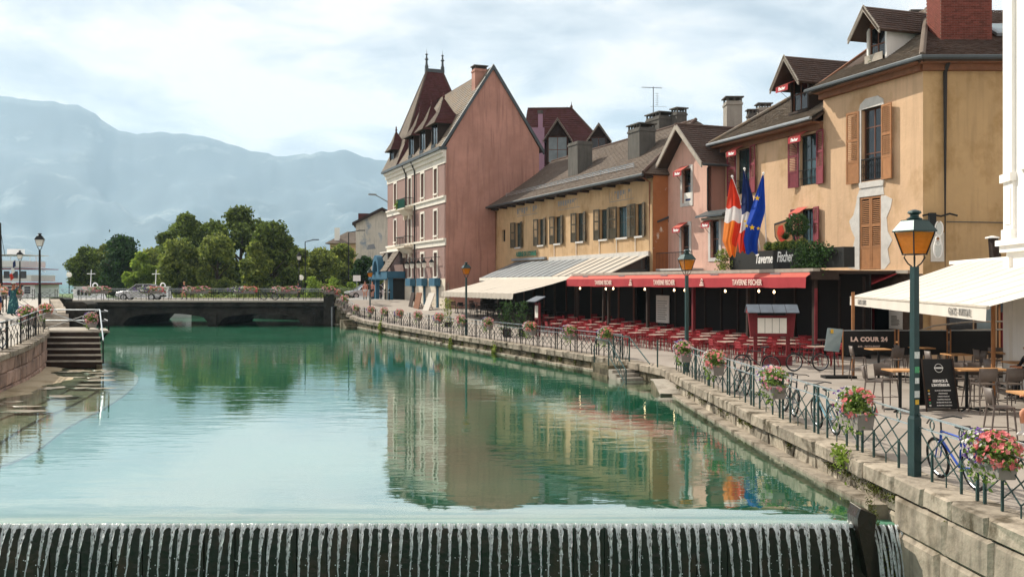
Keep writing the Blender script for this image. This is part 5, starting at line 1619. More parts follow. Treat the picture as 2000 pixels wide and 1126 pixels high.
# large brick chimney, brick by brick on the faces in view
bc = thing('brick_chimney', 'massive red brick chimney stack on the yellow house roof', 'chimney', (19.5, 42.8, 13.5))
X0, X1 = (1838 - 1000) / 1900 * 42.0, (1938 - 1000) / 1900 * 42.0
Yf, Yk = 42.0, 43.5
MB().box(X0 + .015, X1 - .015, Yf + .015, Yk, 13.3, 17.6).build('mortar_core', 'mortar', bc)
bh, bl = .075, .235
me_h = MB().box(0, bl - .014, 0, .02, 0, bh - .012).mesh('brick', 'brick')
me_s = MB().box(0, .02, 0, bl - .014, 0, bh - .012).mesh('brick', 'brick')
z = 14.05; r = 0; cnt = 0
stuffm = MB()
while z < 17.5:
    x = X0 + (0 if r % 2 else -bl / 2)
    while x < X1 - .02:
        xa, xb = max(x, X0), min(x + bl, X1)
        if xb - xa > .05 and z < 16.3:
            if cnt < 290 and abs((xb - xa) - bl) < .01:
                link('brick', me_h, bc, M=Matrix.Translation(Vector((xa, Yf - .005 - R.uniform(0, .006), z)) - bc.location)); cnt += 1
            else: stuffm.box(xa, xb - .014, Yf - .006, Yf + .015, z, z + bh - .012)
        elif xb - xa > .05: stuffm.box(xa, xb - .014, Yf - .006, Yf + .015, z, z + bh - .012)
        x += bl
    y = Yf + (.1 if r % 2 else 0)
    while y < Yk - .1:
        stuffm.box(X0 - .005, X0 + .015, y, min(y + bl - .014, Yk), z, z + bh - .012)
        y += bl
    z += bh; r += 1
stuffm.build('remaining_bricks', 'brick', bc, kind='stuff')
MB().box(X0 - .12, X1 + .25, Yf - .16, Yk, 13.9, 14.04).build('lead_flashing', 'zinc_dark', bc)

# ---------------------------------------------------------------- white house at the right edge
FW = Fr((15.35, 30.2), (-.17, -1), (-1, .17))
wh = thing('white_house', 'white plastered house with moulded pilaster at the right edge of the view', 'building', (16, 28, .6))
MB().bx(FW, 0, 14, -6, 0, .3, 17.5).build('wall', 'white_wall', wh)
MB().bx(FW, .0, .55, .0, .10, .6, 4.6).build('lower_pilaster', 'white_wall', wh)
MB().bx(FW, -.05, 14, -.02, .32, 4.95, 5.12).build('cornice', 'white_wall', wh)
MB().bx(FW, -.02, 14, -.02, .20, 4.75, 4.95).build('cornice_lower', 'white_wall', wh)
MB().bx(FW, .0, .9, -.02, .16, 5.12, 5.45).build('pilaster_base', 'white_wall', wh)
MB().bx(FW, .02, .88, -.02, .10, 5.45, 6.9).build('pilaster_panel', 'white_wall', wh)
MB().bx(FW, .15, .75, .1, .13, 5.6, 6.7).build('raised_panel', 'white_wall', wh)
MB().bx(FW, -.03, .95, -.02, .2, 6.9, 7.15).build('pilaster_moulding', 'white_wall', wh)
MB().bx(FW, .05, .85, -.02, .12, 7.15, 16.9).build('pilaster_shaft', 'white_wall', wh)
MB().bx(FW, 1.4, 2.6, -.02, .1, 7.15, 16.9).build('pilaster_shaft', 'white_wall', wh)
# ---------------------------------------------------------------- restaurant verandas and awnings
FT = Fr((3.85, 62.0), DIR, NOUT)              # front line of both verandas
def depth_at(u):                              # distance from that line back to the cream front
    return 3.05
# --- veranda with striped glass roof in front of the cream house
ver = thing('striped_veranda', 'veranda with dark ribbed pale roof strips in front of the cream house', 'veranda', FT.p(-8, -1.5, .8))
ul, ur = FT.ua(868, .1) , 4.6
ul = -17.5
nw = -3.0
for (a, b) in ((ul, ur),):
    nrib = 19
    for k in range(nrib):
        u0 = a + (b - a) * k / nrib; u1 = a + (b - a) * (k + 1) / nrib
        MB().slab([FT.p(u0 + .32, .0, 4.28), FT.p(u1 - .0, .0, 4.28), FT.p(u1 - .0, nw, 5.55), FT.p(u0 + .32, nw, 5.55)], .04).build('roof_strip', 'awning_cream' if k > 11 else 'zinc', ver)
        MB().slab([FT.p(u0, .0, 4.26), FT.p(u0 + .32, .0, 4.26), FT.p(u0 + .32, nw, 5.53), FT.p(u0, nw, 5.53)], .08).build('roof_rib', 'zinc_dark', ver)
MB().bx(FT, ul - .1, ur, -.12, .06, 4.0, 4.24).build('front_beam', 'hotel_white', ver)
MB().prism([(0, 4.24), (nw, 5.5), (nw, 4.0), (0, 4.0)], Fr(FT.p(ur - .04, 0, 0).xy, NOUT, DIR), 0, .06).build('side_panel', 'glass_dark', ver)
MB().prism([(0, 4.24), (nw, 5.5), (nw, 1.4), (0, 1.4)], Fr(FT.p(ul, 0, 0).xy, NOUT, DIR), 0, .06).build('side_panel', 'interior_dark', ver)
for k in range(7):
    u = ul + .3 + (ur - ul - .6) * k / 6
    MB().bx(FT, u - .06, u + .06, -.10, .02, .6, 4.0).build('post', 'wood_dark', ver)
MB().bx(FT, ul, ur, -2.2, -2.12, .7, 4.6).build('shaded_glazed_screen', 'interior_dark', ver)  # near-black backdrop: shade under the veranda roof put into the colour
for k in range(12):
    u = ul + .3 + (ur - ul - .6) * k / 11
    MB().bx(FT, u - .05, u + .05, -2.12, -2.04, .8, 4.2).build('screen_mullion', 'frame_brown', ver)
# cream awning
aw = thing('cream_awning', 'large plain cream awning with straight valance at the left restaurant', 'awning', FT.p(-6, 2, 3))
a0, a1, dp, zf, zb = -14.95, .0, 3.97, 3.16, 4.12
m = MB(); nu, nv = 30, 6
for i in range(nu + 1):
    for j in range(nv + 1):
        u = a0 + (a1 - a0) * i / nu; t_ = j / nv
        m.v.append(tuple(FT.p(u, .08 + dp * t_, zb + (zf - zb) * t_ - .05 * math.sin(math.pi * t_) - .012 * math.sin(i * 2.1) * t_)))
for i in range(nu):
    for j in range(nv):
        b = i * (nv + 1) + j; m.f.append((b, b + nv + 1, b + nv + 2, b + 1))
m.build('cloth', 'awning_cream', aw, True)
m = MB(); n_ = 150
for i in range(n_ + 1):
    u = a0 + (a1 - a0) * i / n_; w_ = .035 * math.sin(i * 1.9) + .02 * math.sin(i * .77)
    m.v += [tuple(FT.p(u, .08 + dp, zf)), tuple(FT.p(u, .10 + dp + w_, zf - .36 + .015 * math.sin(i * .9)))]
for i in range(n_): m.f.append((2 * i, 2 * i + 2, 2 * i + 3, 2 * i + 1))
m.build('valance', 'awning_cream', aw, True)
for u in (a0 + 1.5, (a0 + a1) / 2, a1 - 1.5):
    MB().tube([FT.p(u, .1, 4.0), FT.p(u + .4, 2.1, 3.55), FT.p(u, .05 + dp, zf - .03)], .03, 6).build('folding_arm', 'zinc_dark', aw)
# small white valance on the hotel-side kiosk
# --- red awning terrace
ter = thing('tavern_terrace_roof', 'dark veranda roof with pale edge carrying the long red awning', 'veranda', FT.p(12, -2, .7))
UR_ = FT.ua(1592)
MB().bx(FT, .05, UR_, -.25, .1, 4.27, 4.42).build('roof_edge', 'wood_grey', ter)
def back_n(u):      # distance back to the house fronts
    return -3.2 if u < 4 else (-3.9 if u < 10 else -4.4)
for (u0, u1, bn) in ((.05, 4.4, -3.0), (4.4, 11.0, -3.75), (11.0, UR_, -4.6)):
    MB().bx(FT, u0 + .01, u1 - .01, bn, -.26, 4.2, 4.34).build('roof_slab', 'wood_dark', ter)
for k in range(6):
    u = .2 + (UR_ - .4) * k / 5
    MB().bx(FT, u - .07, u + .07, -.2, -.05, .55, 4.26).build('post', 'wood_dark' if k not in (3,) else 'kiosk_red', ter)
MB().bx(FT, .1, UR_, -2.9, -2.82, .5, 4.19).build('shaded_rear_glazing', 'interior_dark', ter)  # coloured near black to carry the shade at the back of the terrace
for k in range(16):
    u = .3 + (UR_ - .6) * k / 15
    MB().bx(FT, u - .05, u + .05, -2.82, -2.74, .6, 4.1).build('glazing_post', 'wood_dark', ter)
MB().bx(FT, UR_ - .1, UR_ + .02, -1.2, .2, 3.95, 4.3).build('end_frame', 'wood_dark', ter)
MB().bx(FT, UR_ - .06, UR_, -.12, 0, .55, 3.6).build('end_post', 'kiosk_red', ter)
u_, v_ = FT.ua(1282, -2.7), FT.ua(1307, -2.7)
MB().bx(FT, u_, v_, -2.72, -2.68, 1.5, 3.1).build('menu_poster', 'paper', ter)
pm = MB()
for k in range(9): pm.bx(FT, u_ + .15, v_ - .15 - R.random() * .3, -2.679, -2.675, 1.7 + k * .13, 1.74 + k * .13)
pm.build('poster_print', 'paper_print', ter, kind='stuff')
rbm = random.Random(21)
for k in range(9):       # warm festoon bulbs
    u = .6 + k * 2.2 if k < 4 else 2 + k * 2.3
    c = FT.p(u, .0 - rbm.uniform(0, 1.5), 3.45 + rbm.uniform(-.05, .05))
    MB().lathe([(.01, .09), (.035, .06), (.05, 0), (.03, -.05)], c, 7).build('bulb', 'bulb', ter)
rawn = thing('red_awning', 'long red awning with white tavern lettering over the terrace', 'awning', FT.p(12, .3, 3.6))
m = MB(); n_ = 120
for i in range(n_ + 1):
    u = .02 + (UR_ - .06) * i / n_; w_ = .02 * math.sin(i * .7) + .012 * math.sin(i * 1.9)
    m.v += [tuple(FT.p(u, .11, 4.25)), tuple(FT.p(u, .42, 4.06))]
for i in range(n_): m.f.append((2 * i, 2 * i + 2, 2 * i + 3, 2 * i + 1))
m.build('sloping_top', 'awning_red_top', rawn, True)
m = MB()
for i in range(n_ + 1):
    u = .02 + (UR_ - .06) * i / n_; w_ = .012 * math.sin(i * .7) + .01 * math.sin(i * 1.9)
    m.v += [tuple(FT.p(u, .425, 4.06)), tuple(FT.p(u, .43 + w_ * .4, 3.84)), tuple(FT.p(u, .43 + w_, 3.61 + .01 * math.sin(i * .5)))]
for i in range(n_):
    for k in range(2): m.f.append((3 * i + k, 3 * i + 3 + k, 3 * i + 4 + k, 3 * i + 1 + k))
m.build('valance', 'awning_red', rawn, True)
for (a, b) in ((1160, 1197), (1274, 1321), (1427, 1492)):
    u = (FT.ua(a, .45) + FT.ua(b, .45)) / 2; w_ = FT.ua(b, .45) - FT.ua(a, .45)
    put_text('TAVERNE FISCHER', .36, 'text_pink', rawn, FT, u, .465, 3.83, sx=w_ / 3.35, bold=.008)
for px in (1232, 1371):
    u = FT.ua(px, .45); e_ = MB()
    e_.ring(FT.p(u, .47, 3.93), .07, .03, Vector((NOUT.x, NOUT.y, 0)), 10, 4)
    e_.bx(FT, u - .14, u + .14, .455, .475, 3.78, 3.84).bx(FT, u - .2, u + .16, .456, .476, 3.68, 3.75)
    e_.build('white_emblem', 'text_pink', rawn)
for k in range(5):
    u = UR_ * (k + .5) / 5
    MB().bx(FT, u - .35, u + .35, .20, .24, 4.20, 4.24).build('clip', 'zinc', rawn)
r2 = thing('small_red_awning', 'short half open red awning at the right end of the tavern front', 'awning', FY.p(11, .8, 3.8))
y0, y1 = FY.ua(1612, .3), FY.ua(1752, .3)
MB().bx(FY, y0, y1 + .6, .0, .25, 4.22, 4.36).build('cassette', 'wood_grey', r2)
MB().slab([FY.p(y0, .3, 4.2), FY.p(y1, .3, 4.2), FY.p(y1 - .2, 1.5, 3.72), FY.p(y0, 1.5, 3.72)], .02).build('cloth', 'awning_red', r2)
MB().bx(FY, y0, y1 - .2, 1.5, 1.56, 3.62, 3.74).build('front_bar', 'wood_dark', r2)
# tavern right part: red framed windows and menus on the yellow house ground floor
for (a, b, t_, bt, name, mat) in ((1613, 1646, 594, 642, 'menu_board', 'paper'), (1677, 1703, 600, 642, 'poster', 'glass_teal'), (1738, 1764, 606, 642, 'menu_board', 'paper')):
    h = pxh(FY, a, b, t_, bt)
    o = thing(name, {1613: 'white framed menu board on the dark wall right of the tavern awning', 1677: 'dark leafy poster between two white menus on the tavern wall', 1738: 'white handwritten menu sheet on the tavern wall near the cafe awning'}[a], 'menu', FY.p((h[0] + h[1]) / 2, .05, h[2]))
    MB().bx(FY, h[0], h[1], .02, .05, h[2], h[3]).build('frame', 'frame_white', o)
    MB().bx(FY, h[0] + .05, h[1] - .05, .051, .056, h[2] + .05, h[3] - .05).build('sheet', mat, o)
    pm = MB()
    for k in range(8):
        zz = h[2] + .15 + (h[3] - h[2] - .35) * k / 8
        pm.bx(FY, h[0] + .15, h[1] - .15 - R.random() * .2, .0565, .059, zz, zz + .035)
    if mat == 'paper': pm.build('print', 'paper_print', o, kind='stuff')
for (a, b) in ((1600, 1660), (1662, 1672), (1706, 1735)):
    u0, u1 = FY.ua(a), FY.ua(b)
    MB().bx(FY, u0, u0 + .09, .0, .06, .7, 3.5).build('red_frame_post', 'kiosk_red', yel)
MB().bx(FY, FY.ua(1600), FY.ua(1740), .0, .065, 2.95, 3.06).build('red_lintel', 'kiosk_red', yel)
h = pxh(FY, 1706, 1738, 600, 642)
MB().bx(FY, h[0], h[1], .01, .03, 1.4, 2.9).build('ground_window', 'glass_dark', yel)

# ---------------------------------------------------------------- planter with the script sign, shrubs, flags
NP = 2.6
FQ = Fr(FT.p(0, -.55, 0).xy, DIR, NOUT)
pb0, pb1 = FQ.ua(1425), FQ.ua(1648)
z0, z1 = 4.45, 5.28
pl = thing('sign_planter', 'long black planter above the awning with white script tavern name', 'planter', FQ.p((pb0 + pb1) / 2, 0, z0))
MB().bx(FQ, pb0, pb1, -.55, 0, z0, z1).build('trough', 'planter_black', pl)
put_text('Taverne', .60, 'white_paint', pl, FQ, FQ.ua(1492), .012, 4.90, shear=.25, bold=.012, sx=.66)
put_text('Fischer', .64, 'white_paint', pl, FQ, FQ.ua(1533), .012, 4.95, shear=.25, bold=.012, sx=.60)
def ball(mb, c, r, n, s, rng=R):
    for k in range(n):
        v = Vector((rng.gauss(0, 1), rng.gauss(0, 1), rng.gauss(0, 1))).normalized() * r * rng.uniform(.75, 1.05)
        mb.leaf(Vector(c) + v, s, rng)
    return mb
for k, px in enumerate((1493, 1509, 1524, 1538, 1557)):
    c = FQ.p(FQ.ua(px), -.25, 5.45)
    t = thing('boxwood_ball', ORD[k] + ' clipped boxwood ball from the left in the black sign planter', 'shrub', c, 'boxwood balls in the sign planter')
    mb = ball(MB(), c, .24 if k < 4 else .32, 420, .07); mb.build('foliage', 'leaf_mid', t)
    MB().blob(c, .2).build('inner_mass', 'leaf_deep', t)
for (px, py, wd, ht, lab) in ((1418, 510, .55, 1.0, 'trailing ivy at the left end of the black sign planter'), (1577, 500, .8, 1.1, 'dark bushy ivy hanging over the middle of the sign planter'),
                              (1600, 505, .5, 1.4, 'ivy trailing down at the right part of the sign planter'), (1620, 490, .5, .4, 'low dark shrub at the right end of the sign planter')):
    c = FQ.p(FQ.ua(px), .08, EYE + (553 - py) / 1900 * FQ.p(FQ.ua(px), 0, 0).y)
    t = thing('ivy', lab, 'ivy', c); mb = MB()
    for k in range(int(520 * wd * ht * 2)):
        q = R.uniform(-.5, .5)
        mb.leaf(c + Vector((DIR.x, DIR.y, 0)) * R.gauss(0, wd * .5) + Vector((NOUT.x, NOUT.y, 0)) * (abs(R.gauss(0, .1))) + Vector((0, 0, q * ht + .1 * math.sin(R.random() * 6))), .10)
    mb.build('foliage', 'leaf_deep' if px > 1500 else 'leaf_mid', t)
c = FQ.p(FQ.ua(1546), -.3, 6.35)
t = thing('topiary_tree', 'small dark round headed tree beside the lower red shutter window', 'shrub', FQ.p(FQ.ua(1546), -.3, 5.3))
ball(MB(), c, .5, 1300, .09).build('crown', 'leaf_deep', t)
MB().tube([FQ.p(FQ.ua(1546), -.3, 5.2), c], .03, 6).build('trunk', 'bark', t)
c = FQ.p(FQ.ua(1520), -.4, 5.75)
t = thing('palm_shrub', 'small spiky shrub between the boxwood balls and the crest', 'shrub', c)
mb = MB()
for k in range(60):
    a = R.uniform(0, 6.28); e_ = R.uniform(.1, 1.2); d = Vector((math.cos(a) * math.cos(e_), math.sin(a) * math.cos(e_), math.sin(e_))) * .42
    sd = d.cross(Vector((0, 0, 1))).normalized() * .025
    mb.add([c - sd, c + sd, c + d * .6 + sd, c + d, c + d * .6 - sd], [(0, 1, 2, 3, 4)])
mb.build('leaves', 'leaf_deep', t)
# crest shield
t = thing('crest_sign', 'shield shaped painted crest with red emblem leaning on the yellow wall', 'sign', FY.p(FY.ua(1500), 1.0, 5.6))
Fz = Fr(FQ.p(FQ.ua(1500), -.9, 0).xy, DIR, NOUT)
sh = [(-.75, 6.55), (.35, 6.72), (.75, 5.75), (.35, 5.35), (-.3, 5.5), (-.7, 5.95)]
MB().prism(sh, Fz, -.04, .02).build('shield', 'planter_black', t)
MB().prism([(u * .86 - .02, 6.05 + (z - 6.05) * .82) for u, z in sh], Fz, .021, .03).build('field', 'wood_orange', t)
MB().prism([(-.4, 6.4), (-.1, 6.45), (.05, 6.1), (.1, 5.75), (-.1, 5.6), (-.35, 5.8), (-.5, 6.1)], Fz, .031, .04).build('red_emblem', 'flag_red', t)
MB().bx(Fz, .12, .5, .031, .04, 6.1, 6.5).build('dark_quarter', 'planter_black', t)
# flags hanging from slanted poles
def flag(label, base, top, fold_pts, bands, group):
    """fold_pts: outline as (left x,right x) in px per row, rows in py; hangs at depth Y"""
    Yf_ = top[2]
    t = thing('flag', label, 'flag', P(*base), group)
    MB().tube([P(*base), P(*top)], .028, 6).build('pole', 'white_paint', t)
    tp = P(*top); MB().lathe([(.03, -.02), (.06, .02), (.05, .07), (.01, .1)], tp, 8).build('knob', 'white_paint', t)
    nrow = len(fold_pts); ncol = 10
    for (name, mat, r0, r1, c0_, c1_) in bands:
        m = MB()
        R0, R1 = r0, r1; nr = 14
        for i in range(nr + 1):
            rr = R0 + (R1 - R0) * i / nr
            k = min(int(rr), nrow - 2); fr = rr - k
            a, b = fold_pts[k], fold_pts[k + 1]
            y = a[0] + (b[0] - a[0]) * fr; xl = a[1] + (b[1] - a[1]) * fr; xr = a[2] + (b[2] - a[2]) * fr
            for j in range(ncol + 1):
                cc = c0_ + (c1_ - c0_) * j / ncol
                dy = .16 * math.sin(cc * 11 + rr * .5) * min(1, rr * .6) + .05 * math.sin(cc * 23 + rr)
                m.v.append(tuple(P(xl + (xr - xl) * cc, y + 3 * math.sin(cc * 9) * (rr > .5), Yf_ + dy)))
        for i in range(nr):
            for j in range(ncol):
                b = i * (ncol + 1) + j; m.f.append((b, b + 1, b + ncol + 2, b + ncol + 1))
        m.build(name, mat, t, True)
    return t
g_ = 'flags above the tavern planter'
YF = 44.0
flag('red and orange flag with white band, leftmost of the three flags', (1478, 490, YF + 1), (1430, 346, YF),
     [(350, 1427, 1431), (385, 1421, 1444), (412, 1417, 1449), (440, 1414, 1447), (470, 1411, 1441), (500, 1424, 1436)],
     [('red_field', 'flag_red', 0, 1.75, 0, 1), ('white_band', 'flag_white', 1.75, 2.75, 0, 1), ('orange_field', 'flag_orange', 2.75, 4.3, 0, .62), ('red_fold', 'flag_red', 2.75, 4.3, .62, 1), ('lower_fold', 'flag_orange', 4.3, 5, 0, 1)], g_)
fl = flag('blue white red flag hanging between the orange and the starred flag', (1485, 488, YF + .8), (1454, 331, YF + .2),
     [(334, 1452, 1456), (380, 1449, 1470), (410, 1446, 1474), (440, 1443, 1466), (470, 1441, 1462), (492, 1444, 1456)],
     [('blue_field', 'flag_cloth_blue', 0, 2.2, 0, 1), ('white_field', 'flag_white', 2.2, 3.4, 0, 1), ('red_field', 'flag_red', 3.4, 5, 0, 1)], g_)
fl = flag('deep blue flag with yellow stars, rightmost of the three flags', (1497, 480, YF + .5), (1491, 340, YF - .3),
     [(342, 1489, 1492), (380, 1476, 1494), (410, 1466, 1495), (440, 1457, 1486), (470, 1452, 1480), (494, 1457, 1480)],
     [('blue_field', 'flag_eu', 0, 5, 0, 1)], g_)
for (px, py, s) in ((1479, 387, .13), (1469, 444, .14), (1458, 441, .10), (1455, 432, .08), (1481, 446, .09)):
    c = P(px, py, YF - .62); m = MB(); pts = []
    for k in range(10):
        a = math.pi / 2 + k * math.pi / 5; r_ = s if k % 2 == 0 else s * .42
        pts.append(c + Vector((r_ * math.cos(a), 0, r_ * math.sin(a))))
    m.slab(pts, .01).build('star', 'flag_star', fl)
m = MB().tube([P(1430, 470, YF), P(1420, 395, YF + .1), P(1424, 392, YF), P(1432, 400, YF)], .015, 5)

# ---------------------------------------------------------------- cafe awning on the right
FA = Fr((10.76, 22.0), (.162, 1), (-1, .162))     # front line, u away from camera
LA = 16.8
ca = thing('cafe_awning', 'big white cafe awning with faint lettering on its valance at the right', 'awning', FA.p(8, -2, 3))
zf, zb = 3.27, 4.62
m = MB(); nu, nv = 36, 8
for i in range(nu + 1):
    for j in range(nv + 1):
        u = LA * i / nu; t_ = j / nv
        m.v.append(tuple(FA.p(u, -4.1 * t_, zf + (zb - zf) * t_ - .06 * math.sin(math.pi * t_) + .01 * math.sin(i * 1.6) * (1 - t_))))
for i in range(nu):
    for j in range(nv):
        b = i * (nv + 1) + j; m.f.append((b, b + nv + 1, b + nv + 2, b + 1))
m.build('cloth', 'awning_white', ca, True)
MB().tube([FA.p(-.03, .0, zf - .02), FA.p(LA + .03, .0, zf - .02)], .045, 7).build('front_bar', 'wood_grey', ca)
m = MB(); n_ = 90
for i in range(n_ + 1):
    u = LA * i / n_
    m.v += [tuple(FA.p(u, .03, zf - .03)), tuple(FA.p(u, .04 + .012 * math.sin(i * .8), zf - .33))]
for i in range(n_): m.f.append((2 * i, 2 * i + 2, 2 * i + 3, 2 * i + 1))
m.build('valance', 'awning_white', ca, True)
for k in range(1, 12):
    uu = LA * k / 12
    MB().tube([FA.p(uu, -4.1 * j / 6, zf + (zb - zf) * j / 6 - .06 * math.sin(math.pi * j / 6) + .006) for j in range(7)], .006, 4).build('seam', 'awning_cream', ca)
MB().bx(FA, -.1, LA + 1.6, -4.25, -4.1, zb - .06, zb + .08).build('wall_cassette', 'white_wall', ca)
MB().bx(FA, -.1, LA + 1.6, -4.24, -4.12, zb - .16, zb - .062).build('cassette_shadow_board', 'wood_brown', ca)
put_text('GLACES - BOISSONS', .25, 'text_grey', ca, FA, (FA.ua(1852) + FA.ua(1906)) / 2, .06, zf - .18, sx=.82)
put_text('GLACES - CREPES', .25, 'text_grey', ca, FA, (FA.ua(1672) + FA.ua(1702)) / 2, .06, zf - .18, sx=.82)
for (px, Y) in ((1666, 33.5), (1940, 25.5)):
    q = P(px, 600, Y)
    MB().tube([(q.x, q.y, .6), (q.x, q.y, 3.5)], .055, 8).build('support_post', 'wood_orange', ca)
MB().tube([FA.p(1.2, -.05, zf - .05), FA.p(2.6, -3.9, zb - .3)], .035, 6).build('folding_arm', 'zinc', ca)
# folded parasol behind the awning
q = P(1948, 505, 38)
pa = thing('folded_parasol', 'brown folded parasol with white cap sticking up behind the cafe awning', 'parasol', (q.x, q.y, 1.6))
m = MB(); n_ = 14
for i in range(9):
    t_ = i / 8
    for k in range(n_):
        a = 2 * math.pi * k / n_; r_ = (.26 + .1 * t_ * 0 - .10 * t_) * (1 + .18 * (k % 2))
        m.v.append((q.x + .12 - .3 * t_ + r_ * math.cos(a), q.y + r_ * math.sin(a), 3.0 + 2.55 * t_))
for i in range(8):
    for k in range(n_): m.f.append((i * n_ + k, i * n_ + (k + 1) % n_, (i + 1) * n_ + (k + 1) % n_, (i + 1) * n_ + k))
m.build('folded_cloth', 'wood_dark', pa)
MB().lathe([(.26, 0), (.26, .05), (.05, .1)], (q.x - .2, q.y, 5.55), 10).build('cap', 'white_paint', pa)
MB().tube([(q.x + .1, q.y, 1), (q.x + .08, q.y, 3.1)], .04, 6).build('pole', 'wood_orange', pa)
# hanging white bottle-shaped neon sign and double arm on the pipe
q = P(1833, 470, 40.0)
ns_ = thing('hanging_sign', 'white outlined figure sign hanging beside the drainpipe of the yellow house', 'sign', q)
m = MB()
for (px, py, a, b) in ((1834, 446, .16, .30), (1832, 470, .10, .2), (1832, 486, .17, .38)):
    c = P(px, py, 40.0); pts = [c + Vector((a * math.cos(k * math.pi / 8), 0, b * math.sin(k * math.pi / 8))) for k in range(16)]
    m.tube(pts + [pts[0]], .03, 5)
m.build('neon_outline', 'white_paint', ns_)
m = MB()
for (px, py, a, b) in ((1834, 446, .12, .26), (1832, 486, .13, .34)):
    c = P(px, py, 40.02); m.slab([c + Vector((a * math.cos(-k * math.pi / 6), 0, b * math.sin(-k * math.pi / 6))) for k in range(12)], .02)
m.build('sign_plate', 'sticker', ns_)
MB().tube([P(1802, 421, 40.1), P(1815, 418, 40.1), P(1838, 422, 40.1), P(1855, 417, 40.1), P(1870, 421, 40.1)], .04, 6).build('scroll_arm', 'iron_black', ns_)
MB().bx(Fr(P(1822, 0, 40.1).xy, (1, 0), (0, 1)), -.16, .1, -.1, .1, 6.0, 6.7).build('dark_box', 'iron_black', ns_)
u_ = FE.ua(1822)
t = thing('notice_panel', 'small pale notice panel on the corner of the yellow house above the awning', 'sign', FE.p(u_, .05, 4.6))
MB().bx(FE, u_ - .1, u_ + .45, .01, .05, 4.7, 5.9).build('panel', 'paper', t)
MB().bx(FE, u_ + .1, u_ + .25, .051, .055, 5.5, 5.7).build('orange_mark', 'wood_orange', t)
MB().bx(FE, u_ + .1, u_ + .25, .051, .055, 4.95, 5.15).build('orange_mark', 'wood_orange', t)
# cafe back wall openings under the awning
cb = thing('cafe_shop', 'tan cafe front with glass doors and red seats seen under the white awning', 'shop front', FE.p(2.5, .1, .8))
MB().bx(FE, .3, 7.0, .0, .12, .6, 3.7).build('panel_wall', 'tan_wall', cb)
for (a, b, mat) in ((1.0, 2.0, 'glass_dark'), (2.15, 2.9, 'glass_pale'), (3.1, 4.6, 'glass_dark'), (4.8, 6.3, 'glass_dark')):
    MB().bx(FE, a, b, .121, .14, .9, 3.3).build('door_pane', mat, cb)
    MB().bx(FE, a - .08, a, .121, .17, .7, 3.4).build('door_post', 'wood_dark', cb)
for k in range(7): MB().bx(FE, 3.15 + k * .42, 3.3 + k * .42, .15, .25, .8, 2.6).build('red_slat', 'kiosk_red', cb)
rp = thing('ramp_railing', 'curved pale handrails of the cafe ramp behind the black screens', 'railing', (17, 37, .7))
for z in (2.35, 2.05): MB().tube([(14.6, 36, z - .45), (15.6, 36, z - .12), (16.8, 36, z + .02), (18.4, 36, z + .05)], .03, 6).build('handrail', 'wood_grey', rp)
for x in (14.7, 15.9, 17.1): MB().tube([(x, 36, .6), (x, 36, 2.1)], .025, 5).build('post', 'wood_grey', rp)
# ---------------------------------------------------------------- menu kiosk
ki = G(1507, 712)
ki = Vector((ki.x, ki.y, .62))
kio = thing('menu_kiosk', 'dark red wooden menu kiosk with little slate gabled roof on the terrace edge', 'kiosk', ki)
Fk = Fr(ki.xy, Vector((1, -.12)), Vector((-.12, -1)))
for s in (-.62, .62):
    MB().bx(Fk, s - .07, s + .07, -.08, .08, .62, 2.9).build('post', 'kiosk_red', kio)
MB().bx(Fk, -.35, .75, -.22, .24, .62, .98).build('planter_box', 'kiosk_red', kio)
MB().bx(Fk, -.66, .66, -.14, .14, 1.75, 2.55).build('case', 'kiosk_red', kio)
cs = MB().bx(Fk, -.55, .55, .141, .16, 1.86, 2.45).build('menu_sheets', 'paper', kio)
for k in range(1, 4): MB().bx(Fk, -.55 + k * .275 - .01, -.55 + k * .275 + .01, .161, .165, 1.87, 2.44).build('fold_line', 'paper_print', cs)
for s in (-.75, .75): MB().prism([(s - .06, 1.7), (s + .06, 1.7), (s + .16, 2.7), (s - .16, 2.7)], Fk, -.12, .12).build('curved_bracket', 'kiosk_red', kio)
for s in (-1, 1):
    for k in range(4):
        a, b = -.98 + k * .49, -.98 + (k + 1) * .49
        MB().slab([Fk.p(a + .01, s * .55, 2.68), Fk.p(b - .01, s * .55, 2.68), Fk.p(b - .01, 0, 2.98), Fk.p(a + .01, 0, 2.98)][::(1 if s > 0 else -1)], .03).build('roof_panel', 'slate', kio)
MB().prism([(-.55, 2.64), (.55, 2.64), (0, 2.95)], Fr(ki.xy, Fk.n, Fk.u), -.93, -.88).build('gable_board', 'kiosk_red', kio)
MB().prism([(-.55, 2.64), (.55, 2.64), (0, 2.95)], Fr(ki.xy, Fk.n, Fk.u), .88, .93).build('gable_board', 'kiosk_red', kio)
k2 = G(1050, 655, .75)
kk = thing('menu_stand', 'slim red menu stand with small grey roof under the left veranda', 'menu stand', k2)
Fk2 = Fr(k2.xy, DIR, NOUT)
for s in (-.25, .25): MB().bx(Fk2, s - .04, s + .04, -.05, .05, .7, 2.7).build('post', 'kiosk_red', kk)
MB().bx(Fk2, -.3, .3, -.06, .06, 1.7, 2.6).build('case', 'kiosk_red', kk)
MB().bx(Fk2, -.22, .22, .061, .08, 1.8, 2.5).build('sheet', 'paper', kk)
MB().slab([Fk2.p(-.7, .45, 2.75), Fk2.p(.7, .45, 2.75), Fk2.p(.7, -.2, 3.05), Fk2.p(-.7, -.2, 3.05)], .05).build('roof', 'slate', kk)

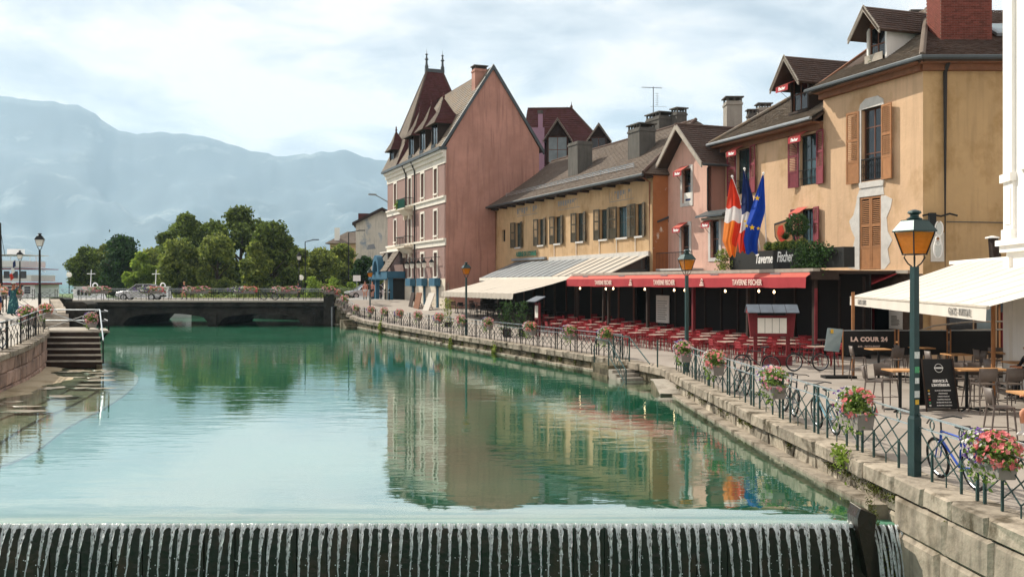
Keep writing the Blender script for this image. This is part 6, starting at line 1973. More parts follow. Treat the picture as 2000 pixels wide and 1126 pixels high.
# ---------------------------------------------------------------- terrace chairs and tables
def bistro_chair(mat):
    p = Proto()
    s = MB()
    for k in range(5): s.box(-.2, .2, -.2 + k * .085, -.135 + k * .085, .44, .46)
    p.add('seat', s, mat)
    b = MB()
    for k in range(3): b.box(-.2, .2, .205 + .012 * k, .222 + .012 * k, .60 + k * .095, .67 + k * .095)
    p.add('backrest', b, mat)
    for sx in (-1, 1):
        p.add('leg', MB().tube([(sx * .19, -.2, 0), (sx * .19, -.17, .44)], .014, 5), mat)
        p.add('leg', MB().tube([(sx * .19, .26, 0), (sx * .19, .19, .44), (sx * .19, .25, .88)], .014, 5), mat)
        p.add('arm', MB().tube([(sx * .21, -.18, .44), (sx * .21, -.19, .64), (sx * .21, .2, .66)], .013, 5), mat)
    return p
chair_p = bistro_chair('chair_red'); chair_d = bistro_chair('chair_dark')
tab_p = Proto()
tab_p.add('table_top', MB().box(-.35, .35, -.35, .35, .71, .74), 'table_top')
tab_p.add('rim', MB().box(-.36, .36, -.36, .36, .69, .709), 'chair_red')
for (x, y) in ((-1, -1), (1, -1), (1, 1), (-1, 1)):
    tab_p.add('leg', MB().tube([(x * .3, y * .3, 0), (x * .3, y * .3, .70)], .016, 5), 'chair_red')
tab_d = Proto()
tab_d.add('table_top', MB().lathe([(.36, 0), (.36, .03)], (0, 0, .71), 14), 'chair_dark')
tab_d.add('column', MB().tube([(0, 0, .03), (0, 0, .71)], .03, 6), 'chair_dark')
tab_d.add('foot', MB().lathe([(.24, 0), (.2, .03)], (0, 0, 0), 10), 'chair_dark')
ang0 = math.atan2(DIR.y, DIR.x)
rc = random.Random(4)
n_c = n_t = 0
RN = ['front', 'second', 'third', 'back']; SD = {(-.62, .0): 'left', (.62, .0): 'right', (0, .62): 'canal', (0, -.62): 'house'}
for row, nn in enumerate((2.75, 1.25, -.25, -1.75)):
    u = (4.0 if row == 0 else -.9 + .45 * row); ti = -1
    while u < 25.5 + (.8 if row < 2 else -2.2):
        q = FT.p(u, nn, 0)
        skip = (q - ki).length < 1.3 or (row > 1 and u > UR_ - .7)
        if not skip:
            ti += 1
            g = gz(q.x, q.y)
            tab_p.put('terrace_table', '%s red edged bistro table from the left in the %s terrace row' % (ORD[ti], RN[row]), 'table', (q.x, q.y, g), ang0 + rc.uniform(-.1, .1), 'red terrace tables'); n_t += 1
            for (dx, dn, a) in ((-.62, .0, math.pi / 2), (.62, .0, -math.pi / 2), (0, .62, None), (0, -.62, None)):
                if a is None and (rc.random() < .45 or (row == 3 and dn < 0)): continue
                c = FT.p(u + dx + rc.uniform(-.06, .06), nn + dn + rc.uniform(-.06, .06), 0)
                # chair back points away from the table
                back = (DIR * dx + NOUT * dn).normalized()
                rz = math.atan2(back.y, back.x) - math.pi / 2
                chair_p.put('bistro_chair', 'red bistro chair on the %s side of the %s table in the %s terrace row' % (SD[(dx, dn)], ORD[ti], RN[row]), 'chair', (c.x, c.y, gz(c.x, c.y)), rz + rc.uniform(-.2, .2), 'red terrace chairs'); n_c += 1
        u += 1.95 + rc.uniform(-.1, .1)
for row, nn in enumerate((2.6, 1.0, -.9)):
    u = -15.5; ti = -1
    while u < -.9:
        ti += 1
        q = FT.p(u, nn, 0)
        tab_d.put('terrace_table', '%s round dark table from the left in the %s row under the cream awning' % (ORD[ti], RN[row]), 'table', (q.x, q.y, gz(q.x, q.y)), 0, 'dark terrace tables')
        for dx in (-.6, .6):
            c = FT.p(u + dx, nn + rc.uniform(-.15, .15), 0); back = DIR * (1 if dx > 0 else -1)
            chair_d.put('terrace_chair', 'dark chair %s of the %s table in the %s row under the cream awning' % ('left' if dx < 0 else 'right', ORD[ti], RN[row]), 'chair', (c.x, c.y, gz(c.x, c.y)), math.atan2(back.y, back.x) - math.pi / 2 + rc.uniform(-.3, .3), 'dark terrace chairs')
        u += 2.3 + rc.uniform(-.2, .2)
# climbing plants / hedges under the cream awning
for (px, py, w_, h_, lab) in ((874, 640, .5, 2.0, 'green climbing plant at the left post of the cream awning'), (990, 655, .6, 2.0, 'dark leafy hedge under the cream awning, left of the red stand'), (1020, 655, .5, 2.0, 'dark leafy hedge beside the slim red menu stand')):
    c = G(px, py, .75); t = thing('hedge_plant', lab, 'plant', c); m = MB()
    for k in range(int(700 * w_ * h_ / 2)): m.leaf(c + Vector((R.gauss(0, w_ * .4), R.gauss(0, .25), R.uniform(0, h_))), .12)
    m.build('foliage', 'leaf_deep' if px > 900 else 'leaf_mid', t)
    MB().box(c.x - w_ * .4, c.x + w_ * .4, c.y - .2, c.y + .2, c.z - .05, c.z + .4).build('tub', 'wood_dark', t)
# boards by the hotel
q = G(815, 608, 1.0); q = FH.p(3.2, 2.0, 1.55)
for (uu, col, lab, lean) in ((5.6, 'wood_dark', 'narrow dark red board standing by the hotel wall', .1), (3.6, 'wood_brown', 'brown wooden screen board standing by the hotel wall', .05), (.6, 'awning_white', 'white leaning panel in front of the hotel wall', .9)):
    c = FH.p(uu, 1.6, 1.45); t = thing('panel_board', lab, 'board', c); w_ = .55 if uu > 5 else .85
    MB().slab([FH.p(uu + w_, 1.6, 1.5), FH.p(uu - w_, 1.6, 1.5), FH.p(uu - w_ - lean, 1.6 - .3, 3.0), FH.p(uu + w_ - lean, 1.6 - .3, 3.0)], .06).build('panel', col, t)
    MB().tube([FH.p(uu, 1.3, 2.6), FH.p(uu, .9, 1.45)], .03, 5).build('prop', 'wood_dark', t)

# ---------------------------------------------------------------- cafe: screens, stools, board
def screen(label, xa, xb, y, words=None):
    t = thing('terrace_screen', label, 'screen', ((xa + xb) / 2, y, .62), 'black terrace screens')
    F = Fr((xa, y), (1, 0), (0, -1)); w = xb - xa
    MB().bx(F, .05, w - .05, -.012, .012, 1.38, 2.2).build('cloth', 'black_board', t)
    for u in (.02, w - .02):
        MB().tube([F.p(u, 0, .64), F.p(u, 0, 2.24)], .025, 6).build('pole', 'wood_orange', t)
        MB().bx(F, u - .28, u + .28, -.22, .22, .62, .67).build('foot', 'iron_black', t)
    MB().tube([F.p(0, 0, 2.2), F.p(w, 0, 2.2)], .015, 5).build('top_bar', 'rail_pale', t)
    MB().tube([F.p(0.05, 0, .8), F.p(w - .05, -.05, 1.3)], .01, 5).build('brace', 'zinc', t)
    if words:
        put_text('LA COUR 24', .20, 'text_pink', t, F, w / 2, .016, 1.90, bold=.012, sx=1.0, spacing=1.15)
        put_text('BAR - RESTAURANT', .085, 'text_pink', t, F, w / 2, .016, 1.66)
xs = [P(p, 0, 33).x for p in (1645, 1749, 1751, 1851, 1855, 1945)]
screen('black terrace screen lettered with the cafe name', xs[0], xs[1], 33.0, True)
screen('plain black terrace screen in the middle behind the lamp post', xs[2] + .05, xs[3], 33.0)
screen('plain black terrace screen at the right by the awning post', xs[4] + .03, xs[5], 33.05)
# slanted blue menu easel at the left end of the screens
q = G(1632, 738)
t = thing('menu_easel', 'tilted pale blue menu easel at the left end of the lettered screen', 'easel', q)
Fq = Fr((q.x - .1, q.y + .1), (1, 0), (0, -1))
MB().slab([Fq.p(-.28, .1, 1.55), Fq.p(.22, .1, 1.5), Fq.p(.42, -.1, 2.25), Fq.p(-.1, -.1, 2.3)], .03).build('panel', 'glass_pale', t)
MB().tube([Fq.p(.1, 0, .64), Fq.p(.1, -.03, 1.6)], .03, 6).build('stem', 'iron_black', t)
MB().bx(Fq, -.3, .75, -.25, .3, .622, .70).build('foot', 'iron_black', t)
MB().bx(Fq, -.02, .07, -.04, -.02, 2.12, 2.25).build('yellow_label', 'sticker_yellow', t)
def stool_proto():
    p = Proto()
    p.add('seat', MB().add([(-.2, -.2, .72), (.2, -.2, .72), (.21, .2, .71), (-.21, .2, .71), (-.2, -.2, .75), (.2, -.2, .75), (.21, .2, .74), (-.21, .2, .74)],
          [(0, 3, 2, 1), (4, 5, 6, 7), (0, 1, 5, 4), (1, 2, 6, 5), (2, 3, 7, 6), (3, 0, 4, 7)]), 'chair_taupe')
    b = MB(); n = 10
    for i in range(n + 1):
        a = -.9 + 1.8 * i / n
        x, y = .235 * math.sin(a) / math.sin(.9), .24 - .08 * (1 - math.cos(a)) / (1 - math.cos(.9))
        b.v += [(x, y, .80), (x * .98, y + .06, 1.12), (x * .98, y + .075, 1.12), (x, y + .02, .80)]
    for i in range(n):
        for k in range(4): b.f.append((i * 4 + k, (i + 1) * 4 + k, (i + 1) * 4 + (k + 1) % 4, i * 4 + (k + 1) % 4))
    p.add('backrest', b, 'chair_taupe', smooth=True)
    for sx in (-1, 1):
        p.add('leg', MB().tube([(sx * .24, -.24, 0), (sx * .19, -.18, .72)], [.014, .02], 6), 'chair_taupe')
        p.add('leg', MB().tube([(sx * .25, .28, 0), (sx * .20, .19, .74), (sx * .22, .24, 1.1)], [.014, .02, .016], 6), 'chair_taupe')
        p.add('footrest', MB().tube([(sx * .225, -.225, .3), (sx * .23, .25, .3)], .011, 5), 'chair_taupe')
    p.add('footrest', MB().tube([(-.22, -.22, .3), (.22, -.22, .3)], .011, 5), 'chair_taupe')
    return p
stool = stool_proto()
bar_t = Proto()
bar_t.add('table_top', MB().box(-.34, .34, -.34, .34, 1.0, 1.035), 'wood_table')
bar_t.add('column', MB().tube([(0, 0, .04), (0, 0, 1.0)], .04, 8), 'iron_black')
for k in range(4):
    a = k * math.pi / 2 + .785
    bar_t.add('foot', MB().tube([(0, 0, .06), (.38 * math.cos(a), .38 * math.sin(a), .015)], .025, 5), 'iron_black')
# tables at (px, ground py); each with its stools placed round it
CT = [(1716, 742, 'the lettered screen', [(-.62, .1), (.25, -.62)]), (1758, 802, 'the near lamp post', [(-.6, .15), (-.1, .62)]),
      (1752, 722, 'the middle screen', [(.62, 0)]), (1888, 800, 'the chalk board', [(.1, -.65), (.1, .62)]), (1935, 800, 'the awning post', [(.15, -.62), (-.05, .62)]),
      (1835, 722, 'the middle screen rear', [(-.1, -.65), (.6, .1)]), (1915, 726, 'the right screen', [(-.35, -.62), (.4, -.62)]), (1990, 780, 'the white wall', [(-.62, 0)]), (2015, 868, 'the right edge of the view', [(-.55, .12)]), (1962, 752, 'the awning post rear', [(-.6, .1), (.1, -.62), (.1, .62)]), (1868, 757, 'the rear of the black board', [(-.6, .1), (.6, 0)]), (1800, 738, 'the middle of the cafe', [(-.6, 0), (.1, .62)])]
for (px, py, wh_, ch) in CT:
    q = G(px, py)
    bar_t.put('bar_table', 'square wooden topped bar table by ' + wh_, 'table', (q.x, q.y, .62), R.uniform(-.1, .1), 'cafe bar tables')
    for k, (dx, dy) in enumerate(ch):
        rz = math.atan2(dy, dx) - math.pi / 2
        pos = 'left' if dx < -.3 else ('right' if dx > .3 else ('near' if dy < 0 else 'far'))
        stool.put('bar_stool', 'taupe bar chair %s of the table by %s' % (pos, wh_), 'stool', (q.x + dx, q.y + dy, .62), rz + R.uniform(-.15, .15), 'taupe cafe bar chairs')
q = G(1828, 800)
ab = thing('chalk_board', 'black standing board with white heading and small menu pictures near the lamp', 'board', (q.x, q.y, .62))
Fb_ = Fr(q.xy, Vector((1, .10)), Vector((.10, -1)))
for (s, nm) in ((1, 'front_panel'), (-1, 'rear_panel')):
    m = MB().hexa([Fb_.p(-.42, s * .30, .70), Fb_.p(.42, s * .30, .70), Fb_.p(.42, s * .30 - .03, .70), Fb_.p(-.42, s * .30 - .03, .70),
                   Fb_.p(-.40, s * .03, 1.90), Fb_.p(.40, s * .03, 1.90), Fb_.p(.40, s * .03 - .03, 1.90), Fb_.p(-.40, s * .03 - .03, 1.90)])
    m.build(nm, 'black_board', ab)
    for u in (-.42, .42): MB().tube([Fb_.p(u, s * .325, .62), Fb_.p(u * .96, s * .045, 1.92)], .022, 5).build('side_rail', 'wood_dark', ab)
def on_board(me_words, size, u, zrel, **kw):
    me = text_mesh(me_words, size, 'white_paint', **kw)
    t_ = (zrel - .70) / 1.2; n = .305 - .27 * t_
    X = Vector((Fb_.u.x, Fb_.u.y, 0)); Up = (Fb_.p(0, .03, 1.9) - Fb_.p(0, .30, .70)).normalized(); Nn = X.cross(Up)
    p = Fb_.p(u, n, zrel) + Nn * .006
    me.transform(Matrix(((X.x, Up.x, Nn.x, p.x), (X.y, Up.y, Nn.y, p.y), (X.z, Up.z, Nn.z, p.z), (0, 0, 0, 1))))
    return link('lettering', me, ab)
on_board('SERVICE \u00c0', .085, .02, 1.36, bold=.004); on_board("L'INT\u00c9RIEUR", .085, .02, 1.26, bold=.004)
for k, w in enumerate(('GLACES ARTISANALES', 'MILKSHAKES', 'CREPES MAISON', 'GAUFRES MAISON', 'BOISSONS FRAICHES', 'BOISSONS CHAUDES')):
    on_board(w, .042, .06, 1.13 - .072 * k)
    t_ = (1.13 - .072 * k - .7) / 1.2
    MB().lathe([(.022, -.02), (.024, .02)], Fb_.p(-.31, .312 - .27 * t_, 1.13 - .072 * k), 8).build('menu_picture', ['sticker_yellow', 'sticker', 'wood_orange', 'red_plastic', 'sticker_green', 'paper'][k], ab)
m = MB().ring(Fb_.p(.02, .03 + .27 * (1.9 - 1.68) / 1.2 + .014, 1.68), .105, .006, Vector((Fb_.n.x, Fb_.n.y, .2)), 20, 4)
m.build('round_logo', 'white_paint', ab)
on_board('POMMIERS', .05, .02, 1.68, bold=.003)

# ---------------------------------------------------------------- quay railing
LP_ = 2.2
def rail_proto(mat='iron_green', top='rail_pale'):
    p = Proto()
    for x in (0, .22):
        p.add('post', MB().box(x - .02, x + .02, -.02, .02, 0, 1.04), mat)
    p.add('top_rail', MB().box(-.0, LP_, -.022, .022, 1.0, 1.025), top)  # rails paler than the posts, with the sunlight on them in the colour
    p.add('middle_rail', MB().box(-.0, LP_, -.016, .016, .80, .82), top)
    x0, w = .22, (LP_ - .22) / 2
    for k in range(2):
        a, b = x0 + w * k, x0 + w * (k + 1); c = (a + b) / 2
        p.add('lattice_bar', MB().tube([(a, .01, .18), (b, .01, .80)], .012, 4), mat)
        p.add('lattice_bar', MB().tube([(b, -.01, .18), (a, -.01, .80)], .012, 4), mat)
        if k < 1:
            p.add('lattice_bar', MB().tube([(c, .014, .18), (c + w, .014, .80)], .011, 4), mat)
            p.add('lattice_bar', MB().tube([(c + w, -.014, .18), (c, -.014, .80)], .011, 4), mat)
        p.add('short_post', MB().box(c - .017, c + .017, -.017, .017, 0, .49), mat)
        if k < 1: p.add('pin', MB().tube([(b, 0, 0), (b, 0, .19)], .012, 4), mat)
    for c in (x0 + w * .5, x0 + w * 1.5): p.add('ring', MB().ring((c, 0, .90), .075, .012, (0, 1, 0), 12, 4), mat)
    p.add('ring', MB().ring((.11, 0, .90), .07, .01, (0, 1, 0), 10, 4), mat)
    p.add('ring', MB().ring((.11, 0, .45), .07, .01, (0, 1, 0), 10, 4), mat)
    return p
railp = rail_proto()
railf = rail_proto('iron_black', 'rail_pale')
def run_railing(pts, zf_, proto, label, group, off=0.0, skip=()):
    """panels end to end along a polyline"""
    i = 0
    for (a, b) in zip(pts, pts[1:]):
        A, B = Vector(a), Vector(b); L = (B - A).length; n = max(1, round(L / LP_)); u = (B - A) / L
        for k in range(n):
            q = A + u * (L * k / n); q2 = A + u * (L * (k + 1) / n)
            z, zz = zf_(q), zf_(q2)
            r = proto.put('railing_panel', label(i), 'railing', (q.x, q.y, z), math.atan2(u.y, u.x), group, (L / n / LP_, 1, 1))
            if abs(zz - z) > .02:
                r.rotation_euler = (0, -math.atan2(zz - z, L / n), math.atan2(u.y, u.x))
            i += 1
    return i
qr = [(x + .36, y) for (x, y) in QE]
seg1 = [(6.92, 7.6), (6.92, 12.0), (6.69, 16.0), (6.32, 22.7), (6.09, 30), (6.0, 36.0)]
run_railing(seg1, lambda q: .632, railp, lambda i: ORD[i] + ' lattice railing panel of the near quay counted from the camera', 'near quay railing panels')
seg2 = [(4.35 + .3, 40.9), (-.3, 52.7), (-2.95, 58.8), (-8.15, 71.8), (-12.65, 83.6), (-14.2, 87.5)]
run_railing(seg2, lambda q: edge_z(q.y) + .012, railf, lambda i: ORD[i] + ' lattice railing panel of the far quay counted from the stairs', 'far quay railing panels')
run_railing([(-14.2, 87.5), (-16.6, 91.2)], lambda q: edge_z(q.y) + .012, railf, lambda i: ORD[i] + ' sloping railing panel up to the bridge pillar', 'sloping railing panels')
# stair railing at the bend
sr = thing('stair_railing', 'green iron railing stepping down with the quay stairs at the bend', 'railing', Fs.p(2.5, .5, .6))
def srp(u, n, z): return Fs.p(u, n, z)
for n_ in (.85,):
    MB().tube([srp(5.0, n_, .95), srp(4.7, n_, 1.5), srp(3.3, n_, 1.5), srp(1.5, n_, .45)], .025, 6).build('outer_rail', 'iron_green', sr)
    MB().tube([srp(3.3, n_, .9), srp(1.5, n_, -.1)], .02, 6).build('outer_lower_rail', 'iron_green', sr)
MB().tube([srp(5.0, -.05, 1.62), srp(3.3, -.05, 1.62)], .025, 6).build('inner_rail', 'iron_green', sr)
MB().tube([srp(3.3, -.05, 1.62), srp(1.3, -.05, .7)], .025, 6).build('inner_rail', 'iron_green', sr)
for (u, n, z0_, z1_) in ((5.0, -.05, .6, 1.64), (3.3, -.05, .4, 1.64), (3.3, .85, .4, 1.52), (1.5, .85, -.4, .5), (4.9, .85, .3, 1.2), (0.6, -.05, .6, 1.65)):
    MB().box(*(lambda c: (c.x - .025, c.x + .025, c.y - .025, c.y + .025))(srp(u, n, 0)), z0_, z1_).build('post', 'iron_green', sr)
for k in range(5):
    u = 3.35 + .33 * k
    MB().tube([srp(u, -.05, .62), srp(u + .33, -.05, 1.55)], .012, 4).build('lattice_bar', 'iron_green', sr)
    MB().tube([srp(u + .33, -.05, .62), srp(u, -.05, 1.55)], .012, 4).build('lattice_bar', 'iron_green', sr)
for k in range(5):
    u = 1.5 + .36 * k; z = .36 * .52 * k
    MB().tube([srp(u, .85, -.05 + z), srp(u + .36, .85, .65 + z)], .011, 4).build('lattice_bar', 'iron_green', sr)
    MB().tube([srp(u + .36, .85, .1 + z), srp(u, .85, .45 + z)], .011, 4).build('lattice_bar', 'iron_green', sr)
# bridge railings
run_railing([(bxx(152), 91.2), (bxx(636), 91.2)], lambda q: 2.235, railf, lambda i: ORD[i] + ' railing panel from the left along the near side of the bridge', 'near bridge railing panels')
run_railing([(bxx(100), 103.4), (bxx(660), 103.4)], lambda q: 2.235, railf, lambda i: ORD[i] + ' railing panel from the left along the far side of the bridge', 'far bridge railing panels')
run_railing([(-60, 91.4), (bxx(150), 91.2)], lambda q: 2.25, railf, lambda i: ORD[i] + ' railing panel of the road left of the bridge', 'left road railing panels')
# left promenade railing
run_railing([(-17.7, 33.0), (-18.95, 37.5), (-20.35, 41.5), (-21.2, 44.2)], lambda q: 1.38 + .24 * (q.y - 33) / 11, railf, lambda i: ORD[i] + ' railing panel from the left along the left promenade wall', 'left promenade railing panels')
run_railing([(-28.2, 50.5), (-27.0, 55.0)], lambda q: 2.15, railf, lambda i: ORD[i] + ' short railing panel behind the woman on the promenade', 'rear promenade railing panels')

# ---------------------------------------------------------------- lamps
def lamp_proto(glass, pole='lamp_green'):
    p = Proto()
    p.add('base', MB().lathe([(.075, 0), (.075, .95), (.06, 1.0)], sq=True), pole)
    p.add('pole', MB().lathe([(.055, 1.0), (.05, 3.45)], sq=True), pole)
    br_ = MB()
    for k in range(4):
        a = k * math.pi / 2 + math.pi / 4; c, s = math.cos(a), math.sin(a)
        br_.tube([(.04 * c, .04 * s, 3.45), (.10 * c, .10 * s, 3.5), (.16 * c, .16 * s, 3.6), (.13 * c, .13 * s, 3.66)], .012, 5)
    p.add('bracket', br_, 'iron_black')
    fr = MB()
    for k in range(4):
        a = k * math.pi / 2 + math.pi / 4; c, s = math.cos(a), math.sin(a)
        fr.tube([(.185 * c, .185 * s, 3.66), (.31 * c, .31 * s, 4.02)], .012, 4)
    fr.lathe([(.14, 3.64), (.14, 3.66)], sq=True)
    f = p.add('lantern', fr, 'iron_black')
    for k in range(4):
        a0, a1 = k * math.pi / 2 + math.pi / 4, (k + 1) * math.pi / 2 + math.pi / 4
        r0, r1 = .175, .298
        p.add('pane', MB().quad((r0 * math.cos(a0), r0 * math.sin(a0), 3.665), (r0 * math.cos(a1), r0 * math.sin(a1), 3.665), (r1 * math.cos(a1), r1 * math.sin(a1), 4.01), (r1 * math.cos(a0), r1 * math.sin(a0), 4.01)), glass, f)
    p.add('roof', MB().lathe([(.245, 4.02), (.245, 4.04), (.15, 4.2), (.15, 4.215)], sq=True), pole)
    p.add('cap', MB().lathe([(.11, 4.215), (.13, 4.235), (.07, 4.27), (.07, 4.30), (.115, 4.33), (.10, 4.36), (.03, 4.385)], seg=12), pole)
    return p
lampA = lamp_proto('amber_glass'); lampW = lamp_proto('white_glass', 'iron_black')
def put_lamp(pr, lab, loc, rz=0.5, sc=1.0): return pr.put('street_lamp', lab, 'street lamp', loc, rz, 'old style quay lanterns', sc)
nl = put_lamp(lampA, 'tall amber lantern with stickered green post in the right foreground', (6.62, 16.0, .625), .35)
for (z, mat, s_, a_) in ((2.62, 'sticker', .05, -.3), (2.38, 'sticker_green', .045, 0), (2.2, 'sticker', .042, .1), (1.85, 'sticker_yellow', .035, -.4), (1.98, 'sticker', .05, .2)):
    o = link('sticker', MB().box(-s_, s_, -.061, -.056, z - s_ * 1.1 - .62, z + s_ * 1.1 - .62).mesh('sticker', mat), nl, M=Matrix.Identity(4))
put_lamp(lampA, 'amber lantern standing by the stairs in front of the red awning', (6.25, 34.8, .625), .3)
put_lamp(lampA, 'amber lantern in front of the cream awning', (-2.75, 58.4, .69), .3)
put_lamp(lampA, 'farthest amber lantern on the right quay before the hotel', (-12.2, 83.6, .69), .3)
put_lamp(lampW, 'black lantern with white glass on the left promenade, nearer one', (-26.7, 55, 2.25), .3)
put_lamp(lampW, 'black lantern with white glass on the left promenade, farther one', (-43.0, 85, 2.2), .3, 1.02)
put_lamp(lampW, 'black lantern standing at the park edge behind the bridge', P(584, 0, 104).xy.to_3d() + Vector((0, 0, 2.2)), .3, 1.12)
def globe_lamp(lab, q, h):
    t = thing('globe_lamp', lab, 'street lamp', q)
    MB().tube([q, q + Vector((0, 0, h))], .05, 6).build('pole', 'iron_black', t)
    MB().blob(q + Vector((0, 0, h + .25)), .3, .0, 12).build('globe', 'white_glass', t, True)
globe_lamp('white globe lamp behind the bridge railing near the big trees', P(588, 575, 106), 1.6)
globe_lamp('white globe lamp by the boats left of the bridge', P(135, 574, 108), 1.9)
def arm_lamp(lab, px, pyt, Y, arm):
    b = P(px, 575, Y); t = thing('street_lamp', lab, 'street lamp', b); z = EYE + (553 - pyt) / 1900 * Y
    MB().tube([(b.x, b.y, 1.6), (b.x, b.y, z)], [.09, .06], 7).build('mast', 'iron_black', t)
    MB().tube([(b.x, b.y, z), (b.x + arm, b.y, z + .25)], .05, 6).build('arm', 'iron_black', t)
    MB().box(b.x + arm - .1, b.x + arm + .7, b.y - .12, b.y + .12, z + .2, z + .32).build('lamp_head', 'zinc_dark', t)
arm_lamp('tall modern street lamp with arm rising from the park trees', 596, 472, 120, 1.0)
arm_lamp('tall modern street lamp with arm in front of the old white house', 681, 454, 118, 1.3)
# ---------------------------------------------------------------- flower boxes on the railings
def flower_proto(seed, lw=.48, pal=('petal_pink', 'petal_white', 'petal_violet'), dens=1.0, big=1.0):
    rg = random.Random(seed); p = Proto()
    p.add('planter', MB().add([(-.36, 0, .50), (.36, 0, .50), (.36, .24, .50), (-.36, .24, .50), (-.40, -.02, .74), (.40, -.02, .74), (.40, .26, .74), (-.40, .26, .74)],
          [(0, 3, 2, 1), (4, 5, 6, 7), (0, 1, 5, 4), (1, 2, 6, 5), (2, 3, 7, 6), (3, 0, 4, 7)]), 'planter_grey')
    lf = MB()
    def spot(cx, sx, shell=.6):
        v = Vector((rg.gauss(0, 1), rg.gauss(0, 1), rg.gauss(0, 1))).normalized() * rg.uniform(shell, 1.05)
        return Vector((cx + v.x * sx, .12 + v.y * .27, .88 + v.z * .24 - .10 * abs(v.x) * (v.z < 0)))
    for k in range(int(620 * dens)):
        lf.leaf(spot(0, lw, .2), .075, rg)
    for k in range(int(70 * dens)): lf.leaf(Vector((rg.gauss(.1, .25), .22 + rg.gauss(0, .06), .62 - abs(rg.gauss(0, .13)))), .07, rg)
    p.add('foliage', lf, 'leaf_flower')
    def blossoms(n, cx, sx, r):
        m = MB()
        for k in range(n):
            c = spot(cx, sx, .92); d = (c - Vector((cx, .12, .85))).normalized() * .7 + Vector((rg.gauss(0, .3), rg.gauss(0, .3), rg.gauss(0, .3) + .25))
            d.normalize(); x = d.orthogonal().normalized(); y = d.cross(x); rr = r * rg.uniform(.75, 1.2); a0 = rg.uniform(0, 6)
            b = len(m.v); m.v.append(tuple(c - d * rr * .35))
            for j in range(10):
                a = a0 + j * math.pi / 5; q = rr * (1.0 if j % 2 == 0 else .72)
                m.v.append(tuple(c + x * math.cos(a) * q + y * math.sin(a) * q + d * rr * .12))
            for j in range(10): m.f.append((b, b + 1 + j, b + 1 + (j + 1) % 10))
        return m
    p.add('pink_blossoms', blossoms(int(100 * dens), -.14, lw * .62, .038 * big), pal[0], kind='stuff')
    p.add('white_blossoms', blossoms(int(90 * dens), .16, lw * .75, .027 * big), pal[1], kind='stuff')
    p.add('violet_blossoms', blossoms(int(75 * dens), .22, lw * .72, .027 * big), pal[2], kind='stuff')
    return p
fl_v = [flower_proto(31), flower_proto(32, .44, ('petal_coral', 'petal_white', 'petal_violet')), flower_proto(33, .5, ('petal_pink', 'petal_white', 'petal_violet'), .85), flower_proto(34, .46, ('petal_coral', 'petal_white', 'petal_pink'), 1.0)]
fl_big = flower_proto(35, .62, ('petal_coral', 'petal_white', 'petal_violet'), 1.9, 1.05)
fl_far = [flower_proto(36, .55, ('petal_pink', 'petal_white', 'petal_pink'), .55, 1.5), flower_proto(37, .55, ('petal_coral', 'petal_white', 'petal_violet'), .55, 1.5)]
def on_line(pts, px):
    k = (px - 1000) / 1900
    for a, b in zip(pts, pts[1:]):
        A, B = Vector(a), Vector(b); d = B - A
        s = (k * A.y - A.x) / (d.x - k * d.y) if abs(d.x - k * d.y) > 1e-6 else -1
        if -.02 <= s <= 1.02: return A + d * s, d.normalized()
    return None
for i, px in enumerate((1955, 1686, 1522, 1406, 1343)):
    q, u = on_line(seg1, px)
    (fl_big if i == 0 else fl_v[i % 4]).put('flower_box', 'pink and violet flower box, %s from the camera on the near quay railing' % ORD[i], 'flower box', (q.x, q.y, .63 - .1 * (i > 0)), math.atan2(u.y, u.x), 'flower boxes on the near quay railing', 1.0 if i == 0 else 1.18)
for i, px in enumerate((1189, 1117, 1041, 957, 905, 860, 820, 783, 754, 727, 698)):
    q, u = on_line(seg2, px)
    (fl_v[(i + 1) % 4] if i < 4 else fl_far[i % 2]).put('flower_box', 'pink flower box, %s from the stairs on the far quay railing' % ORD[i], 'flower box', (q.x, q.y, edge_z(q.y)), math.atan2(u.y, u.x), 'flower boxes on the far quay railing', 1.12)
for i, px in enumerate((676, 660)):
    q, u = on_line([(-14.2, 87.5), (-16.6, 91.2)], px)
    fl_far[i].put('flower_box', ('lower' if i == 0 else 'upper') + ' pink flower box on the sloping railing by the bridge pillar', 'flower box', (q.x, q.y, edge_z(q.y)), math.atan2(u.y, u.x), None, 1.2)
fl_far[0].put('flower_box', 'pink flower box hanging on the dark bridge pillar', 'flower box', (-17.0, 90.5, 2.2), math.pi, None, 1.2)
for i, px in enumerate((191, 295, 386, 478, 561)):
    fl_far[i % 2].put('flower_box', 'wide red flower box, %s from the left on the bridge railing' % ORD[i], 'flower box', (bxx(px), 91.15, 2.25), math.pi, 'flower boxes on the bridge', (2.6, 1.3, 1.15))
for (px, py, Y, sc, lab) in ((60, 612, 42.0, 1.35, 'big pink and white flower box at the corner of the left promenade railing'), (95, 604, 45.5, 1.1, 'leafy coral flower box behind the big one on the left promenade'),
                             (184, 622, 46.2, 1.15, 'round pink flower box on the landing step railing'), (40, 572, 56, .9, 'small white flower pot behind the photographing woman'), (10, 570, 55, 1.2, 'pale flower box at the far left edge of the promenade')):
    q = P(px, py, Y)
    fl_v[0 if px in (60, 184) else 3].put('flower_box', lab, 'flower box', (q.x, q.y, q.z - .85 * sc), 2.2, None, sc)
    if px == 40 or px == 10:
        pass

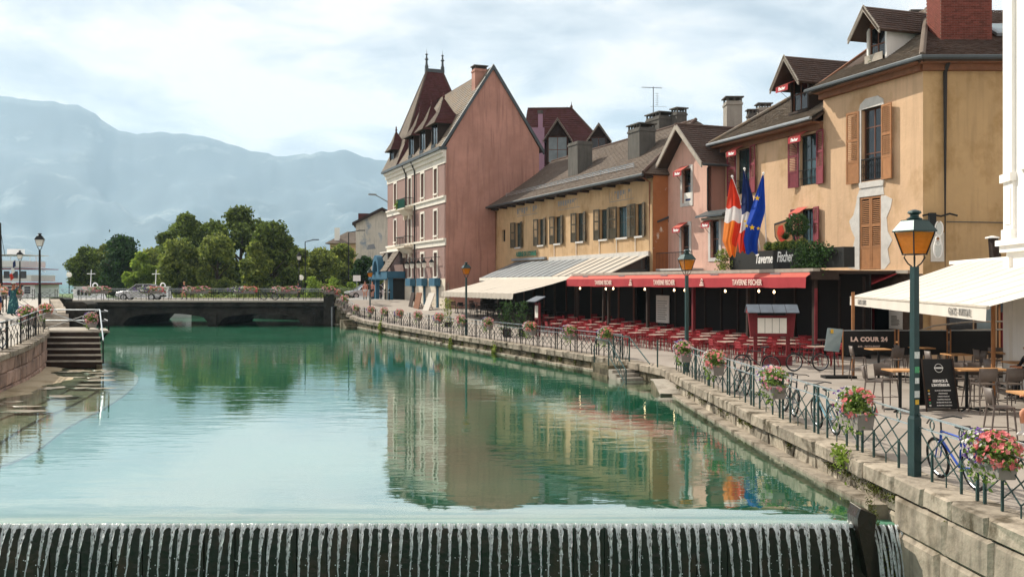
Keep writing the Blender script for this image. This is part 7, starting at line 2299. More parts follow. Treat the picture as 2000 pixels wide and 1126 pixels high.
# ---------------------------------------------------------------- bicycles
def bike_proto(col):
    p = Proto(); r = .335
    for (x, nm) in ((0, 'front_wheel'), (1.03, 'rear_wheel')):
        w = p.add(nm, MB().ring((x, 0, r), r - .02, .022, (0, 1, 0), 26, 6), 'tyre')
        p.add('rim', MB().ring((x, 0, r), r - .05, .010, (0, 1, 0), 26, 4), 'chrome', w)
        sp_ = MB()
        for k in range(14):
            a = k * 2 * math.pi / 14; sp_.tube([(x, (.02 if k % 2 else -.02), r), (x + (r - .05) * math.cos(a), 0, r + (r - .05) * math.sin(a))], .0022, 3)
        sp_.tube([(x, -.05, r), (x, .05, r)], .02, 6)
        p.add('spokes', sp_, 'chrome', w)
    fr = MB(); bb = (.62, 0, .29); st = (.78, 0, .78); ht = (.20, 0, .80); hb = (.16, 0, .68)
    fr.tube([hb, bb], .02, 7); fr.tube([ht, st], .017, 7); fr.tube([bb, st], .017, 7)
    for s in (-.04, .04): fr.tube([bb, (1.03, s, r)], .010, 5); fr.tube([st, (1.03, s, r)], .009, 5)
    fr.tube([ht, hb], .022, 7)
    p.add('frame', fr, col)
    p.add('fork', MB().tube([hb, (.10, .04, .55), (0, .045, r)], .012, 5).tube([hb, (.10, -.04, .55), (0, -.045, r)], .012, 5), col)
    hbm = MB().tube([ht, (.22, 0, .98)], .014, 6)
    hbm.tube([(.34, -.30, .99), (.24, -.2, 1.02), (.2, 0, 1.0), (.24, .2, 1.02), (.34, .30, .99)], .012, 6)
    p.add('handlebar', hbm, 'bike_black')
    p.add('saddle', MB().hexa([Vector(v) for v in ((.66, -.03, .93), (.95, -.075, .93), (.95, .075, .93), (.66, .03, .93), (.66, -.02, .96), (.95, -.07, .985), (.95, .07, .985), (.66, .02, .96))]), 'bike_black')
    p.add('seat_post', MB().tube([st, (.81, 0, .94)], .013, 6), 'chrome')
    p.add('chain_ring', MB().ring((.62, .05, .29), .09, .006, (0, 1, 0), 16, 4).tube([(.62, .06, .29), (.72, .08, .16)], .009, 4).tube([(.62, -.06, .29), (.52, -.08, .42)], .009, 4), 'bike_black')
    p.add('rear_light', MB().box(1.1, 1.13, -.02, .02, .62, .68), 'red_plastic')
    return p
bk_b, bk_t, bk_k = bike_proto('bike_blue'), bike_proto('bike_teal'), bike_proto('bike_black')
def put_bike(pr, lab, loc, rz, tilt=.10, grp='parked bicycles'):
    o = pr.put('bicycle', lab, 'bicycle', loc, 0, grp); o.rotation_euler = (tilt, 0, rz); return o
put_bike(bk_b, 'bright blue bicycle leaning on the railing behind the near lamp', (7.02, 15.95, .62), math.radians(-84), .12)
put_bike(bk_k, 'black bicycle with large wheel behind the third flower box', (6.72, 23.2, .62), math.radians(86), .14)
put_bike(bk_t, 'pale teal bicycle leaning on the railing between two flower boxes', (6.75, 21.4, .62), math.radians(-88), .14)
put_bike(bk_k, 'black bicycle leaning on the railing behind the fourth flower box', (6.62, 27.6, .62), math.radians(92), .12)
put_bike(bk_k, 'dark bicycle parked beside the menu kiosk', (8.2, 34.6, .62), math.radians(-30), .05)
put_bike(bk_k, 'dark bicycle parked right of the menu kiosk by the screens', (10.2, 35.2, .62), math.radians(10), .05)
put_bike(bk_k, 'black bicycle leaning on the bridge railing, left of the pair', (bxx(523) - .5, 91.55, 2.24), 0, .1)
put_bike(bk_k, 'black bicycle leaning on the bridge railing, right of the pair', (bxx(545) - .5, 91.75, 2.24), math.pi * .03, .1)
put_bike(bk_k, 'dark bicycle partly in view at the left promenade edge', (-18.6, 34.6, 1.42), math.radians(95), .1)

# ---------------------------------------------------------------- cars
def car_proto(col, H=1.0):
    p = Proto()
    body = [(-2.15, .42), (-2.2, .62), (-2.1, .80), (-1.5, .92), (-.85, 1.0), (1.75, 1.02), (2.1, .95), (2.18, .6), (2.12, .38), (1.75, .3), (-1.8, .3)]
    F = Fr((0, 0), (1, 0), (0, 1))
    m = MB(); rows = []
    for (y, k) in ((-.88, .94), (-.82, 1.0), (.82, 1.0), (.88, .94)):
        rows.append([(x * (1 if abs(y) < .85 else .985), y, .3 + (z - .3) * k) for x, z in body])
    n = len(body)
    for r in rows: m.v += r
    for i in range(3):
        for k in range(n):
            k2 = (k + 1) % n; m.f.append((i * n + k, i * n + k2, (i + 1) * n + k2, (i + 1) * n + k))
    m.f.append(tuple(range(n))[::-1]); m.f.append(tuple(3 * n + k for k in range(n)))
    b = p.add('body', m, col)
    cab = [(-1.0, 1.0), (-.25, 1.50 * H), (1.15, 1.52 * H), (1.7, 1.38 * H), (2.0, 1.0)]
    m = MB(); n = len(cab)
    for y, s in ((-.78, 0), (-.62, 1), (.62, 1), (.78, 0)):
        m.v += [(x, y, z if s else 1.0 + (z - 1.0) * .02) for x, z in cab]
    for i in range(3):
        for k in range(n - 1): m.f.append((i * n + k, i * n + k + 1, (i + 1) * n + k + 1, (i + 1) * n + k))
    m.f.append(tuple(range(n))); 
    p.add('windows', m, 'car_glass')
    p.add('roof', MB().box(-.28, 1.2, -.64, .64, 1.505 * H, 1.55 * H).tube([(-1.02, -.78, 1.0), (-.27, -.64, 1.51 * H)], .035, 4).tube([(-1.02, .78, 1.0), (-.27, .64, 1.51 * H)], .035, 4).tube([(.45, -.8, 1.0), (.45, -.64, 1.51 * H)], .04, 4).tube([(2.0, -.78, 1.0), (1.7, -.64, 1.40 * H), (1.15, -.63, 1.52 * H)], .05, 4), col)
    for (x, y) in ((-1.38, -.82), (-1.38, .82), (1.35, -.82), (1.35, .82)):
        w = p.add('wheel', MB().lathe([(.33, -.1), (.34, 0), (.33, .1)], seg=18), 'tyre', M=Matrix.Translation((x, y, .34)) @ Matrix.Rotation(math.pi / 2, 4, 'X'))
        p.add('hub_cap', MB().lathe([(.21, -.115), (.22, .115)], seg=12), 'chrome', w)
    for y in (-.62, .62):
        p.add('headlight', MB().box(-2.19, -2.06, y - .18, y + .18, .66, .78), 'white_glass')
        p.add('tail_light', MB().box(2.08, 2.17, y - .16, y + .16, .72, .9), 'light_red')
    p.add('bumper', MB().box(-2.24, -2.1, -.8, .8, .36, .5).box(2.1, 2.22, -.8, .8, .36, .5), 'car_glass')
    return p
car_s, car_b = car_proto('car_silver', 1.04), car_proto('car_blue', 1.1)
car_s.put('parked_car', 'silver hatchback driving over the bridge behind the flower boxes', 'car', (-36.6, 96.0, 2.12), 0)
car_b.put('parked_car', 'dark blue people carrier by the hotel corner, rear one', 'car', (P(752, 0, 114).x, 114, 2.1), .25)
car_s.put('parked_car', 'light silver car parked left of the dark blue one near the hotel', 'car', (P(712, 0, 108).x, 108.5, 2.1), .5)

# ---------------------------------------------------------------- boats
def tour_boat(lab, px0, px1, Y, flagc):
    x0, x1 = P(px0, 0, Y).x, P(px1, 0, Y).x; L = x1 - x0; xc = (x0 + x1) / 2
    t = thing('tour_boat', lab, 'boat', (xc, Y, 0), 'white tour boats behind the bridge')
    m = MB(); st_ = 9
    secs = [(0, 1.2, .9), (.12, 1.5, .95), (.5, 1.6, .95), (.85, 1.3, 1.05), (1, .1, 1.3)]
    for (s, hw, zt) in secs: m.v += [(x0 + L * s, Y - hw, zt), (x0 + L * s, Y - hw * .75, -.3), (x0 + L * s, Y + hw * .75, -.3), (x0 + L * s, Y + hw, zt)]
    for i in range(4):
        for k in range(3): m.f.append((i * 4 + k, i * 4 + k + 1, i * 4 + 5 + k, i * 4 + 4 + k))
        m.f.append((i * 4 + 3, i * 4, i * 4 + 4, i * 4 + 7))
    m.f.append((0, 1, 2, 3)); m.build('hull', 'boat_white', t)
    MB().box(x0 + .3, x0 + L * .92, Y - 1.62, Y - 1.58, .70, .84).build('red_stripe', 'boat_red', t)
    MB().box(x0 + L * .05, x0 + L * .93, Y - 1.35, Y + 1.35, .951, 1.0).build('deck', 'boat_white', t)
    a, b = x0 + L * .05, x0 + L * .93
    for k in range(8): MB().box(a + (b - a) * k / 7 - .04, a + (b - a) * k / 7 + .04, Y - 1.3, Y - 1.22, 1.0, 1.95).build('canopy_post', 'boat_white', t)
    MB().box(a, b, Y - 1.4, Y + 1.4, 1.95, 2.07).build('canopy_roof', 'boat_white', t)
    c0_, c1_ = x0 + L * .12, x0 + L * .62
    cb_ = MB().hexa([Vector(v) for v in ((c0_, Y - 1.25, 2.07), (c1_, Y - 1.25, 2.07), (c1_, Y + 1.25, 2.07), (c0_, Y + 1.25, 2.07), (c0_ + .15, Y - 1.1, 3.35), (c1_ - .5, Y - 1.1, 3.35), (c1_ - .5, Y + 1.1, 3.35), (c0_ + .15, Y + 1.1, 3.35))]).build('wheelhouse', 'boat_white', t)
    for k in range(4):
        w0 = c0_ + .35 + (c1_ - c0_ - 1.0) * k / 4; ww = (c1_ - c0_ - 1.0) / 4 * .75
        MB().box(w0, w0 + ww, Y - 1.22, Y - 1.16, 2.45, 3.05).build('window', 'glass_dark', cb_)
    MB().box(c0_ - .1, c1_ - .3, Y - 1.25, Y + 1.25, 3.351, 3.43).build('wheelhouse_roof', 'boat_white', t)
    MB().tube([((c0_ + c1_) / 2, Y, 3.4), ((c0_ + c1_) / 2 + .1, Y, 5.4)], .05, 6).build('mast', 'boat_white', t)
    MB().tube([((c0_ + c1_) / 2 - .4, Y, 4.9), ((c0_ + c1_) / 2 + .55, Y, 4.9)], .04, 5).build('yard', 'boat_white', t)
    MB().ring((c1_ - .8, Y, 3.55), .28, .07, (0, 1, 0), 12, 6).build('life_ring', 'boat_white', t)
    MB().box(a, b, Y - 1.0, Y + 1.0, 1.0, 1.5).build('seating', 'interior_dark', t)
    fp = Vector((x0 + .2, Y, 1.0)); MB().tube([fp, fp + Vector((-.25, 0, 2.2))], .03, 5).build('flag_staff', 'boat_white', t)
    MB().slab([fp + Vector((-.25, 0, 2.2)), fp + Vector((.45, 0, 2.0)), fp + Vector((.3, 0, 1.1)), fp + Vector((-.15, 0, 1.3))], .01).build('ensign', flagc, t)
tour_boat('white tour boat with wheelhouse moored left behind the bridge', 143, 234, 112, 'flag_white')
tour_boat('white tour boat with red ensign moored behind the silver car', 262, 374, 114, 'flag_red')
Y = 150; x0, x1 = -118, P(70, 0, Y).x
sh_ = thing('passenger_ship', 'big white passenger ship with red deck lines at the left edge', 'ship', (-90, Y, 0))
MB().box(x0, x1, Y, Y + 9, -.4, 1.7).build('hull', 'boat_white', sh_)
for (z, dx) in ((1.7, 0), (4.1, -.6), (6.3, -2.2)):
    MB().box(x0, x1 + dx - .4, Y + .6, Y + 8.5, z, z + (1.9 if z < 4 else 1.0)).build('deck_house', 'boat_white', sh_)
    MB().box(x0, x1 + dx, Y + .3, Y + 8.8, z + (1.91 if z < 4 else 1.9), z + (2.2 if z < 4 else 2.0)).build('deck_edge', 'boat_red' if z < 6 else 'boat_white', sh_)
    if z < 6:
        for k in range(24):
            wx = x1 + dx - 1.6 - k * 1.3
            MB().box(wx - .45, wx + .45, Y + .55, Y + .6, z + .5, z + 1.6).build('window', 'glass_dark', sh_)
MB().box(x0, x1 - .3, Y - .06, Y - .001, 1.2, 1.5).build('red_stripe', 'boat_red', sh_)
for k in range(20): MB().tube([(x1 - 1.2 - k * 1.5, Y + .6, 6.3), (x1 - 1.2 - k * 1.5, Y + .6, 8.3)], .05, 4).build('awning_post', 'boat_white', sh_)
MB().tube([(x1 - 2, Y + 4, 8.0), (x1 - 1.6, Y + 4, 6.4), (x1 - .4, Y + 4, 5.6)], .06, 5).build('stay', 'boat_white', sh_)
MB().box(x1 - 6, x1 - 4.2, Y + 3, Y + 5, 8.3, 9.2).build('bridge_house', 'boat_white', sh_)
t = thing('tricolour_flag', 'hanging tricolour flag on the stern staff at the left edge', 'flag', P(22, 560, 148))
fp = P(20, 545, 148); tp = P(30, 505, 148)
MB().tube([fp, tp], .05, 5).build('staff', 'boat_white', t)
for (k, c) in enumerate(('flag_cloth_blue', 'flag_white', 'flag_red')):
    MB().slab([P(30 - k * 3.2, 507 + k * 12, 147.8), P(31 - k * 2, 519 + k * 12, 147.8), P(25 - k * 2, 524 + k * 12, 147.6), P(25 - k * 3.2, 512 + k * 12, 147.6)], .02).build('flag_band', c, t)
t = thing('ship_mast', 'slanting dark mast at the extreme left edge of the view', 'mast', P(2, 560, 58))
MB().tube([P(3, 600, 58), P(-1, 435, 58)], .09, 7).build('spar', 'iron_black', t)
MB().tube([P(10, 500, 58), P(-1, 440, 58)], .015, 4).build('stay', 'iron_black', t)

# ---------------------------------------------------------------- trees
def tree(lab, px, pyt, pyb, wpx, Y, mat, seed, name='park_tree', grp='park trees behind the bridge', nl=11000, leaf=.44, zb=None):
    rg = random.Random(seed)
    b = P(px, pyb, Y); b.z = 1.6 if zb is None else zb
    H = EYE + (553 - pyt) / 1900 * Y - b.z; W = wpx / 1900 * Y / 2 * 1.1
    t = thing(name, lab, 'tree' if name == 'park_tree' else 'bush', b, grp)
    tr = MB(); ct = b + Vector((0, 0, H * .42))
    if name == 'park_tree':
        tr.tube([b, b + Vector((rg.uniform(-.1, .1), 0, H * .2)), ct, b + Vector((rg.uniform(-.2, .2), 0, H * .75))], [H * .03, H * .025, H * .018, H * .006], 7)
        for k in range(7):
            a = rg.uniform(0, 6.28); st = b + Vector((0, 0, H * rg.uniform(.22, .5)))
            tr.tube([st, st + Vector((math.cos(a) * W * .4, math.sin(a) * W * .4, H * .12)), st + Vector((math.cos(a) * W * .75, math.sin(a) * W * .75, H * .2))], [H * .012, H * .008, H * .003], 5)
        tr.build('trunk', 'bark', t)
    cl = []
    n = 46 if name == 'park_tree' else 11
    for k in range(n):
        zz = rg.uniform(.10, .92) if name == 'park_tree' else rg.uniform(.1, .8)
        prof_ = math.sin(math.pi * min(1, (zz * .92 + .12))) ** .6
        a = rg.uniform(0, 6.28); rad = W * prof_ * rg.uniform(.2, .85)
        c = b + Vector((math.cos(a) * rad, math.sin(a) * rad, H * zz)); r = W * rg.uniform(.16, .38)
        cl.append((c, r))
    cl.append((b + Vector((0, 0, H * .9)), W * .3))
    lf = MB()
    for k in range(nl):
        c, r = cl[rg.randrange(len(cl))]
        v = Vector((rg.gauss(0, 1), rg.gauss(0, 1), rg.gauss(0, 1))).normalized()
        q = rg.uniform(.35, 1.0) ** .5 * r * (1.0 if rg.random() < .86 else rg.uniform(1.05, 1.5)) * (1 + .22 * math.sin(v.x * 7 + c.x) * math.sin(v.z * 6 + c.z))
        p_ = c + Vector((v.x * q, v.y * q, v.z * q * .85))
        if p_.z < b.z + .3: continue
        lf.leaf(p_, leaf, rg, .5)
    lf.build('crown', mat, t)
    return t
TR = [(166, 482, 556, 72, 152, 'leaf_dark', 'leftmost dark park tree by the lake'), (205, 474, 556, 60, 158, 'leaf_mid', 'dull green park tree, second from the left'), (240, 461, 556, 92, 146, 'leaf_deep', 'deep green rounded park tree above the left tour boat'),
      (300, 486, 556, 92, 142, 'leaf_mid', 'lower light green park tree between two dark ones'), (366, 413, 556, 96, 138, 'leaf_dark', 'tall dark park tree left of the tallest one'),
      (350, 470, 558, 90, 130, 'leaf_mid', 'sunlit lower park tree in front of the tall left one'), (470, 400, 560, 122, 134, 'leaf_dark', 'tallest broad park tree in the middle'), (425, 452, 560, 80, 128, 'leaf_mid', 'sunlit park tree below the gap of the two tall ones'),
      (530, 436, 562, 112, 120, 'leaf_dark', 'nearest large park tree right of the tallest one'), (585, 486, 562, 60, 130, 'leaf_mid', 'small park tree beside the black lantern'), (630, 490, 566, 80, 128, 'leaf_mid', 'light green park tree left of the old white house'),
      (668, 476, 568, 76, 132, 'leaf_mid', 'green park tree in front of the old white house'), (712, 500, 572, 56, 124, 'leaf_deep', 'dark small tree at the foot of the old white house'), (560, 470, 562, 70, 138, 'leaf_dark', 'dark park tree behind the nearest large one')]
TR += [(325, 450, 557, 70, 148, 'leaf_dark', 'dark park tree behind the light green one'), (415, 430, 558, 80, 144, 'leaf_dark', 'dark park tree filling the gap between the two tall ones'), (275, 492, 557, 60, 134, 'leaf_light', 'pale green low park tree above the second tour boat'), (500, 470, 562, 70, 118, 'leaf_mid', 'sunlit low park tree in front of the tallest one'), (605, 500, 566, 60, 136, 'leaf_dark', 'dark tree behind the globe lamp')]
for k, (px, t_, b_, w_, Y, m_, lab) in enumerate(TR): tree(lab, px, t_, b_, w_, Y, m_, 100 + k)
for k, (px, t_, b_, w_, Y, m_, lab) in enumerate(((608, 542, 578, 56, 110, 'leaf_light', 'bright green shrub right of the bridge end, left one'), (650, 545, 580, 60, 112, 'leaf_light', 'bright green shrub near the bridge pillar'), (632, 556, 582, 44, 107, 'leaf_mid', 'low mixed flower shrub behind the bridge railing'),
                                               (685, 552, 578, 40, 116, 'leaf_light', 'light shrub left of the parked silver car'), (735, 530, 575, 40, 122, 'leaf_mid', 'shrub behind the dark blue car'))):
    tree(lab, px, t_, b_, w_, Y, m_, 200 + k, 'shrub', 'lakeside shrubs', 1500, .26)
tree('treetop peeking above the roofs right of the red house', 1182, 262, 330, 60, 112, 'leaf_mid', 301, grp=None, nl=1500)
bed = MB(); rgb = random.Random(77)
for k in range(5000):
    x = rgb.uniform(-46, -17.5); y = 106 + rgb.uniform(0, 7) + max(0, (-x - 26)) * .8
    bed.leaf((x, y, 1.65 + abs(rgb.gauss(0, .35))), .24, rgb)
o = bed.build('ground_cover', 'leaf_mid', None, kind='stuff'); o['label'] = 'low green planting along the park edge behind the bridge'
# far shore band of trees and houses below the mountain
t = thing('old_white_house', 'old white windowless house wall with dark gabled roof behind the trees', 'building', (-17, 140, 1.6))
Fo = Fr((P(695, 0, 138).x, 138), (1, .12), (.12, -1))
zE, zA = EYE + (553 - 432) / 1900 * 138, EYE + (553 - 408) / 1900 * 138
MB().prism([(0, 1.6), (7.4, 1.6), (7.4, zE), (3.7, zA), (0, zE)], Fo, -9, 0).build('wall', 'old_white', t)
for (a, b) in (((-.5, zE - .35), (3.7, zA)), ((7.9, zE - .35), (3.7, zA))):
    roof_side(t, Fo.p(a[0], .5, a[1]), Fo.p(a[0], -9.5, a[1]), Fo.p(b[0], -9.5, b[1] + .1), Fo.p(b[0], .5, b[1] + .1), 'tile_dark', ex=.35, tw=.35)
    MB().hexa([Fo.p(a[0], .45, a[1] - .3), Fo.p(b[0], .45, b[1] - .25), Fo.p(b[0], .58, b[1] - .25), Fo.p(a[0], .58, a[1] - .3), Fo.p(a[0], .45, a[1] + .15), Fo.p(b[0], .45, b[1] + .25), Fo.p(b[0], .58, b[1] + .25), Fo.p(a[0], .58, a[1] + .15)]).build('barge_board', 'wood_dark', t)
MB().bx(Fo, .3, 1.8, -3.5, -.9, zE - .5, zA - .55).build('red_dormer', 'tile_red', t)
m = MB()
for (u, z, w_, h_) in ((1.6, 8.6, 1.2, .8), (2.9, 6.2, .9, 1.2), (4.2, 5.6, 1.3, .9), (1.2, 5.9, .8, .6)): m.prism([(u, z), (u + w_, z + .1), (u + w_ * .8, z + h_), (u + .1, z + h_ * .8)], Fo, .0, .012)
m.build('blue_patches', 'zinc', t, kind='stuff')
t = thing('low_house', 'low house with brown hipped roof and small chimney left of the old white one', 'building', P(665, 560, 165))
q0, q1 = P(640, 0, 165).x, P(702, 0, 165).x; zE = EYE + (553 - 474) / 1900 * 165; zA = EYE + (553 - 457) / 1900 * 165
MB().box(q0 + .4, q1, 165, 172, 1.5, zE).build('wall', 'tan_wall', t)
roof_side(t, (q0 - .3, 164.4, zE - .1), (q1 + .5, 164.4, zE - .1), (q1 + .5, 168.5, zA + .6), (q0 + 2.8, 168.5, zA + .6), 'tile_brown', ex=.4, tw=.4)
roof_side(t, (q0 - .3, 172.4, zE - .1), (q0 - .3, 164.4, zE - .1), (q0 + 2.8, 168.5, zA + .6), (q0 + 2.8, 168.5, zA + .6), 'tile_brown', ex=.4, tw=.4)
MB().box(q0 + 1.1, q0 + 1.9, 165.3, 166.0, zE, zA + 1.1).build('chimney', 'white_wall', t)
t = thing('traffic_sign', 'blank white rectangular sign on a post near the parked cars', 'sign', P(697, 580, 108))
q = P(697, 547, 108); MB().tube([(q.x, q.y, 2.0), (q.x, q.y, q.z)], .05, 6).build('post', 'zinc', t)
MB().box(q.x - .42, q.x + .42, q.y - .06, q.y - .03, q.z - .1, q.z + .55).build('plate', 'white_paint', t)
for k, (px, py, Y) in enumerate(((744, 590, 98), (752, 596, 94.5), (760, 600, 91))):
    q = P(px, py, Y); g = gz(q.x, q.y)
    t = thing('bollard', ORD[k] + ' dark bollard from the road end beside the hotel', 'bollard', (q.x, q.y, g), 'hotel bollards')
    MB().lathe([(.08, 0), (.08, .85), (.10, .88), (.10, .95), (.04, 1.02)], (q.x, q.y, g), 9).build('post_body', 'iron_black', t)
    MB().lathe([(.085, .70), (.085, .76)], (q.x, q.y, g), 9).build('reflective_band', 'white_paint', t)

# ---------------------------------------------------------------- people
def person(name_lab, loc, rz, pose, mats, sc=1.0, hair='hair_dark', extra=None, group=None):
    J = dict(pelvis=(0, 0, .93), waist=(0, 0, 1.08), chest=(0, -.01, 1.32), neck=(0, 0, 1.47), head0=(0, -.01, 1.56), head=(0, -.015, 1.65), crown=(0, 0, 1.72),
             shL=(.17, 0, 1.41), elL=(.21, .02, 1.12), wrL=(.22, -.06, .88), shR=(-.17, 0, 1.41), elR=(-.21, .02, 1.12), wrR=(-.22, -.06, .88),
             hiL=(.09, 0, .88), knL=(.10, -.02, .48), anL=(.10, .02, .08), toL=(.11, -.15, .03), hiR=(-.09, 0, .88), knR=(-.10, -.02, .48), anR=(-.10, .02, .08), toR=(-.11, -.15, .03))
    J.update(pose)
    rad = dict(pelvis=(.15, .11), waist=(.125, .09), chest=(.15, .10), neck=(.055, .055), head0=(.075, .08), head=(.085, .10), crown=(.05, .06), shL=(.065, .065), shR=(.065, .065), elL=(.042, .042), elR=(.042, .042), wrL=(.028, .028), wrR=(.028, .028),
               hiL=(.09, .09), hiR=(.09, .09), knL=(.06, .06), knR=(.06, .06), anL=(.042, .042), anR=(.042, .042), toL=(.03, .035), toR=(.03, .035))
    E = [('pelvis', 'waist'), ('waist', 'chest'), ('chest', 'neck'), ('neck', 'head0'), ('head0', 'head'), ('head', 'crown'), ('chest', 'shL'), ('shL', 'elL'), ('elL', 'wrL'), ('chest', 'shR'), ('shR', 'elR'), ('elR', 'wrR'),
         ('pelvis', 'hiL'), ('hiL', 'knL'), ('knL', 'anL'), ('anL', 'toL'), ('pelvis', 'hiR'), ('hiR', 'knR'), ('knR', 'anR'), ('anR', 'toR')]
    for s in 'LR':
        el, wr = Vector(J['el' + s]), Vector(J['wr' + s]); d = (wr - el).normalized(); sd = d.orthogonal().normalized(); sd2 = d.cross(sd)
        J['pa' + s] = tuple(wr + d * .07); rad['pa' + s] = (.035, .022); E.append(('wr' + s, 'pa' + s))
        for k in range(4):
            J['f%d%s' % (k, s)] = tuple(wr + d * (.13 + .01 * (1 - abs(k - 1.4))) + sd * (k - 1.5) * .02 + sd2 * .015); rad['f%d%s' % (k, s)] = (.009, .009); E.append(('pa' + s, 'f%d%s' % (k, s)))
        J['th' + s] = tuple(wr + d * .07 + sd * .05); rad['th' + s] = (.010, .010); E.append(('wr' + s, 'th' + s))
    names = list(J); idx = {n: i for i, n in enumerate(names)}
    me = bpy.data.meshes.new('body'); me.from_pydata([J[n] for n in names], [(idx[a], idx[b]) for a, b in E], []); me.update()
    ob = bpy.data.objects.new('body_build', me); COL.objects.link(ob)
    ob.modifiers.new('skin', 'SKIN'); sv = me.skin_vertices[0].data
    for n in names: sv[idx[n]].radius = rad[n]; sv[idx[n]].use_root = (n == 'pelvis')
    su = ob.modifiers.new('sub', 'SUBSURF'); su.levels = 1; su.render_levels = 1
    dg = bpy.context.evaluated_depsgraph_get(); dg.update()
    bm = bpy.data.meshes.new_from_object(ob.evaluated_get(dg), depsgraph=dg)
    bpy.data.objects.remove(ob)
    zone = dict(pelvis='bottom', waist='top', chest='top', neck='skin', head0='skin', head='skin', crown='skin', shL='top', shR='top', elL='arm', elR='arm', wrL='skin', wrR='skin', hiL='bottom', hiR='bottom', knL='leg', knR='leg', anL='shoe', anR='shoe', toL='shoe', toR='shoe')
    bm.materials.clear(); ml = []
    for z in ('top', 'bottom', 'arm', 'leg', 'skin', 'shoe'): bm.materials.append(MAT[mats[z]]); ml.append(z)
    jj = [(Vector(J[n]), ml.index(zone.get(n, 'skin'))) for n in names]
    for p_ in bm.polygons:
        c = p_.center; p_.material_index = min(jj, key=lambda q: (q[0] - c).length)[1]; p_.use_smooth = True
    root = thing('person', name_lab, 'person', loc, group, rz); root.scale = (sc, sc, sc)
    link('body', bm, root, M=Matrix.Identity(4))
    hd = Vector(J['head']); h = MB(); rg = random.Random(5)
    h.blob(hd + Vector((0, .035, .035)), (.095, .10, .10), .05, 10, rg)
    if extra and 'long_hair' in extra: h.blob(hd + Vector((0, .08, -.10)), (.09, .05, .16), .06, 8, rg)
    link('hair', h.mesh('hair', hair, True), root, M=Matrix.Identity(4))
    f = MB().blob(hd + Vector((0, -.105, -.01)), (.012, .02, .02), .0, 6, rg).blob(hd + Vector((.09, 0, 0)), (.012, .02, .03), .0, 6, rg).blob(hd + Vector((-.09, 0, 0)), (.012, .02, .03), .0, 6, rg)
    link('nose_and_ears', f.mesh('nose_and_ears', mats['skin'], True), root, M=Matrix.Identity(4))
    e_ = MB().blob(hd + Vector((.032, -.095, .015)), .009, .0, 6, rg).blob(hd + Vector((-.032, -.095, .015)), .009, .0, 6, rg).blob(hd + Vector((0, -.098, -.05)), (.022, .006, .005), .0, 6, rg)
    link('eyes_and_mouth', e_.mesh('eyes_and_mouth', 'hair_dark', True), root, M=Matrix.Identity(4))
    if extra and 'dress' in extra:
        d = MB(); d.lathe([(.36, .12), (.30, .5), (.24, .85), (.155, 1.10), (.18, 1.32), (.16, 1.40)], (0, 0, 0), 16)
        for i in range(len(d.v)): d.v[i] = (d.v[i][0], d.v[i][1] * .75, d.v[i][2])
        link('dress', d.mesh('dress', extra['dress'], True), root, M=Matrix.Identity(4))
    if extra and 'hat' in extra:
        link('hat', MB().lathe([(.10, -.01), (.10, .06), (.16, .055), (.17, .045)][::-1], tuple(hd + Vector((0, -.02, .07))), 12).mesh('hat', extra['hat'], True), root, M=Matrix.Identity(4))
    if extra and 'pack' in extra:
        link('backpack', MB().blob((0, .18, 1.22), (.15, .10, .22), .04, 8, rg).mesh('backpack', extra['pack'], True), root, M=Matrix.Identity(4))
    return root
def mats(top, bottom, arm=None, leg=None, shoe='cloth_black', skin='skin'): return dict(top=top, bottom=bottom, arm=arm or skin, leg=leg or skin, shoe=shoe, skin=skin)
q = P(26, 0, 50)
person('woman in a teal patterned dress photographing with raised arms on the left promenade', (q.x, 50, 2.12), math.radians(70), dict(elL=(.24, -.20, 1.38), wrL=(.10, -.38, 1.58), elR=(-.24, -.20, 1.40), wrR=(-.10, -.38, 1.60)), mats('cloth_teal', 'cloth_teal', skin='skin_dark'), .97,
       extra={'dress': 'cloth_teal', 'pack': 'cloth_navy', 'hat': 'cloth_white'})
cm = thing('camera_held', 'small black camera held up by the woman in teal', 'camera', (q.x + .37, 50.1, 3.66))
MB().box(q.x + .33, q.x + .40, 50.02, 50.20, 3.62, 3.72).build('camera_body', 'iron_black', cm)
MB().tube([(q.x + .40, 50.11, 3.67), (q.x + .46, 50.11, 3.67)], .035, 8).build('lens', 'iron_black', cm)
q = P(-2, 0, 51)
person('person in white cut off by the left edge of the view, arm stretched out', (q.x, 51, 2.12), math.radians(80), dict(elL=(.2, -.25, 1.25), wrL=(.15, -.5, 1.2), elR=(-.2, -.25, 1.25), wrR=(-.12, -.5, 1.22)), mats('cloth_white', 'cloth_navy'), 1.0)
q = P(361, 0, 92.2)
person('person in black top walking over the bridge', (q.x, 92.0, 2.235), math.radians(-90), dict(knL=(.1, -.18, .50), anL=(.1, -.12, .10), toL=(.1, -.28, .06), knR=(-.1, .02, .48), anR=(-.1, .28, .12), toR=(-.1, .14, .03)), mats('cloth_black', 'cloth_black'), .98, hair='hair_fair')
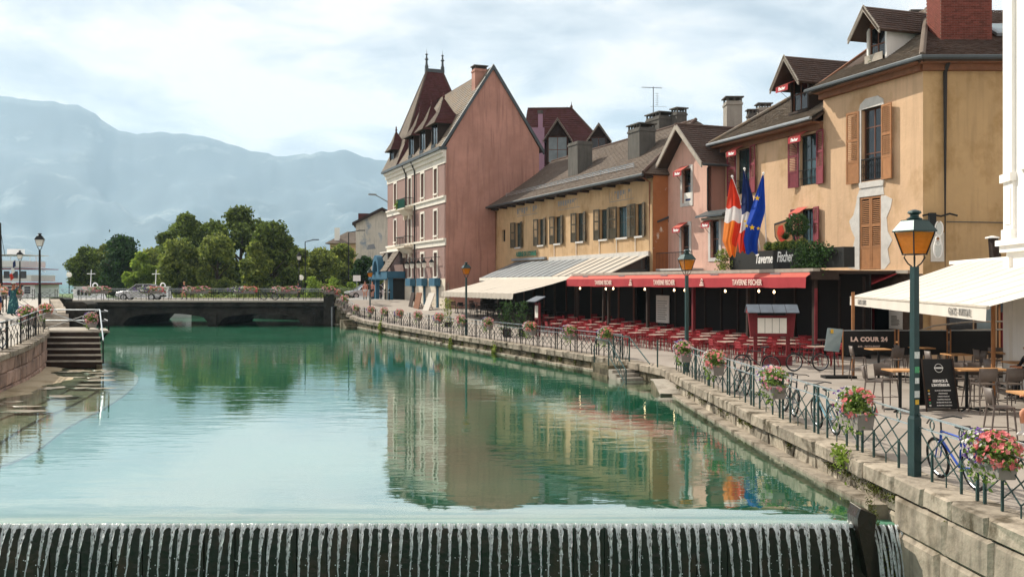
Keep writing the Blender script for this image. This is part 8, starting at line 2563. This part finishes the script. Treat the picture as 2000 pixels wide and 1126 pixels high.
for (px, lab, mt, rz) in ((713, 'left person of the couple walking on the far quay in light clothes', mats('cloth_pinkish', 'cloth_white'), 10), (727, 'right person of the couple walking on the far quay in dark shorts', mats('cloth_pinkish', 'cloth_black'), -5)):
    q = P(px, 0, 90.5); g = gz(q.x, 90.5)
    person(lab, (q.x, 90.5, g), math.radians(rz), dict(knL=(.1, -.14, .50), anL=(.1, -.1, .09), toL=(.1, -.26, .05), knR=(-.1, .0, .48), anR=(-.1, .2, .1), toR=(-.1, .06, .03)), mt, 1.0, group='couple on the far quay')
q = P(642, 0, 105)
person('grey clothed person sitting behind the far bridge railing near the flower box', (P(583, 0, 105).x, 105, 2.2), 0, dict(), mats('cloth_navy', 'cloth_navy'), .95)
# guests at the right edge
sit = dict(pelvis=(0, 0, .83), waist=(0, -.02, .98), hiL=(.09, -.04, .82), hiR=(-.09, -.04, .82), knL=(.11, -.42, .78), knR=(-.11, -.42, .74), anL=(.11, -.42, .36), anR=(-.11, -.36, .34), toL=(.11, -.56, .32), toR=(-.11, -.52, .30),
           chest=(0, -.02, 1.22), neck=(0, -.02, 1.37), head0=(0, -.03, 1.46), head=(0, -.04, 1.55), crown=(0, -.03, 1.62), shL=(.17, -.02, 1.31), shR=(-.17, -.02, 1.31), elL=(.22, -.15, 1.05), elR=(-.22, -.15, 1.05), wrL=(.12, -.36, 1.06), wrR=(-.12, -.36, 1.06))
q = G(2010, 790)
stool.put('bar_stool', 'taupe bar chair of the dark clothed guest at the right edge', 'stool', (q.x, q.y, .62), math.radians(-90), 'taupe cafe bar chairs')
person('guest in dark clothes seated at the right edge under the white wall', (q.x, q.y, .56), math.radians(-90), sit, mats('cloth_black', 'cloth_black', arm='cloth_black', leg='cloth_black'), 1.0)
q = G(2040, 872)
stool.put('bar_stool', 'taupe bar chair of the guest whose white shoe shows at the right edge', 'stool', (q.x, q.y, .62), math.radians(-80), 'taupe cafe bar chairs')
person('guest with white shoes seated beyond the right edge, one foot in view', (q.x, q.y, .56), math.radians(-80), sit, mats('cloth_white', 'cloth_navy', shoe='cloth_white'), 1.0)
